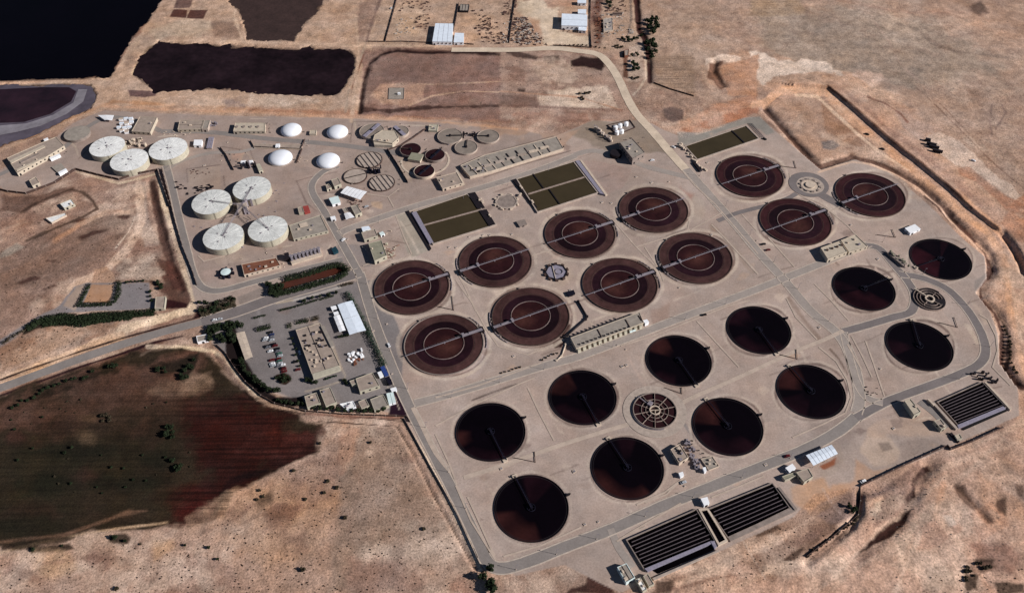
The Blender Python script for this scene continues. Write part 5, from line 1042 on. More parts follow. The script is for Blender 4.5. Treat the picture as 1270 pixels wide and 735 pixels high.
for s in (0, 1, 2): mb.tube((*G(*cpx('c5', (505+s*14, 135))), .5), (*G(*cpx('c5', (600+s*14, 238))), .5), .2, 5)
mb.build('air_pipe', 'steel', t)
# ------------------------------------------------------------------ black lane tanks
def lanes(c_, quad, n_, label, h=1.6, wide=None, name='contact_tank'):
    q = K(c_, quad); A, B, C, D = [G(*p, h) for p in q]      # A-B is a long side (picture top), D-C the other
    t = empty(name, (*cen([A, B, C, D]), 0), label, 'contact tank', 'black laned contact tanks'); P_ = ccw([A, B, C, D])
    MB().frame(inset(P_, -.6), .6, 0, h).build('tank_wall', 'conc_d', t); MB().add([(x, y, h-1.1) for x, y in P_], [(0, 1, 2, 3)]).build('water_surface', 'blackwater', t)
    for k in range(1, n_):
        f = k/n_; p, r = lerp(A, D, f), lerp(B, C, f); g0, g1 = (0.04, 1.0) if k % 2 else (0.0, .96); MB().beam(lerp(p, r, g0), lerp(p, r, g1), .3, .3, h-.35).build('baffle_wall', 'baffle', t)
    return t
t = lanes('d4', [(140,400),(575,210),(690,405),(250,580)], 9, 'black laned contact tank left of the narrow centre channel')
cover('d4', [(250,580),(670,405),(682,418),(270,597)], 0, 2.0, 'lilac', 'outlet_launder', t)
t2 = cover('d4', [(335,612),(690,462),(705,440),(668,425),(300,590)], 0, .35, 'blackwater', 'outlet_channel', t); cover('d4', [(300,640),(715,462),(722,470),(310,652)], 0, 1.4, 'conc', 'outer_wall', t); cover('d4',[(665,410),(688,405),(705,440),(690,452)],0,2.2,'lilac','outlet_box',t)
t = lanes('d4', [(655,207),(1053,45),(1165,205),(775,380)], 8, 'black laned contact tank right of the narrow centre channel'); cover('d4', [(775,385),(1180,190),(1205,215),(790,408)], 0, 1.5, 'conc_d', 'outlet_launder', t); cover('d4', [(1085,70),(1100,66),(1210,205),(1195,212)], 0, 2.2, 'conc_d', 'end_wall', t)
P_ = [G(*q, 2) for q in K('d4', [(588,205),(650,200),(775,405),(715,435)])]; t = empty('centre_channel', (*cen(P_), 0), 'narrow dark channel with pale kerbs between the two long laned tanks', 'channel'); MB().frame(ccw(P_), 1.4, 0, 2.0).build('channel_wall', 'conc_l', t); MB().add([(x, y, 1.0) for x, y in inset(ccw(P_), 1.4)], [(0, 1, 2, 3)]).build('water_surface', 'pond1', t)
t = lanes('f7', [(465,280),(870,100),(1085,325),(655,492)], 10, 'smaller black laned contact tank at the far right beside the drainage channel'); cover('f7', [(640,490),(1060,318),(1085,340),(655,515)], 0, 2.0, 'lilac', 'outlet_launder', t)
cover('f7', [(690,520),(1080,350),(1095,362),(700,535)], 0, .8, 'black', 'outlet_channel', t); cover('f7', [(890,100),(905,95),(1140,340),(1125,352)], 0, 2.0, 'conc_l', 'end_wall', t); cover('f7', [(410,285),(430,278),(650,520),(630,530)], 0, 1.6, 'conc', 'inlet_wall', t); cover('f7', [(370,255),(385,250),(440,305),(425,312)], 0, 2.0, 'conc_l', 'inlet_box', t); cover('f7',[(570,565),(590,555),(665,640),(650,648)],0,1.4,'dark','pipe_trench',t)
# ------------------------------------------------------------------ buildings
def bld(label, c_, quad, h, wall='beige', roof='tan', cat='building', name='building', units=0, win=True, group=None, parapet=True, ridges=0, z=0.0, door=True, unitm='conc_l'):
    P_ = ccw([G(*q, h+z) for q in (K(c_, quad))]); cc = cen(P_); t = empty(name, (*cc, z), label, cat, group)
    if parapet:
        MB().frame(P_, 0.35, z-.5, z+h).build('wall', wall, t); I_ = inset(P_, .34); MB().add([(x, y, z+h-.4) for x, y in I_], [tuple(range(len(I_)))]).build('roof', roof, t)
    else:
        MB().prism(inset(P_, .2), z-.5, z+h-.25, top=False).build('wall', wall, t); MB().prism(P_, z+h-.25, z+h, bottom=True).build('roof', roof, t)
    n = len(P_); first = True
    if win:
        for i in range(n):
            a, b = P_[i], P_[(i+1) % n]; dx, dy = b[0]-a[0], b[1]-a[1]; L = math.hypot(dx, dy); nx_, ny_ = dy/L, -dx/L
            if ny_ > -.25 or L < 4: continue
            rz = math.atan2(dy, dx); k = max(1, min(9, int(L/4.5))); zw = z+max(.6, h*.38); hw = min(1.5, h*.35)
            for j in range(k):
                f = (j+.5)/k; p = (a[0]+dx*f+nx_*.02, a[1]+dy*f+ny_*.02)
                if first and door: MB().box((*p, z), (1.8, .14, min(2.4, h*.7)), rz).build('door', 'dark', t); first = False
                else: MB().box((*p, zw), (1.5, .12, hw), rz).build('window', 'glass', t)
    if units:
        lo = [min(p[0] for p in P_), min(p[1] for p in P_), max(p[0] for p in P_), max(p[1] for p in P_)]
        A = P_[0]; e1_ = (P_[1][0]-A[0], P_[1][1]-A[1]); e2_ = (P_[-1][0]-A[0], P_[-1][1]-A[1]); rz = math.atan2(e1_[1], e1_[0])
        for k in range(units):
            s, r_ = random.uniform(.12, .85), random.uniform(.12, .85); MB().box((A[0]+e1_[0]*s+e2_[0]*r_, A[1]+e1_[1]*s+e2_[1]*r_, z+h-.4), (random.uniform(1, 2.4), random.uniform(.9, 1.8), random.uniform(.8, 1.5)), rz).build('roof_unit', random.choice(('conc_l', 'steel', unitm)), t)
    if ridges:
        A, B, C, D = P_
        if math.hypot(B[0]-A[0], B[1]-A[1]) < math.hypot(C[0]-B[0], C[1]-B[1]): A, B, C, D = B, C, D, A
        for k in range(1, ridges+1): f = k/(ridges+1); MB().beam(lerp(A, D, f), lerp(B, C, f), .25, z+h-.3, z+h+.06).build('roof_seam', 'steel' if roof.startswith('white') else 'conc_d', t)
    return t
def canopy(label, c_, quad, h, roof='whiteblue', cat='canopy', name='canopy', seams=3, z=0.0, group=None, pitch=0.4):
    P_ = [G(*q, h+z) for q in K(c_, quad)]; P_ = ccw(P_); cc = cen(P_); t = empty(name, (*cc, z), label, cat, group); A, B, C, D = P_
    if math.hypot(B[0]-A[0], B[1]-A[1]) < math.hypot(C[0]-B[0], C[1]-B[1]): A, B, C, D = B, C, D, A
    m1, m2 = lerp(A, D, .5), lerp(B, C, .5); hh = z+h
    vs = [(*A, hh), (*B, hh), (*C, hh), (*D, hh), (*m1, hh+pitch), (*m2, hh+pitch)]; vs += [(x, y, w_-.18) for x, y, w_ in vs]
    MB().add(vs, [(0,1,5,4), (4,5,2,3), (7,6,10,11), (10,9,8,11), (0,6,7,1), (3,2,8,9), (0,4,10,6), (4,3,9,10), (1,7,11,5), (5,11,8,2)]).build('roof', roof, t)
    for f in np.linspace(.04, .96, max(2, int(math.hypot(B[0]-A[0], B[1]-A[1])/7))):
        for g in (.06, .94): p = lerp(lerp(A, B, f), lerp(D, C, f), g); MB().tube((*p, z-.3), (*p, hh-.1), .14, 6).build('post', 'steel', t)
    sm = MB()
    for k in range(1, seams+1): f = k/(seams+1); p, q, r_ = lerp(A, B, f), lerp(m1, m2, f), lerp(D, C, f); sm.tube((*p, hh+.03), (*q, hh+pitch+.03), .09, 4); sm.tube((*q, hh+pitch+.03), (*r_, hh+.03), .09, 4)
    if seams: sm.build('roof_seam', 'steel', t)
    return t
def U(*f): return list(zip(f[0::2], f[1::2]))
def shed(label, c_, quad, h, roof='white', wall='white', z=0.0, **k): return bld(label, c_, quad, h, wall, roof, name='shed', cat='shed', parapet=False, z=z, ridges=k.pop('ridges', 3), **k)
def kiosk(label, c_, quad, h=2.6, roof='white', wall='white', z=0.0, **k): return bld(label, c_, quad, h, wall, roof, name='kiosk', cat='kiosk', parapet=False, z=z, **k)
# far left
t = bld('long beige twin roofed building at the far left edge of the plant', 'f5', U(52,403, 325,283, 425,242, 487,310, 350,395, 130,518), 4.5, 'beige', 'tan', units=4)
for q in (U(70,425, 330,305, 342,318, 85,442), U(150,430, 290,365, 296,375, 156,442), U(120,490, 340,392, 346,400, 128,500)): cover('f5', q, 4.0, 4.9, 'conc_d' if q[0][0] == 150 else 'beige', 'roof_ridge', t)
bld('small cream hut on the lane below the long beige building', 'f5', U(220,572, 270,545, 300,590, 245,615), 3.6, 'beige', 'tan', name='hut')
kiosk('tiny blue white cabin on the upper edge of the long beige building', 'f5', U(328,262, 360,248, 368,260, 338,276))
t = bld('long narrow white container in front of the long beige building', 'f5', U(372,402, 450,370, 460,382, 384,416), 2.6, 'white', 'white', name='container', cat='container', parapet=False, win=False)
t = bld('grey slab roofed pit with a low wall in front of the long narrow container', 'f5', U(390,472, 462,442, 500,485, 440,518), 1.2, 'conc', 'greyroof', name='pit', cat='pit', win=False, parapet=False); bld('short white container beside the slab roofed pit', 'f5', U(440,512, 500,482, 510,494, 450,528), 2.6, 'white', 'white', name='container', cat='container', parapet=False, win=False)
canopy('white flat canopy beyond the round grey tank near the red earth bank', 'b1', U(700,75, 815,75, 802,112, 748,108), 3, 'white')
bld('pale flat hall beside the stack of white cabins, above the upper three tanks', 'b1', U(1000,85, 1125,90, 1075,198, 942,188), 4, 'beige', 'tan', units=2)
k_ = 0
for p in ((865,100),(900,95),(935,95),(870,130),(905,130),(940,120),(850,158),(890,160),(925,155),(905,190),(870,180)):
    x, y = G(*cpx('b1', p), 2.4); t = empty('cabin', (x, y, 0), 'small white service cabin in the cluster left of the pale flat hall', 'cabin', 'white service cabins'); MB().box((x, y, 0), (4.2, 2.6, 2.4), .15).build('wall', 'white', t); MB().box((x, y, 2.4), (4.4, 2.8, .2), .15).build('roof', random.choice(('whiteblue', 'conc_l')), t)
# top row
bld('long pale building with a pinkish roof on the upper service road', 'b2', U(132,108, 305,108, 285,172, 117,176), 4, 'beige', 'tan', units=2, ridges=1)
bld('grey annex at the right end of the long pinkish roofed building', 'b2', U(308,108, 350,108, 332,170, 288,172), 4.3, 'conc', 'greyroof')
t = empty('transformer', (*G(*cpx('b2', (375,145))), 0), 'grey transformer yard right of the pinkish roofed building', 'transformer'); mb = MB(); x, y = G(*cpx('b2', (375,148)))
for k in range(7): mb.box((x+random.uniform(-4, 4), y+random.uniform(-4, 4), 0), (random.uniform(1, 2.6), random.uniform(1, 2), random.uniform(1.2, 2.6)), 0)
mb.pieces('transformer_case', 'steel', t)
t = bld('pale generator house with four round roof fans on the upper service road', 'b2', U(530,128, 742,128, 742,188, 515,188), 4, 'beige', 'beige', units=0)
for p in (540,590,640,690): x, y = G(*cpx('b2', (p,157)), 4); m_ = MB().cyl((x, y), 1.7, 3.6, 4.4, 20); m_.build('roof_fan', 'conc_d', t)
for p in (535,560,590,620,650,680): x, y = G(*cpx('b2', (p,200)), 1); MB().box((x, y, 0), (2.2, 1.6, 2.0)).build('exhaust_box', 'dark', t)
kiosk('bright white cabin beside the lilac pipe racks above the small court', 'b2', U(235,250, 295,250, 288,290, 230,290), 3.2)
t = bld('lilac grey pipe rack platform beside the bright white cabin', 'b2', U(340,230, 378,230, 362,310, 322,310), 2, 'conc', 'lilac', name='rack', cat='pipe rack', parapet=False, win=False, ridges=2)
kiosk('lone white cabin on the pale walkway above the lower left dome', 'b2', U(820,280, 850,278, 846,302, 816,304), 2.6)
kiosk('pale cabin above the top right grey roofed tank', 'b2', U(678,425, 705,420, 728,465, 700,480), 3.2, 'cream', 'cream')
t = empty('gas_burner', (*G(*cpx('b2', (625,440))), 0), 'dark gas flare equipment with white cabinets above the grey roofed tanks', 'gas flare'); x, y = G(*cpx('b2', (625,445))); mb = MB()
for k in range(9): mb.box((x+random.uniform(-7, 7), y+random.uniform(-4, 4), 0), (random.uniform(1, 3), random.uniform(1, 2), random.uniform(1.5, 5)), k)
mb.pieces('skid', 'dark', t); mb = MB()
for a in (-6, 1): mb.box((x+a, y+6, 0), (5, 3, 2.6), .1)
mb.pieces('cabinet', 'white', t); MB().cyl((x+2, y-1), .8, 0, 9, 12).build('stack', 'steel', t)
bld('small square pad building between the two upper domes', 'b2', U(1065,180, 1112,180, 1108,208, 1060,208), 2.5, 'beige', 'beige', win=False)
bld('low pale wall enclosure below the upper left dome', 'b2', U(655,278, 1010,285, 1005,318, 665,308), 1.0, 'conc_l', 'tan', name='bund', cat='enclosure', win=False)
t = bld('beige dewatering house between the two covered thickeners', 'b3', U(372,215, 430,180, 520,185, 545,235, 500,275, 360,255), 5, 'beige', 'beige', units=4); cover('b3', U(365,255, 400,250, 520,272, 500,290, 370,285), 0, 3.5, 'beige', 'lower_hall', t)
bld('small square cream hut with a dark roof pattern above the thickener trio', 'b3', U(765,138, 828,140, 822,185, 758,182), 2.6, 'cream', 'cream', win=False, name='hut', units=2, unitm='dark')
t = bld('flat pale roofed hall in front of the small maroon tanks', 'b3', U(815,520, 960,480, 1005,560, 860,600), 3.4, 'conc_l', 'tan', units=3)
t = LONGHALL = bld('very long low grey roofed process hall beside the upper service road', 'px', U(571,205, 601,192, 690,169, 699,184, 610,212, 583,219), 3.2, 'conc_l', 'greyroof', units=14, win=False, unitm='dark')
for q, m_, z1_ in ((U(980,215, 1120,150, 1130,165, 990,235), 'conc_l', 3.9), (U(1130,150, 1190,120, 1235,170, 1150,200), 'conc_d', 4.0), (U(1000,260, 1200,190, 1215,210, 1020,290), 'conc', 3.8)): pass
for k in range(9):
    f = .06+k*.1; a_, b_ = lerp((575,207), (690,171), f), lerp((586,218), (699,184), f); MB().beam(G(*a_, 3.2), G(*b_, 3.2), 1.0, 2.8, 3.5).build('roof_beam', random.choice(('conc_d', 'dark', 'conc_l')), LONGHALL)
for k in range(7):
    f = .08+k*.125; a_ = lerp((583,212), (694,177), f); MB().box((*G(*a_, 3.2), 2.8), (9, 3, 1.0), .3).build('roof_panel', random.choice(('conc', 'tan', 'conc_l')), LONGHALL)
bld('tall grey roofed hall beside the round dark silo near the diagonal track', 'f3', U(395,378, 525,340, 652,480, 528,545), 8, 'conc_d', 'greyroof', units=4)
t, c, R = tank('f3', (300,420,440,525), 4, 'silo', 'round dark open silo in front of the tall grey roofed hall', 'silo', None, 'dark', 'dark', .1, False)
for k, p in enumerate(((355,218),(402,198),(464,180),(370,268),(418,256))):
    x, y = G(*cpx('f3', p), 4); t = empty('vertical_tank', (x, y, 0), ('upper' if k < 3 else 'lower')+' row white upright chemical tank on the pad beside the diagonal track', 'tank', 'white upright chemical tanks'); MB().cyl((x, y), 2.3, .3, 4, 20).build('shell', 'white', t); MB().cyl((x, y), 2.3, 4, 4.7, 20, r1=.4).build('top_cone', 'white', t)
x, y = G(*cpx('f3', (410,235))); RZ[0] += .003; t = empty('tank_pad', (x, y, 0), 'dark bunded pad carrying the white upright chemical tanks', 'pad'); P_ = [G(*q) for q in K('f3', U(270,210, 500,158, 555,235, 370,310))]; MB().prism(P_, 0, .25).build('pad_slab', 'conc_d', t); MB().frame(ccw(P_), .4, 0, 1.1).build('bund_wall', 'stainc', t)
x, y = G(*cpx('f3', (230,310))); t = empty('pump_row', (x, y, 0), 'slanted row of screens and pumps with spiky shadows near the tall hall', 'pumps'); A_, B_ = G(*cpx('f3', (160,245))), G(*cpx('f3', (320,380))); mb = MB(); m2 = MB()
for k in range(12): p = lerp(A_, B_, k/11); mb.box((p[0]+random.uniform(-2, 2), p[1]+random.uniform(-2, 2), 0), (random.uniform(1.5, 4), random.uniform(1.2, 2.5), random.uniform(1.5, 4.5)), -.8+random.uniform(-.1, .1)); m2.tube((p[0]-2, p[1], 0), (p[0]-2, p[1], random.uniform(4, 7)), .35, 6)
mb.pieces('pump_body', 'conc_l', t); m2.pieces('riser_pipe', 'steel', t)
# yard left of the basins (f6)
canopy('big bright white slanted canopy below the clover group tanks', 'f6', U(215,128, 270,72, 434,118, 378,184), 4, 'white', seams=5)
kiosk('square greenish white shed left of the big slanted canopy', 'f6', U(118,172, 195,152, 217,205, 147,224), 3.4, 'whitegreen')
bld('tan shed above the square greenish white shed', 'f6', U(138,20, 195,2, 222,52, 165,76), 4, 'cream', 'tan'); bld('small tan annex left of the tan shed at the curved road', 'f6', U(92,62, 118,52, 140,82, 104,102), 3, 'cream', 'tan', name='annex')
bld('grey roofed workshop in the middle of the yard below the big canopy', 'f6', U(300,238, 352,225, 392,288, 338,312), 4, 'cream', 'greyroof'); bld('small grey roofed store left of the grey roofed workshop', 'f6', U(228,255, 262,245, 282,282, 248,290), 3, 'conc', 'greyroof', win=False)
t = canopy('white lattice topped lean-to below the grey roofed workshop', 'f6', U(245,300, 295,288, 332,328, 262,348), 2.8, 'white', seams=7)
kiosk('small white cabin at the left kerb of the yard', 'f6', U(130,325, 170,318, 180,342, 138,350), 2.6); kiosk('pale blue white roofed lean-to on top of the tan store', 'f6', U(388,412, 450,402, 466,425, 398,442), 3.4, 'whiteblue')
bld('tan store between the lean-to and the green roofed plant room', 'f6', U(388,455, 500,425, 525,482, 412,515), 4, 'cream', 'tan'); bld('green grey roofed plant room with lit front wall left of the basins', 'f6', U(447,545, 555,518, 600,645, 497,690), 5, 'cream', 'greenroof', units=2)
kiosk('tiny greenish white cabin right of the tan store', 'f6', U(535,460, 565,445, 585,466, 550,482), 2.4, 'whitegreen'); t = bld('teal dark roofed guard cabin at the yard corner', 'f6', U(140,590, 175,568, 200,608, 158,628), 2.6, 'teal', 'teal', name='cabin', cat='cabin', parapet=False, win=False)
x, y = G(*cpx('f6', (605,620))); t = empty('pipe_yard', (x, y, 0), 'jumble of pipes and tan boxes right of the green roofed plant room', 'pipework'); mb = MB(); m2 = MB()
for k in range(14): mb.box((x+random.uniform(-8, 8), y+random.uniform(-9, 12), 0), (random.uniform(.8, 2.2), random.uniform(.8, 2.2), random.uniform(.6, 1.8)), k)
for k in range(9): a, b = random.uniform(-8, 6), random.uniform(-9, 12); m2.tube((x+a, y+b, .8), (x+a+random.uniform(1, 7), y+b+random.uniform(-5, 5), .8), .22, 6)
mb.pieces('box', 'cream', t); m2.pieces('pipe', 'brownroof', t)
# below the four tanks (b5)
t = bld('low grey roofed slab hall beside the bottom right grey roofed tank', 'b5', U(800,400, 1025,325, 1080,440, 832,500), 3, 'cream', 'greyroof', units=3); cover('b5', U(870,390, 925,375, 935,400, 880,412), 2.5, 3.3, 'conc_l', 'roof_hatch', t)
t = bld('small shed with red end roof above the low slab hall', 'b5', U(860,272, 895,264, 908,306, 870,312), 2.8, 'cream', 'tan', win=False); cover('b5', U(896,264, 936,257, 950,298, 910,308), 0, 2.8, 'redroof', 'red_annex', t)
P_ = [G(*q, 4) for q in K('b5', U(790,602, 1015,540, 1035,600, 815,665))]; t = empty('cooler_row', (*cen(P_), 0), 'row of eight dark fan coolers with pale fronts on the lower service road', 'coolers'); MB().prism(P_, 0, 2.2).build('plinth', 'conc_l', t)
for k in range(8):
    f = (k+.5)/8; a, b = lerp(ccw(P_)[0], ccw(P_)[1], f), 0; A, B, C, D = P_; p = lerp(lerp(A, D, .35), lerp(B, C, .35), f); q = lerp(lerp(A, D, .75), lerp(B, C, .75), f)
    f_ = MB().cyl(p, 1.7, 2.2, 4.6, 18); f_.beam(p, q, 1.8, 2.2, 4.2); f_.build('fan_unit', 'steel', t)
x, y = G(*cpx('b5', (790,640))); mb = MB().box((x, y, 0), (4, 7, 4.5), .3); mb.build('duct', 'dark', t)
t = bld('long rusty brown roofed shed left of the fan coolers', 'b6', U(290,85, 500,45, 527,92, 306,150), 3.4, 'conc_l', 'brownroof', units=6, unitm='dark')
t, c, R = tank('b6', (165,225,112,150), 3, 'water_tank', 'small round white topped tank left of the rusty brown shed', 'tank', None, 'whitegreen', 'dark', .3, False); mb = MB()
for k in range(7): a = k*.9; mb.box((c[0]+(R+1.6)*math.cos(a), c[1]+(R+1.6)*math.sin(a), 0), (2, 2, 2.4), a)
mb.pieces('pump_case', 'steel_d', t)
# administration compound
t = bld('long flat roofed administration building beside the car park', 'b7', U(455,98, 615,52, 745,332, 562,392), 4.2, 'beige', 'tan', units=34, ridges=1, unitm='dark'); cover('b7', U(562,385, 735,330, 748,358, 572,418), 3.0, 4.6, 'cream', 'sunlit_wall_band', t); cover('b7', U(618,75, 640,68, 705,200, 685,210), 2, 5.0, 'greyroof', 'roof_ridge', t)  # cream block over the front edge stands in for the sunlit front wall
canopy('large white parking canopy of four panels beside the green hedge', 'b6', U(872,330, 962,305, 1045,485, 945,512), 3.2, 'whiteblue', seams=1)
canopy('narrow white canopy left of the four panel canopy', 'b6', U(848,402, 885,390, 922,485, 885,496), 3, 'white', seams=2); kiosk('small white cabin, upper of two left of the four panel canopy', 'b6', U(830,342, 862,335, 870,354, 838,362)); kiosk('small white cabin, lower of two left of the four panel canopy', 'b6', U(846,376, 874,369, 882,384, 852,392))
canopy('tall white gate canopy beside the dark trees at the car park', 'b7', U(65,122, 123,108, 176,272, 126,294), 3.6, 'conc_l', seams=3, pitch=.2)
bld('flat grey roofed store at the lower edge of the compound yard', 'b7', U(845,415, 955,375, 1002,460, 872,500), 4, 'cream', 'tan', units=1); bld('low pale annex left of the flat grey roofed store', 'b7', U(805,430, 845,418, 862,445, 820,456), 3.4, 'cream', 'tan', win=False)
bld('square grey roofed workshop beside the white container stack', 'b7', U(940,550, 1025,517, 1062,588, 968,625), 3.6, 'cream', 'greyroof'); bld('pale hut left of the square grey roofed workshop', 'b7', U(862,565, 910,545, 935,590, 885,612), 3, 'cream', 'tan', name='hut')
bld('tan flat roofed block, left of the two at the compound foot', 'b7', U(512,530, 590,505, 617,575, 530,602), 4, 'cream', 'tan', units=2); bld('tan flat roofed block, right of the two at the compound foot', 'b7', U(610,490, 680,470, 722,568, 652,597), 4, 'cream', 'tan', units=1)
t = bld('whitewashed low annex between the tan blocks and the pale hut', 'b7', U(740,580, 830,560, 848,598, 795,625), 2.6, 'white', 'dirtywhite', units=2)
for k, q in enumerate((U(1045,512, 1068,506, 1085,575, 1062,582), U(1070,506, 1090,502, 1108,568, 1087,575))): t = bld(('left' if k == 0 else 'right')+' of the two long white containers at the compound corner', 'b7', q, 2.8, 'white', 'whitegreen', name='container', cat='container', parapet=False, win=False, group='containers at the compound corner')
kiosk('small white cabin above the two long containers', 'b7', U(1070,480, 1108,470, 1116,490, 1080,500))
for (cx_, cy_, a, b, m_, lab) in ((1035,378,9,3.2,'blue','blue truck body parked at the hedge end'),(1065,440,7,3,'steel_d','dark blue skip at the compound corner'),(1010,400,5,3,'white','white skip left of the blue truck body')):
    x, y = G(*cpx('b7', (cx_, cy_))); t = empty('skip', (x, y, 0), lab, 'skip'); m = MB().box((x, y, .5), (b, a, 2.2), .45, top=(1.08, 1.08)); m.build('body', m_, t); m = MB()
    for s in (-1, 1): m.tube((x-b/2, y+s*a*.3, .5), (x+b/2, y+s*a*.3, .5), .5, 10)
    m.build('wheel', 'tyre', t)
x, y = G(*cpx('b7', (850,280))); t = empty('excavation_rig', (x, y, 0), 'white heap of machinery with a dark brown patch in the middle of the compound yard', 'machinery'); mb = MB(); m2 = MB()
for k in range(16): mb.box((x+random.uniform(-6, 5), y+random.uniform(-4, 8), 0), (random.uniform(1, 3.5), random.uniform(.8, 2), random.uniform(.6, 2.4)), k)
for k in range(9): m2.box((x+random.uniform(-5, 8), y+random.uniform(-8, -1), 0), (random.uniform(1, 3), random.uniform(.8, 2), random.uniform(.5, 1.6)), k)
mb.pieces('machine_part', 'white', t); m2.pieces('rusty_part', 'brownroof', t)
bld('gate cabin with white front beside the entrance road', 'e5', U(1030,408, 1085,398, 1092,428, 1036,440), 3, 'white', 'greyroof'); t = bld('beige filter hut at the right end of the roadside yard', 'e5', U(817,203, 870,200, 862,262, 812,264), 3.2, 'cream', 'tan')
# blower hall and others
t = bld('very long blower hall with pale buttressed front between brown basins and black tanks', 'f8', U(160,438, 935,150, 985,268, 225,560), 4.2, 'beige', 'greyroof', win=False)
A_, B_ = G(*cpx('f8', (225,560)), 4.2), G(*cpx('f8', (985,268)), 4.2); bd = math.atan2(B_[1]-A_[1], B_[0]-A_[0])
for k in range(13): p = lerp(A_, B_, (k+.4)/13.2); MB().box((p[0]+math.sin(bd)*1.2, p[1]-math.cos(bd)*1.2, 0), (2.6, 2.4, 3.4), bd, top=(1, .5)).build('buttress', 'cream', t)
for k in range(13):
    for (pa, pb) in (((205,415),(760,205)), ((262,515),(820,318))): p = lerp(cpx('f8', pa), cpx('f8', pb), k/12); x, y = G(*p, 4.2); MB().box((x, y, 3.8), (1.1, 1.1, .9), bd).build('roof_vent', 'dark', t)
for (a, b) in (((465,345),(510,430)), ((780,235),(830,325)), ((925,190),(965,250))): MB().beam(G(*cpx('f8', a), 4.2), G(*cpx('f8', b), 4.2), .5, 3.8, 4.35).build('roof_joint', 'stainc', t)
kiosk('white louvred cabin at the right end of the blower hall', 'f8', U(975,245, 1020,232, 1045,265, 1000,285), 3.4); canopy('white side porch on the blower hall front', 'f8', U(820,365, 880,345, 895,362, 830,385), 2.6, 'whitegreen', seams=1)
t = bld('pump hall with four round roof vents on the right inner road', 'c6', U(478,572, 595,530, 640,595, 522,640), 5, 'beige', 'beige', units=0); 
for k, p in enumerate(((518,586),(548,576),(578,566),(606,556))): x, y = G(*cpx('c6', p), 5); MB().cyl((x, y), 1.1, 4.6, 5.6, 14).build('roof_vent', 'stainc', t)
for k in range(6): p = lerp(cpx('c6', (535,632)), cpx('c6', (640,590)), k/5); x, y = G(*p, 2); MB().box((x, y, 0), (2.4, 3, 3.0), .42, top=(1, .5)).build('buttress', 'cream', t)
t = bld('pale flat extension right of the vented pump hall', 'c6', U(600,526, 690,492, 765,562, 650,598), 4, 'beige', 'beige', units=3)
kiosk('lone bright white kiosk between a black tank and the drainage channel', 'c7', U(548,62, 610,38, 645,68, 582,95), 2.8)
P_ = [G(*q, 2.5) for q in K('c7', U(440,208, 470,200, 565,275, 540,290))]; t = empty('screen_plant', (*cen(P_), 0), 'long slanted screening unit with pipes beside the farthest right black tank', 'machinery'); MB().prism(P_, 0, 2.2).build('channel_body', 'conc_d', t); x, y = cen(P_); mb = MB()
for k in range(12): f = k/11; p = lerp(P_[0], P_[3], f); mb.box((p[0]+random.uniform(1, 5), p[1]+random.uniform(-1, 3), 1.5), (1.6, 1.2, random.uniform(1, 2.5)), -.7)
mb.pieces('screen_unit', 'greenroof', t)
bld('pale slab roofed building beside the smallest laned tank, with dark left side', 'f7', U(160,270, 215,250, 312,368, 250,400), 5, 'cream', 'beige', units=1); bld('pale pump room at the lower corner of the smallest laned tank', 'f7', U(430,452, 490,432, 545,505, 500,530), 4, 'cream', 'tan', units=1); bld('small cream valve room below the pipe trench', 'f7', U(618,585, 665,570, 690,610, 645,625), 2.6, 'cream', 'beige', win=False)
x, y = G(*cpx('f7', (890,65))); t = empty('pump_cluster', (x, y, 0), 'dark pump tangle at the top corner of the smallest laned tank', 'pumps'); mb = MB()
for k in range(14): mb.box((x+random.uniform(-9, 9), y+random.uniform(-5, 5), 0), (random.uniform(.8, 2.2), random.uniform(.8, 2), random.uniform(1, 3)), k)
mb.pieces('pump_body', 'dark', t)
# near the long laned tanks
kiosk('bright white kiosk at the head of the centre channel', 'd4', U(603,140, 645,130, 660,170, 625,185), 3.4)
t = bld('grey flat roofed dosing building left of the long laned tank', 'f1', U(520,338, 610,300, 695,440, 608,492), 4, 'whitegreen', 'greyroof', ridges=1, units=2)
bld('white roofed dosing tank room at the lower picture edge', 'f1', U(700,458, 750,440, 815,555, 772,580), 3.4, 'cream', 'dirtywhite', units=2, win=False); bld('tan block beside the white roofed dosing room', 'f1', U(775,425, 822,400, 885,505, 832,530), 3, 'cream', 'tan', win=False)
canopy('large white shed roof over the store beside the right perimeter road', 'd5', U(975,362, 1130,298, 1168,352, 1020,425), 4.2, 'whiteblue', seams=6)
kiosk('white cabin left of the tan double hut below the large white shed', 'd5', U(850,438, 893,412, 915,440, 875,466), 3); bld('tan hut with dark green left wall below the large white shed', 'd5', U(915,465, 990,440, 1020,490, 965,525), 4, 'cream', 'tan'); bld('pale low hut below the white cabin', 'd5', U(830,490, 870,475, 905,465, 915,485, 850,512), 3, 'cream', 'greenroof', win=False)
t = bld('pump house with pale roof between the black tanks and the long laned tank', 'f4', U(95,300, 190,240, 278,380, 185,440), 3.6, 'conc_l', 'tan', units=5, unitm='dark'); x, y = G(*cpx('f4', (300,300))); mb = MB(); A_, B_ = G(*cpx('f4', (235,215))), G(*cpx('f4', (390,500)))
for k in range(26): p = lerp(A_, B_, k/25); mb.box((p[0]+random.uniform(-3, 3), p[1]+random.uniform(-2, 2), 0), (random.uniform(.8, 2.6), random.uniform(.8, 2), random.uniform(.8, 3)), -1+k*.1)
mb.pieces('pipe_fitting', 'steel', t)
t = bld('low gravel topped slab right of the pump house', 'f4', U(400,395, 520,368, 590,470, 485,510), 1.2, 'conc_l', 'greyroof', name='slab', cat='slab', win=False, units=3)
kiosk('narrow bright white cabinet at the corner of the gravel topped slab', 'f4', U(418,485, 450,478, 462,520, 438,530), 3); kiosk('small bright white kiosk in front of the pump house', 'f4', U(175,540, 220,525, 232,565, 195,582), 2.6)
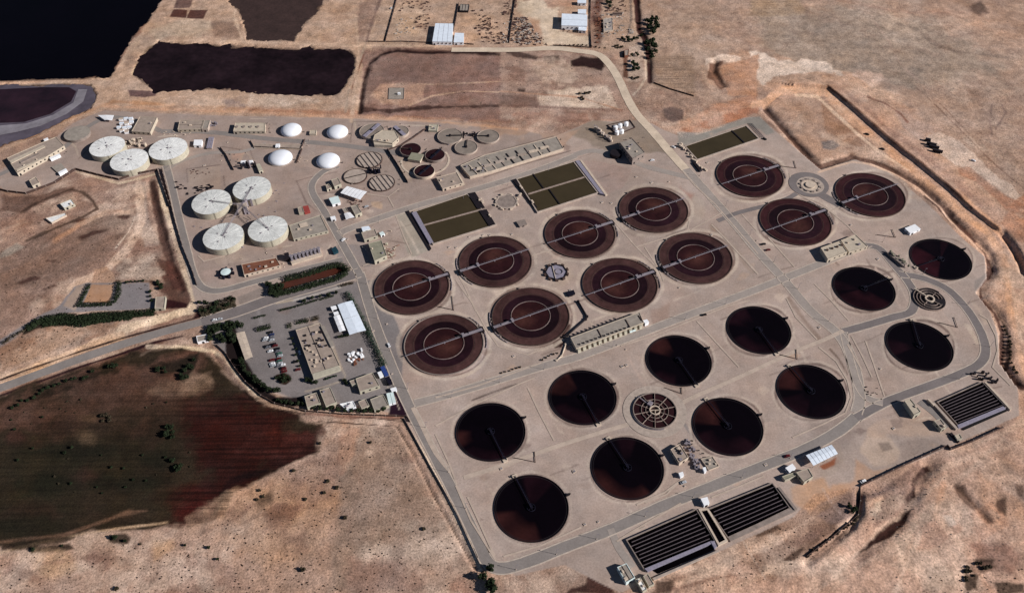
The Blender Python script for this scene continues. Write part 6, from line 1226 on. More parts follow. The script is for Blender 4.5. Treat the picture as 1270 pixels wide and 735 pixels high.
kiosk('small grey box on the open ground below the octagonal pale chamber', 'c1', U(895,210, 945,195, 958,225, 915,240), 1.8, 'conc_d', 'conc_d'); kiosk('blue and dark generator set between two brown basins', 'c1', U(1185,620, 1230,608, 1240,630, 1200,645), 1.6, 'steel_d', 'dark')
# outside
z1 = hz(*G(*cpx('d8', (395,210)))); bld('farm shed with dirty white roof left of the plant', 'd8', U(362,207, 430,180, 452,208, 388,235), 3, 'cream', 'dirtywhite', z=z1, units=2); bld('long low white farm shed below the dirty white one', 'd8', U(275,295, 395,262, 402,275, 312,322), 2.2, 'conc_l', 'dirtywhite', z=hz(*G(*cpx('d8', (340,290)))), win=False)
ZI = hz(*G(538,42)); shed('wide pale blue industrial shed with its annex by the far track', 'e1', U(577,168, 705,170, 697,300, 555,298), 5, 'whiteblue', z=ZI); shed('small pale blue annex right of the wide industrial shed', 'e1', U(717,236, 782,238, 780,303, 708,303), 4, 'whiteblue', z=ZI, ridges=0)
ZJ = hz(*G(712,25)); shed('long pale blue shed in the middle of the far yard row', 'e2', U(328,98, 510,106, 510,187, 325,183), 6, 'whiteblue', z=ZJ, ridges=1)
for q, lab in ((U(440,0, 503,0, 503,24, 440,22),'small white roof at the top edge of the far yard row'),(U(443,68, 503,68, 503,100, 443,98),'small white roof just above the long pale blue shed'),(U(448,190, 502,190, 500,222, 446,216),'small white roof just below the long pale blue shed')): shed(lab, 'e2', q, 4, 'whiteblue', z=ZJ, ridges=0)
bld('brown dugout wall beside the rubble enclosure in the far yards', 'e2', U(690,90, 765,90, 760,104, 690,104), 2, 'conc_d', 'stainc', z=hz(*G(766,17)), win=False, name='wall_block', cat='wall'); t = bld('ruined square enclosure with rubble inside in the far yards', 'e2', U(625,135, 690,125, 695,215, 628,225), 2, 'conc_l', 'scrap_l', z=hz(*G(754,30)), win=False, name='enclosure', cat='enclosure', units=6)
bld('grey roofed hut row in the far yard right of the industrial shed', 'e1', U(755,30, 820,32, 812,78, 750,76), 3, 'dark', 'greyroof', z=hz(*G(575,10)), ridges=2, win=False); bld('tan low roofed house on the track island under the far trees', 'e2', U(775,360, 808,350, 805,395, 778,400), 3, 'brownroof', 'tan', z=hz(*G(777,65)), win=False)
z1 = hz(*G(*cpx('e1', (300,668)))); t = bld('grey fenced utility pad with a white cabinet in the scorched field', 'e1', U(245,628, 355,628, 352,708, 240,710), .6, 'conc_d', 'greyroof', z=z1, win=False, name='utility_pad', cat='pad'); x, y = G(*cpx('e1', (318,678)), z1); MB().box((x, y, z1), (3, 2, 2.4)).build('cabinet', 'white', t)
for k, p in enumerate(((795,377),(812,398),(825,412),(842,432))):
    x, y, z_ = GT(*cpx('e3', p)); t = empty('dark_trailer', (x, y, z_), 'dark trailer parked in the diagonal row of four on the excavated ground', 'trailer', 'dark trailers on the excavated ground'); MB().box((x, y, z_+.8), (9.5 if k else 5, 2.6, 2.2), -.5).build('body', 'dark', t); m = MB()
    for s in (-2.5, 2.5): m.tube((x+s*math.cos(-.5)+1.2*math.sin(-.5), y+s*math.sin(-.5)-1.2*math.cos(-.5), z_+.45), (x+s*math.cos(-.5)-1.2*math.sin(-.5), y+s*math.sin(-.5)+1.2*math.cos(-.5), z_+.45), .5, 10)
    m.build('wheel', 'tyre', t)
# ------------------------------------------------------------------ perimeter walls and fences
def wall(label, c_, pts, h=2.2, wd=.35, m_='stainc', name='perimeter_wall', posts=True, cat='wall'):
    P_ = [GT(*q) for q in K(c_, pts)]; t = empty(name, P_[0], label, cat); mb = MB(); pm = MB(); dist = 0
    for i in range(len(P_)-1):
        a, b = P_[i], P_[i+1]; L = math.hypot(b[0]-a[0], b[1]-a[1]); n_ = max(1, int(L/8))
        for k in range(n_):
            p, q = lerp(a, b, k/n_), lerp(a, b, (k+1)/n_); z_ = min(hz(p[0], p[1]), hz(q[0], q[1])); mb.beam(p, q, wd, z_-.5, z_+h); pm.box((p[0], p[1], z_-.5), (.6, .6, h+.8))
    mb.build('wall_panel', m_, t)
    if posts: pm.build('post', 'conc_d', t)
wall('bent perimeter wall below the upper three white roofed tanks', 'b1', U(0,610, 60,625, 190,640, 400,560, 545,465, 700,505, 855,540, 950,505, 1130,470, 1160,560, 1220,733), 2.4)
wall('perimeter wall down the left side past the four grey roofed tanks', 'b5', U(-110,0, -60,190, -10,390, 40,560, 110,733, 140,830), 2.2)
wall('lower left perimeter wall curving round the farm field', 'b7', U(-60,200, 0,255, 60,350, 130,440, 230,530, 320,580, 520,630, 760,650, 1180,665, 1200,700), 1.6)
wall('left boundary fence along the perimeter road in the foreground', 'e7', U(690,30, 740,120, 800,230, 860,335, 905,420, 960,540, 1005,635), 1.4, .15, 'conc_d', 'boundary_fence', True, 'fence')
wall('lower right boundary wall on the excavated slope', 'd6', U(870,2, 740,62, 640,100, 625,82, 430,170, 240,262, 238,330, 228,392, 100,500, 0,575), 2.0)
wall('thin far fence between the brown field and the quarry', 'e2', U(985,595, 1100,640, 1270,690), 1.5, .2, 'stainc', 'boundary_fence', True, 'fence')
wall('walled court corner left of the upper small court', 'b2', U(425,310, 470,370, 520,470), 2, .3); wall('low wall beside the maroon tanks', 'b3', U(465,325, 540,440, 610,560), 2.4, .5, 'dark'); wall('wall from the thickeners down to the maroon tanks', 'b3', U(470,325, 560,295, 640,245, 740,175), 1.5, .4, 'stainc')
wall('thin dark wall below the upper right dome', 'b2', U(640,262, 665,305, 1000,322, 1030,250), 1.6, .3); wall('thin dark wall right of the lower left dome', 'b2', U(1010,320, 970,418), 1.6, .3)
wall('low wall along the far track below the yards', 'e1', U(90,300, 220,302, 330,300, 550,310, 700,310, 850,322), 1.4, .3); wall('low wall between the far yards, left of the industrial shed', 'e1', U(300,0, 260,150, 220,295), 1.6, .3); wall('rubble wall right of the far industrial shed', 'e1', U(745,30, 725,140, 705,230), 1.8, .5); wall('dark wall in the far scrap yards', 'e1', U(1150,0, 1130,120, 1105,310), 1.8, .5)
wall('dark wall along the far dusty yard', 'e2', U(265,330, 400,335, 540,345), 1.6, .4); wall('thin wall on the left of the far red strip', 'e2', U(535,0, 530,180, 540,345), 1.6, .3)
# pipe lines
def pipe(label, c_, pts, r=.35, m_='stainc', z=.5, n='pipeline'):
    P_ = [G(*q) for q in K(c_, pts)]; mb = MB()
    for i in range(len(P_)-1): mb.tube((*P_[i], z), (*P_[i+1], z), r, 6)
    for p in P_: mb.cyl(p, r*1.4, 0, z+r, 10)
    return tag(mb.build(n, m_), label, 'pipe')
pipe('dark elbowed pipe from the blower hall corner to the brown basins', 'f8', U(245,40, 345,210, 330,240, 120,420, 90,440), .8, 'dark', .8); pipe('pale pipe from the overflow patch to the road edge', 'f8', U(105,520, 60,650, 0,700), .6, 'conc_l')
for k, (c_, q) in enumerate((('d1',U(480,575, 605,600, 600,540)), ('d2',U(230,470, 320,500, 318,470)), ('d2',U(830,295, 925,318, 920,270)), ('c7',U(380,105, 490,120, 470,75)), ('c8',U(755,50, 865,78, 845,20)), ('c5',U(730,440, 850,455, 835,405)), ('c2',U(440,190, 530,210, 520,130)))):
    pipe('thin hooked pipe '+('below the farthest left black tank','above the web-like splitter','below the uppermost black tank','left of the lone white kiosk','right of the loop road black tank','right of the basin near the single olive basin','beside the upper leftmost brown basin')[k], c_, q, .22)
M['scrubm'] = mat('dry_scrub', (78,58,46), var=0.3, scale=0.1)
# ------------------------------------------------------------------ trees, hedges, bushes
def leafy(n, rx, ry, rz_, zc, size, seed):
    r = random.Random(seed); mb = MB(); cl = []
    for _ in range(max(5, n//22)):
        while True:
            p = (r.uniform(-1, 1), r.uniform(-1, 1), r.uniform(-1, 1))
            if p[0]**2+p[1]**2+p[2]**2 < 1: break
        cl.append((p[0]*rx*.72, p[1]*ry*.72, p[2]*rz_*.7, r.uniform(.32, .55)))
    for _ in range(n):
        c = r.choice(cl); R_ = c[3]*min(rx, ry); v = Vector((r.gauss(0, 1), r.gauss(0, 1), r.gauss(0, .8))).normalized()*R_*r.uniform(.55, 1.05); p = Vector((c[0], c[1], c[2]))+v
        nrm_ = (v.normalized()+Vector((r.uniform(-.6, .6), r.uniform(-.6, .6), r.uniform(-.2, .8)))).normalized(); a = nrm_.orthogonal().normalized(); b = nrm_.cross(a); s = size*r.uniform(.6, 1.3)
        q = [p+a*s, p+b*s*.7, p-a*s, p-b*s*.7]; mb.add([(w_.x, w_.y, w_.z+zc) for w_ in q], [(0, 1, 2, 3)])
    return mb
def tree_proto(kind, seed, h, r, m_, n=240):
    t = empty('tree', (0, 0, 0), 'x', 'tree'); tr = MB()
    tr.cyl((0, 0), .28, -.4, h*.55, 8, r1=.14)
    rr_ = random.Random(seed)
    for k in range(5): a = k*1.26+rr_.uniform(-.3, .3); tr.tube((0, 0, h*.38), (r*.55*math.cos(a), r*.55*math.sin(a), h*.68), .1, 5)
    tr.build('trunk', 'bark', t); leafy(n, r, r, h*.36, h*.62, .62, seed).build('crown', m_, t); return t
protos = {'dark': [tree_proto('d', s, 5.0, 2.9, 'leaf') for s in (1, 2, 3)], 'green': [tree_proto('g', s, 4.4, 2.4, 'leaf_g') for s in (4, 5)], 'dry': [tree_proto('b', s, 2.2, 2.2, 'leaf_b', 150) for s in (6, 7)]}
used_ = set()
def tree(u, v, kind, s, label, group, cat='tree'):
    x, y, z = GT(u, v); i = random.randrange(len(protos[kind])); p = protos[kind][i]
    o = copy_tree(p) if (kind, i) in used_ else p; used_.add((kind, i))
    o.name = cat; o.location = (x, y, z); o.rotation_euler = (0, 0, random.uniform(0, 6.28)); q = s*random.uniform(.85, 1.15); o.scale = (q, q, q*random.uniform(.85, 1.1)); tag(o, label, cat, group)
def hedge(c_, pts, wd, h, m_, label, name='hedge', dens=9.0, leaf=.5):
    P_ = [GT(*q) for q in K(c_, pts)]; c = P_[len(P_)//2]; t = empty(name, c, label, 'hedge'); mb = MB(); st = MB(); r = random.Random(len(label)*7+int(c[0]))
    for i in range(len(P_)-1):
        a, b = P_[i], P_[i+1]; dx, dy = b[0]-a[0], b[1]-a[1]; L = math.hypot(dx, dy) or 1; nx_, ny_ = -dy/L, dx/L
        for _ in range(int(L*wd*dens/2)):
            f = r.random(); q = r.uniform(-1, 1); s_ = wd/2*q*r.uniform(.8, 1.15); zz = h*(1-.35*q*q)*r.uniform(.35, 1.05)+.15*math.sin(f*L*1.3)
            p = Vector((a[0]+dx*f+nx_*s_, a[1]+dy*f+ny_*s_, a[2]+zz)); n_ = Vector((nx_*q+r.uniform(-.5, .5), ny_*q+r.uniform(-.5, .5), r.uniform(.1, 1))).normalized(); u_ = n_.orthogonal().normalized(); v_ = n_.cross(u_); s2 = leaf*r.uniform(.6, 1.3)
            mb.add([tuple(p+u_*s2), tuple(p+v_*s2*.7), tuple(p-u_*s2), tuple(p-v_*s2*.7)], [(0, 1, 2, 3)])
        for k in range(max(1, int(L/3))): p = lerp(a, b, (k+.5)/max(1, int(L/3))); st.cyl((p[0], p[1]), .12, p[2]-.3, p[2]+h*.7, 5)
    st.build('stems', 'bark', t); mb.build('foliage', m_, t); return t
def trees_in(c_, pts, n, kind, s, label, group):
    cat = 'bush' if ('bush' in label or 'shrub' in label) else 'tree'
    P_ = K(c_, pts); u0, u1 = min(p[0] for p in P_), max(p[0] for p in P_); v0, v1 = min(p[1] for p in P_), max(p[1] for p in P_); k = 0; g = 0; got = []
    while k < n and g < 4000:
        g += 1; u, v = random.uniform(u0, u1), random.uniform(v0, v1)
        if not bool(inside(np.array([u]), np.array([v]), P_)[0]) or any(math.hypot(u-a, (v-b)*1.3) < 3.4*s for a, b in got): continue
        got.append((u, v)); tree(u, v, kind, s, label, group, cat); k += 1
def trees_along(c_, pts, n, kind, s, label, group, jit=.5, cat=None):
    cat = 'bush' if ('bush' in label or 'shrub' in label) else 'tree'
    P_ = K(c_, pts); Ls = [math.hypot(P_[i+1][0]-P_[i][0], P_[i+1][1]-P_[i][1]) for i in range(len(P_)-1)]; T_ = sum(Ls)
    for k in range(n):
        d = T_*(k+.5)/n; i = 0
        while i < len(Ls)-1 and d > Ls[i]: d -= Ls[i]; i += 1
        p = lerp(P_[i], P_[i+1], d/Ls[i]); tree(p[0]+random.uniform(-jit, jit), p[1]+random.uniform(-jit, jit), kind, s, label, group, cat)
trees_in('b6', U(85,490, 130,460, 220,450, 300,460, 290,500, 260,520, 250,600, 150,580, 95,540), 26, 'dark', 1.05, 'dark tree in the dense clump beside the gate canopy', 'clump beside the gate canopy')
trees_along('b7', U(95,290, 130,370, 190,430, 250,480, 300,500, 345,515), 14, 'dark', .95, 'dark tree in the strip along the curved car park kerb', 'strip along the car park kerb', 1.5)
trees_along('b7', U(320,560, 420,575, 520,590), 6, 'dark', .7, 'dark tree below the car park end', 'trees below the car park end', 1.5)
trees_along('b7', U(555,610, 640,625, 720,615, 790,635, 880,635, 960,640, 1050,625), 12, 'dark', .75, 'dark tree along the foot wall behind the compound blocks', 'trees along the compound foot wall', .8)
hedge('b6', U(928,262, 980,350, 1040,460, 1090,570, 1155,712), 6.5, 3.2, 'leaf_g', 'long clipped bluish green hedge beside the left perimeter road', leaf=.45)

hedge('b6', U(552,184, 600,168, 650,160, 740,132, 820,106, 880,92, 925,112, 928,140, 880,172, 760,205, 640,238, 540,264, 490,275), 7.5, 3.4, 'leaf', 'dark hedge looping round the long reddish island above the car park', leaf=.6)
trees_in('b6', U(440,215, 520,205, 560,245, 500,285, 445,270), 12, 'dark', 1.0, 'dark tree in the clump at the left end of the reddish island', 'clump at the island end')
hedge('e5', U(1050,285, 1110,265, 1180,240, 1235,225), 14, 1.6, 'leaf_b', 'wide low brown shrub bed on the wedge beside the entrance road', dens=5, leaf=.8)
trees_in('e5', U(1050,235, 1235,200, 1245,250, 1060,310, 1035,285), 16, 'dark', .65, 'dark shrubby tree on the wedge between the cream track and the entrance road', 'trees on the entrance wedge')
hedge('b6', U(362,415, 400,405, 447,395), 2.2, 1.5, 'leaf', 'thin short hedge on the upper divider at the car park entry')
hedge('b6', U(385,485, 425,476, 470,464), 6, 2.4, 'leaf', 'thick short hedge on the rounded island at the head of the car rows')
trees_in('b7', U(318,400, 370,378, 420,400, 422,430, 385,452, 340,430), 9, 'dark', .6, 'small tree on the rounded island at the foot of the car rows', 'island at the foot of the car rows')
hedge('b6', U(522,368, 600,350, 680,325, 760,302, 850,278), 2.6, 1.5, 'leaf', 'long thin hedge in the strip above the administration building'); hedge('b6', U(886,220, 930,208, 974,198), 3.2, 1.6, 'leaf_b', 'short brown hedge on the divider right of the pale strip')
trees_along('b6', U(650,320, 690,305, 850,270, 890,262), 5, 'dark', .7, 'rounder tree standing in the strip above the administration building', 'rounder trees in the strip', .5)
hedge('b7', U(398,75, 430,70), 6, 1.6, 'leaf', 'square dark bed at the upper left corner of the administration building'); hedge('b7', U(456,55, 500,45, 542,38), 5.5, 1.6, 'leaf', 'long dark green bed above the administration building'); hedge('b7', U(560,32, 608,20), 5.5, 1.4, 'leaf_b', 'reddish brown bed at the upper right corner of the administration building')
trees_along('b7', U(520,430, 545,440, 590,445), 6, 'dark', .7, 'tree at the lower left corner of the administration building', 'corner trees by the administration building', .8); trees_along('b7', U(645,425, 725,400), 5, 'green', .4, 'low shrub in the bed under the front wall', 'shrubs under the front terrace', .3)
trees_along('b7', U(430,140, 455,230, 470,300, 490,360), 6, 'dark', .5, 'small dark tree along the left wall of the administration building', 'trees along the administration wall', .5); trees_along('b7', U(730,155, 800,140), 4, 'dark', .55, 'tree in the short strip below the parking canopies', 'short strip below the canopies', .3); trees_along('b7', U(765,430, 795,445, 780,460), 4, 'dark', .6, 'dark tree left of the flat grey roofed store', 'trees left of the store', .8)
# hedges round the roadside yard
hedge('e5', U(470,138, 445,190, 405,260), 4.5, 2, 'leaf', 'dark hedge left of the tan court beside the country road'); hedge('e5', U(622,128, 622,190, 592,238, 540,244, 430,248), 6, 2.4, 'leaf', 'thick dark hedge between the tan court and the grey yard')
trees_along('e5', U(660,130, 760,125), 5, 'dark', .5, 'small tree at the top of the grey yard', 'trees at the top of the grey yard', .5); trees_along('e5', U(790,170, 800,235), 3, 'dark', .6, 'small tree at the right end of the grey yard', 'trees at the grey yard end', 1)
hedge('e5', U(140,375, 210,330, 330,308, 420,318, 520,303, 650,298, 815,287), 8, 2.6, 'leaf', 'long dark hedge row under the grey yard and the country road', leaf=.7); hedge('e5', U(230,345, 330,330, 430,345, 540,320, 700,308), 9, 2.0, 'leaf', 'lower straggling dark hedge under the grey yard', dens=5, leaf=.8); hedge('e5', U(15,450, 75,408, 150,370), 3, 1.8, 'leaf_b', 'thin brown hedge along the country road at the left edge')
trees_in('e5', U(810,150, 870,190, 900,180, 870,150, 830,130), 4, 'dark', .7, 'dark tree above the beige filter hut', 'trees above the beige filter hut')
# field edge, foreground, far trees
trees_along('d7', U(50,310, 120,270, 200,235, 280,195, 340,170, 420,150, 470,120), 16, 'dark', .6, 'dark bush along the top edge of the farm field', 'bushes along the top of the farm field', 2); trees_along('d7', U(530,110, 580,95), 3, 'dark', .8, 'dark tree at the middle of the field top edge', 'trees at the field top edge', 1); trees_in('d7', U(750,110, 820,100, 850,120, 780,140), 4, 'dark', .7, 'dark bush left of the field corner slope', 'bushes near the field corner'); trees_in('d7', U(890,150, 920,90, 970,60, 960,110, 920,185), 7, 'dark', .8, 'dark green tree on the field corner slope', 'trees on the field corner slope')
trees_in('d7', U(485,340, 520,330, 560,345, 550,375, 500,380), 5, 'dry', .9, 'tangled brown bush in the middle of the farm field', 'tangled brown bushes'); trees_in('d7', U(790,400, 850,395, 880,430, 840,455, 790,440), 6, 'dark', .8, 'dark shrub left of the ploughed red field', 'shrubs left of the red field'); trees_in('d7', U(850,560, 900,550, 905,600, 870,610), 4, 'dark', .8, 'dark shrub at the red field lower corner', 'shrubs at the red field corner')
for p in ((300,305),(325,320),(370,325),(220,300),(330,270),(75,410),(155,380),(355,500),(320,525),(335,550),(500,535),(705,535),(270,640),(290,675),(350,675),(610,600),(660,655),(720,660),(815,545),(770,630),(935,520),(550,595),(480,690),(370,715),(505,720),(620,690),(90,560),(165,500),(210,350),(400,260),(60,360),(120,320),(720,300),(755,280),(820,275),(935,590)): tree(*cpx('d7', p), random.choice(('dark', 'dry')), random.uniform(.3, .5), 'small dark shrub scattered over the dark farm field', 'shrubs scattered over the farm field', 'shrub')
for p in ((105,320),(120,345),(95,360),(380,285),(370,330),(290,358),(450,435),(770,480),(280,640),(350,130),(555,125),(245,240),(420,310)): tree(*cpx('e7', p), 'dry', random.uniform(.5, .9), 'small dark bush scattered over the tan slope in the foreground', 'bushes scattered over the tan slope', 'bush')
for p in ((160,470),(300,450),(555,410),(600,430),(670,440),(885,450),(1000,460),(1040,515),(560,655)): tree(*cpx('e6', p), random.choice(('dark', 'dry')), random.uniform(.35, .7), 'small dark bush on the tan strip below the farm field', 'bushes below the farm field', 'bush')
trees_in('e7', U(995,650, 1040,630, 1078,660, 1078,735, 1000,735), 5, 'dark', 1.25, 'dense dark green tree at the bottom corner of the perimeter road', 'dense trees at the bottom road corner')
for q, lab, g in ((U(935,150, 985,140, 1020,160, 1015,200, 990,250, 965,250, 935,190),'dark tree of the upper far group beside the red channel','upper far group'),(U(940,300, 1020,290, 1020,340, 1010,410, 960,425, 930,370),'dark tree of the lower far group beside the red channel','lower far group')): trees_in('e2', q, 9, 'dark', 1.35, lab, g)
trees_in('e2', U(750,280, 860,280, 900,265, 900,280, 830,310, 760,300), 8, 'dark', .9, 'dark tree over the track island top', 'trees over the track island'); trees_in('e2', U(830,460, 880,460, 885,510, 840,520), 4, 'dark', 1.2, 'dark tree on the track island', 'trees on the track island'); trees_in('e2', U(825,395, 880,385, 875,410, 830,412), 3, 'dark', .8, 'low dark tree above the blue truck on the track island', 'trees above the blue truck'); trees_in('e2', U(800,560, 880,560, 870,580, 810,582), 3, 'dry', .8, 'low bush at the foot of the track island', 'bushes at the island foot')
trees_in('e2', U(645,25, 690,40, 700,60, 660,70), 3, 'dark', 1.1, 'dark tree beside the rubble enclosure', 'trees beside the rubble enclosure'); trees_in('e2', U(450,680, 490,655, 535,670, 530,705, 480,715), 5, 'dry', .9, 'dark tree alone in the pale scrub field', 'trees in the pale scrub field'); trees_in('e2', U(690,330, 770,325, 770,350, 700,355), 4, 'dry', .9, 'brown tree at the yard end by the track', 'trees at the yard end'); trees_along('e2', U(270,325, 400,328, 520,330, 650,350), 12, 'dry', .6, 'low brown shrub along the far dusty yard wall', 'shrubs along the dusty yard wall', .5)
for p in ((200,375),(190,350),(215,365)): tree(*cpx('d6', p), 'dark', .7, 'dark green bush in the wall corner of the lower right slope', 'bushes in the lower right wall corner', 'bush')
trees_along('d6', U(240,370, 215,420, 150,460, 60,530, 0,580), 18, 'dry', .6, 'brown shrub along the lower right boundary wall', 'shrubs along the lower right wall', 1.5); trees_in('d6', U(720,600, 830,590, 860,620, 760,650, 700,700, 690,660), 12, 'dry', .7, 'dark scrub bush at the lower right picture corner', 'bushes at the lower right corner')
trees_along('e4', U(350,500, 375,560, 375,630, 400,690), 14, 'dry', .65, 'brown shrub in the drainage channel at the far right', 'shrubs in the drainage channel', 1.2); trees_along('c2', U(800,580, 860,560, 930,540), 6, 'dry', .45, 'low shrub on the verge below the leftmost brown basins', 'shrubs on the verge', .4); trees_along('c2', U(1035,505, 1090,475, 1145,460), 5, 'dry', .5, 'low shrub left of the blower hall', 'shrubs left of the blower hall', .4)
for p in ((555,60),(590,200),(520,90)): pass
# scrub too small and many to count
def scrub(name, regions, n, s0, s1, m_):
    V_, F_ = [], []; r = random.Random(5); k = 0; polys = [(K(c_, p)) for c_, p in regions]
    ar = [(max(q[0] for q in p)-min(q[0] for q in p))*(max(q[1] for q in p)-min(q[1] for q in p)) for p in polys]
    for P_, a_ in zip(polys, ar):
        m__ = int(n*a_/sum(ar)); uu = rng.uniform(min(q[0] for q in P_), max(q[0] for q in P_), m__); vv = rng.uniform(min(q[1] for q in P_), max(q[1] for q in P_), m__); ok = inside(uu, vv, P_)
        for u, v in zip(uu[ok], vv[ok]):
            x, y, z = GT(u, v); s = s0+(s1-s0)*r.random()**2.5; b = len(V_)
            for j in range(4):
                a = r.uniform(0, 6.28); dx, dy = math.cos(a)*s*.7, math.sin(a)*s*.7; ox, oy = r.uniform(-s, s)*.4, r.uniform(-s, s)*.4; c = len(V_)
                V_ += [(x+ox-dx, y+oy-dy, z), (x+ox+dx, y+oy+dy, z), (x+ox+dx*.5, y+oy+dy*.5, z+s*.8), (x+ox-dx*.5, y+oy-dy*.5, z+s*.8)]; F_.append((c, c+1, c+2, c+3))
            c = len(V_); V_ += [(x-s*.5, y-s*.3, z+s*.5), (x+s*.5, y-s*.4, z+s*.45), (x+s*.4, y+s*.5, z+s*.6), (x-s*.4, y+s*.4, z+s*.5)]; F_.append((c, c+1, c+2, c+3))
    me = bpy.data.meshes.new(name); me.from_pydata(V_, [], F_); me.materials.append(M[m_]); o = bpy.data.objects.new(name, me); COL.objects.link(o); return o
REG = [('px',U(0,250, 200,230, 240,380, 60,440, 0,460)), ('px',U(460,5, 625,5, 620,52, 470,50)), ('px',U(460,70, 740,75, 770,140, 460,140)), ('e7',U(0,330, 430,150, 470,60, 680,80, 960,640, 980,735, 0,735)), ('e5',U(0,450, 220,370, 560,360, 300,480, 0,580)), ('px',U(0,690, 220,665, 290,640, 300,735, 0,735)), ('d6',U(0,360, 220,400, 100,540, 0,600)), ('d6',U(250,290, 500,200, 560,300, 420,420, 240,480)), ('d6',U(500,620, 968,620, 968,735, 500,735)), ('e4',U(300,440, 375,480, 400,700, 340,640)), ('d4',U(520,690, 700,640, 1060,300, 1267,300, 1267,500, 900,735, 520,735))]
tag(scrub('desert_scrub', REG, 4500, .2, .75, 'scrubm'), 'sparse low brown scrub dotted over the bare ground', 'scrub', kind='stuff')
tag(scrub('stones', [('px',U(820,70, 1240,10, 1270,300, 1060,110, 860,110)), ('d6',U(300,230, 968,60, 968,560, 400,735)), ('px',U(800,0, 1270,0, 1270,120, 820,90))], 1600, .2, .6, 'scrap_l'), 'loose pale stones and clods on the dry slopes', 'stones', kind='stuff')
def junk(label, c_, pts, n, m_, z_=True, h=1.8, name='scrap_heap', s=1.0):
    P_ = K(c_, pts); u0, u1 = min(p[0] for p in P_), max(p[0] for p in P_); v0, v1 = min(p[1] for p in P_), max(p[1] for p in P_); mb = MB(); k = 0
    while k < n:
        u, v = random.uniform(u0, u1), random.uniform(v0, v1)
        if not bool(inside(np.array([u]), np.array([v]), P_)[0]): continue
        x, y, z = GT(u, v); mb.box((x, y, z-.2), (random.uniform(.8, 4)*s, random.uniform(.6, 2)*s, random.uniform(.5, h)), random.uniform(-.4, .4), top=(random.uniform(.4, 1), random.uniform(.4, 1))); k += 1
    return tag(mb.build(name, m_), label, 'scrap heap' if name == 'scrap_heap' else 'fittings', kind='stuff')
junk('rows of rusty scrap beside the far dark wall', 'e1', U(1115,120, 1240,130, 1265,300, 1110,310), 130, 'scrap'); junk('pale scrap among the rusty rows of the far yard', 'e1', U(1060,140, 1240,130, 1260,300, 1050,310), 60, 'scrap_l')
junk('rusty scrap along the dusty far yard', 'e2', U(0,120, 60,115, 150,230, 230,325, 0,330), 110, 'scrap'); junk('pale scrap along the dusty far yard', 'e2', U(0,130, 60,120, 140,230, 200,310, 0,320), 80, 'scrap_l'); junk('scattered timber and wrecks in the open far yard', 'e1', U(430,110, 530,100, 540,150, 500,225, 440,220), 26, 'scrap'); junk('dark scrap at the upper open far yard', 'e1', U(300,20, 540,10, 550,80, 310,90), 34, 'scrap'); junk('dark debris right of the far industrial shed', 'e1', U(890,160, 990,150, 1000,210, 900,215), 22, 'scrap'); junk('dark debris at the bottom of the far yards', 'e1', U(890,240, 1100,230, 1095,318, 920,315), 60, 'scrap'); junk('scrap at the top right of the far yards', 'e1', U(1080,10, 1160,0, 1150,110, 1060,110), 40, 'scrap'); junk('rubble heap inside the far ruined enclosure', 'e2', U(630,150, 690,140, 690,210, 630,215), 26, 'scrap_l', h=2.6); junk('rubble around the far ruined enclosure', 'e2', U(600,100, 780,90, 770,250, 620,270), 50, 'scrap_l'); junk('stacked sheets and frames left of the far industrial shed', 'e1', U(300,120, 420,110, 430,260, 290,280), 30, 'scrap_l', s=.8); junk('debris rows between the far sheds and the red strip', 'e1', U(840,60, 900,60, 1000,140, 1060,220, 860,230), 40, 'scrap'); junk('dark debris right of the long pale blue shed', 'e2', U(640,0, 780,0, 800,90, 640,90), 34, 'scrap'); junk('crates below the long pale blue shed', 'e2', U(310,190, 430,190, 420,230, 320,240), 16, 'scrap'); junk('white refuse sprinkled near the far trees', 'e2', U(795,215, 840,215, 845,250, 800,250), 14, 'scrap_l'); junk('rusty debris in the far red strip', 'e2', U(560,0, 600,0, 615,310, 570,310), 50, 'brownroof')
junk('loose valve gear above the top left grey roofed tank', 'b2', U(240,590, 370,570, 380,600, 240,640), 36, 'dark', h=1.6); junk('pipe fittings on the sandy court above the grey roofed tanks', 'b2', U(200,470, 350,450, 350,520, 220,530), 14, 'scrap', h=1, s=.7); junk('scattered crates left of the top left grey roofed tank', 'b2', U(100,550, 150,560, 200,640, 130,645), 12, 'dark', h=1.4); junk('parts and boxes in the yard below the slanted canopy', 'f6', U(240,195, 420,190, 460,260, 400,270, 290,225), 22, 'scrap', h=1.2, s=.6)
junk('low pipes and covers on the very long process hall yard', 'px', U(590,200, 695,172, 700,186, 600,214), 40, 'dark', h=3.6, s=.45); junk('rubble on the black tank landing yard', 'd5', U(240,220, 330,300, 380,400, 300,420), 14, 'dark', h=1.5, s=.5); junk('small gear beside the generator house', 'b2', U(745,130, 790,130, 790,200, 745,200), 14, 'conc_d', h=1.6, s=.6); junk('parked crates on the inner road corner at the right', 'c8', U(310,430, 380,430, 385,490, 320,490), 8, 'dark', h=1, s=.6); junk('scorched rubbish by the sandy pond corner', 'a1', U(440,330, 530,310, 520,350, 450,355), 12, 'scrap_l', h=1)
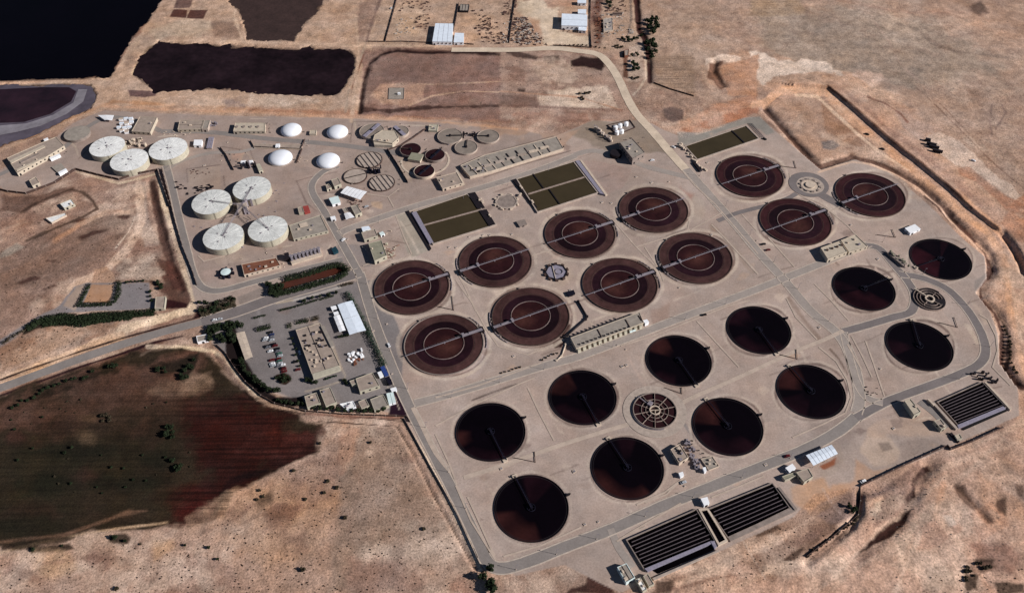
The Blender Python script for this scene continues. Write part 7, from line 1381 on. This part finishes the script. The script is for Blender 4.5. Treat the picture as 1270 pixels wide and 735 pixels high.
for lab_, c_, q_, n_, m_ in (('low pipes and boxes between the upper three tanks and the pinkish roofed hall','b2',(0,190,220,190,220,230,0,230),14,'conc_l'),('small fittings on the court beside the two lower domes','b2',(430,300,620,330,560,420,440,420),12,'conc_d'),('low gear between the domes and the grey tanks','b2',(1050,230,1110,240,1100,420,960,420),8,'conc_l'),('boxes around the covered thickeners','b3',(250,130,640,130,640,250,560,280,260,280),26,'conc_d'),('small gear round the maroon tanks','b3',(540,280,880,290,860,520,560,500),26,'dark'),('pipe stubs around the thickener trio','b3',(830,150,1250,160,1200,340,860,340),20,'steel'),('low gear round the clover group','b3',(150,340,560,350,560,640,160,620),26,'conc_d'),('pipes at the foot of the four grey roofed tanks','b5',(60,160,800,60,820,520,150,600),46,'steel'),('low gear in front of the fan coolers','b5',(440,600,780,580,800,700,460,720),18,'conc_l'),('pipe fittings along the long beige building','f5',(350,230,500,300,560,330,420,420),16,'conc_d'),('gear around the tall grey hall','f3',(300,330,640,330,700,540,330,560),18,'conc_d'),('small boxes in the yard by the tan store','f6',(370,400,660,420,660,700,400,700),22,'conc_l')):
    junk(lab_, c_, U(*q_), n_, m_, h=1.6, s=.55, name='yard_fittings')
# ------------------------------------------------------------------ vehicles
def car_proto(m_, van=False):
    t = empty('parked_car', (0, 0, 0), 'x', 'car'); b = MB(); L, W = 4.5, 1.85
    pr = [(-L/2, .35), (-L/2, .85), (-L*.36, .95), (L*.3, .95), (L/2, .75), (L/2, .35)]
    n_ = len(pr); vs = [(x, -W/2, z) for x, z in pr]+[(x, W/2, z) for x, z in pr]; b.add(vs, [(i, (i+1) % n_, n_+(i+1) % n_, n_+i) for i in range(n_)][::-1]+[tuple(range(n_)), tuple(range(2*n_-1, n_-1, -1))])
    b.box((-.25, 0, .95), (2.5, 1.6, .5), 0, top=(.72, .85)); b.build('body', m_, t)
    g = MB(); g.box((-.25, 0, .98), (2.56, 1.64, .36), 0, top=(.78, .88)); g.build('window', 'glass', t)
    for sx in (-1.35, 1.35):
        for sy in (-.82, .82): MB().tube((sx, sy-.1, .33), (sx, sy+.1, .33), .33, 10).build('wheel', 'tyre', t)
    return t
cp = {}
def car(c_, p, m_, rz, label, group=None, cat='car'):
    x, y, z = GT(*cpx(c_, p)); o = copy_tree(cp[m_]) if m_ in cp else cp.setdefault(m_, car_proto(m_)); o.location = (x, y, z+.08); o.rotation_euler = (0, 0, rz); o.name = 'parked_car'; tag(o, label, cat, group)
CN = dict(car_white='white', car_silver='silver', car_red='dark red', car_blue='dark blue', car_black='black', car_green='grey green', car_grey='grey')
rowA = [((262,155),'car_white'),((256,168),'car_silver'),((268,208),'car_black'),((292,240),'car_white'),((300,298),'car_red'),((305,322),'car_white'),((310,335),'car_silver'),((275,215),'car_grey')]
rowB = [((290,118),'car_black'),((300,133),'car_blue'),((302,150),'car_grey'),((300,168),'car_silver'),((312,195),'car_black'),((322,205),'car_red'),((335,225),'car_black'),((340,240),'car_grey'),((350,255),'car_green'),((355,270),'car_silver'),((345,290),'car_red'),((350,303),'car_green'),((372,330),'car_white'),((355,320),'car_silver'),((345,338),'car_grey'),((378,355),'car_red'),((382,372),'car_red'),((372,350),'car_black')]
for p, m_ in rowA: car('b7', p, m_, .32, CN[m_]+' car parked in the left row of the car park', 'cars in the left row')
for p, m_ in rowB: car('b7', p, m_, .32, CN[m_]+' car parked in the right row of the car park', 'cars in the right row')
car('b7', (482,250), 'car_white', 1.95, 'white car in the shade of the administration building wall'); car('b7', (455,310), 'car_black', .3, 'black car beside the administration building, upper of two'); car('b7', (470,360), 'car_red', .3, 'dark red car beside the administration building'); car('c2', (152,415), 'car_white', 2.0, 'white car driving on the perimeter road beside the leftmost brown basins'); car('b6', (130,425), 'car_white', .2, 'white van-like car at the gate on the entrance road'); car('b6', (160,420), 'car_silver', .2, 'silver car at the gate on the entrance road')
car('e3', (497,345), 'car_black', -.7, 'black car on the sandy track beside the long scarp, upper'); car('e3', (573,418), 'car_black', -.7, 'black car on the sandy track beside the long scarp, lower'); car('f4', (225,640), 'car_silver', .4, 'silver car at the road edge below the pump house'); car('c4', (955,380), 'car_black', .3, 'black car on the road above the third upper row black tank'); car('c6', (130,553), 'car_black', .2, 'black car left of the vented pump hall on the bare ground'); car('c6', (158,588), 'car_red', .2, 'dark red car left of the vented pump hall on the bare ground'); car('f6', (240,520), 'car_white', .9, 'white car left of the tan store in the yard'); car('e2', (815,440), 'car_blue', 1.4, 'dark blue car on the track island'); car('e2', (826,480), 'car_white', 1.4, 'white car on the track island'); car('e1', (262,62), 'car_white', 1.5, 'white car beside the far yard fence'); car('d6', (252,240), 'car_white', .4, 'white car at the bend of the lower right boundary wall'); car('d5', (860,370), 'car_red', .3, 'dark red car on the verge left of the large white shed'); car('e3', (1020,475), 'car_white', -.7, 'white car on the pale excavated strip'); car('f6', (430,245), 'car_silver', .5, 'silver car right of the grey roofed workshop'); car('c5', (625,248), 'car_black', -.7, 'black car at the right corner of the single olive basin')
car('f3', (940,432), 'car_white', -.6, 'white car beside the diagonal track and the olive basin inlet'); car('f3', (725,565), 'car_white', .2, 'white car on the pink ground right of the tall grey hall')
# white truck with trailer in the far yard
x, y, z_ = GT(*cpx('e1', (262,62))); 
# ------------------------------------------------------------------ lamp posts along the inner roads
lp = None
def lamp(u, v, words):
    global lp
    x, y = G(u, v)
    if lp is None:
        lp = empty('street_lamp', (0, 0, 0), 'x', 'street lamp'); MB().cyl((0, 0), .14, 0, 7, 8, r1=.08).build('pole', 'steel', lp); MB().box((.7, 0, 6.9), (1.6, .25, .18)).build('lamp_head', 'steel', lp); MB().box((0, 0, 0), (.7, .7, .4)).build('footing', 'conc_l', lp); o = lp
    else: o = copy_tree(lp)
    o.location = (x, y, 0); tag(o, 'thin grey street lamp '+words, 'street lamp', 'street lamps')
for wds, pts in (('on the left perimeter road', [(455,352),(468,395),(484,435),(506,482),(528,530),(556,585),(578,630)]), ('on the road between brown basins and black tanks', [(560,493),(620,474),(675,458),(760,430),(850,396),(900,377)]), ('on the diagonal inner road', [(868,218),(900,256),(930,292),(960,325),(990,358),(1028,398)]), ('on the lower perimeter road', [(640,706),(690,687),(740,668),(800,640),(860,616),(920,592),(980,568)]), ('on the right loop road', [(1095,300),(1145,340),(1200,378),(1228,430),(1190,470)]), ('on the service road above the filter basins', [(470,276),(520,262),(575,247),(630,230),(680,213)])):
    for p in pts: lamp(*p, wds)
# hatches and boxes dotted over the plant ground
hk = None
for k, (c_, p) in enumerate((('c1',(503,360)),('c1',(545,362)),('c1',(620,300)),('c1',(700,290)),('c1',(740,290)),('c1',(870,285)),('c1',(1210,610)),('c3',(560,92)),('c3',(650,125)),('c3',(750,120)),('c3',(360,240)),('c3',(415,245)),('c3',(1000,430)),('c3',(800,220)),('c4',(810,220)),('c4',(500,580)),('c4',(480,680)),('c4',(450,555)),('c2',(140,290)),('c2',(60,330)),('c2',(880,478)),('c2',(170,580)),('d1',(400,640)),('d1',(840,660)),('d1',(1130,20)),('d2',(30,350)),('d3',(600,245)),('d3',(735,530)),('d3',(660,545)),('c8',(400,328)),('c8',(480,690)),('c6',(90,530)),('c6',(660,435)),('c7',(385,250)),('c7',(30,665)),('c5',(215,415)),('b5',(300,430)),('b2',(310,435)),('b2',(430,400)),('b2',(475,270)),('b8',(180,500)),('d5',(240,550)),('d5',(730,420)),('b3',(740,250)))):
    x, y = G(*cpx(c_, p)); w_ = random.uniform(1.2, 2.8)
    if hk is None: hk = empty('manhole_box', (0, 0, 0), 'x', 'manhole'); MB().box((0, 0, 0), (1.8, 1.5, .5)).build('concrete_box', 'conc_l', hk); MB().box((0, 0, .5), (1.1, .9, .08)).build('cover', 'steel', hk); o = hk
    else: o = copy_tree(hk)
    o.location = (x, y, 0); o.rotation_euler = (0, 0, .4); o.scale = (w_/1.8, w_/1.8, 1); tag(o, 'small pale concrete manhole box on the bare plant ground', 'manhole', 'manhole boxes')
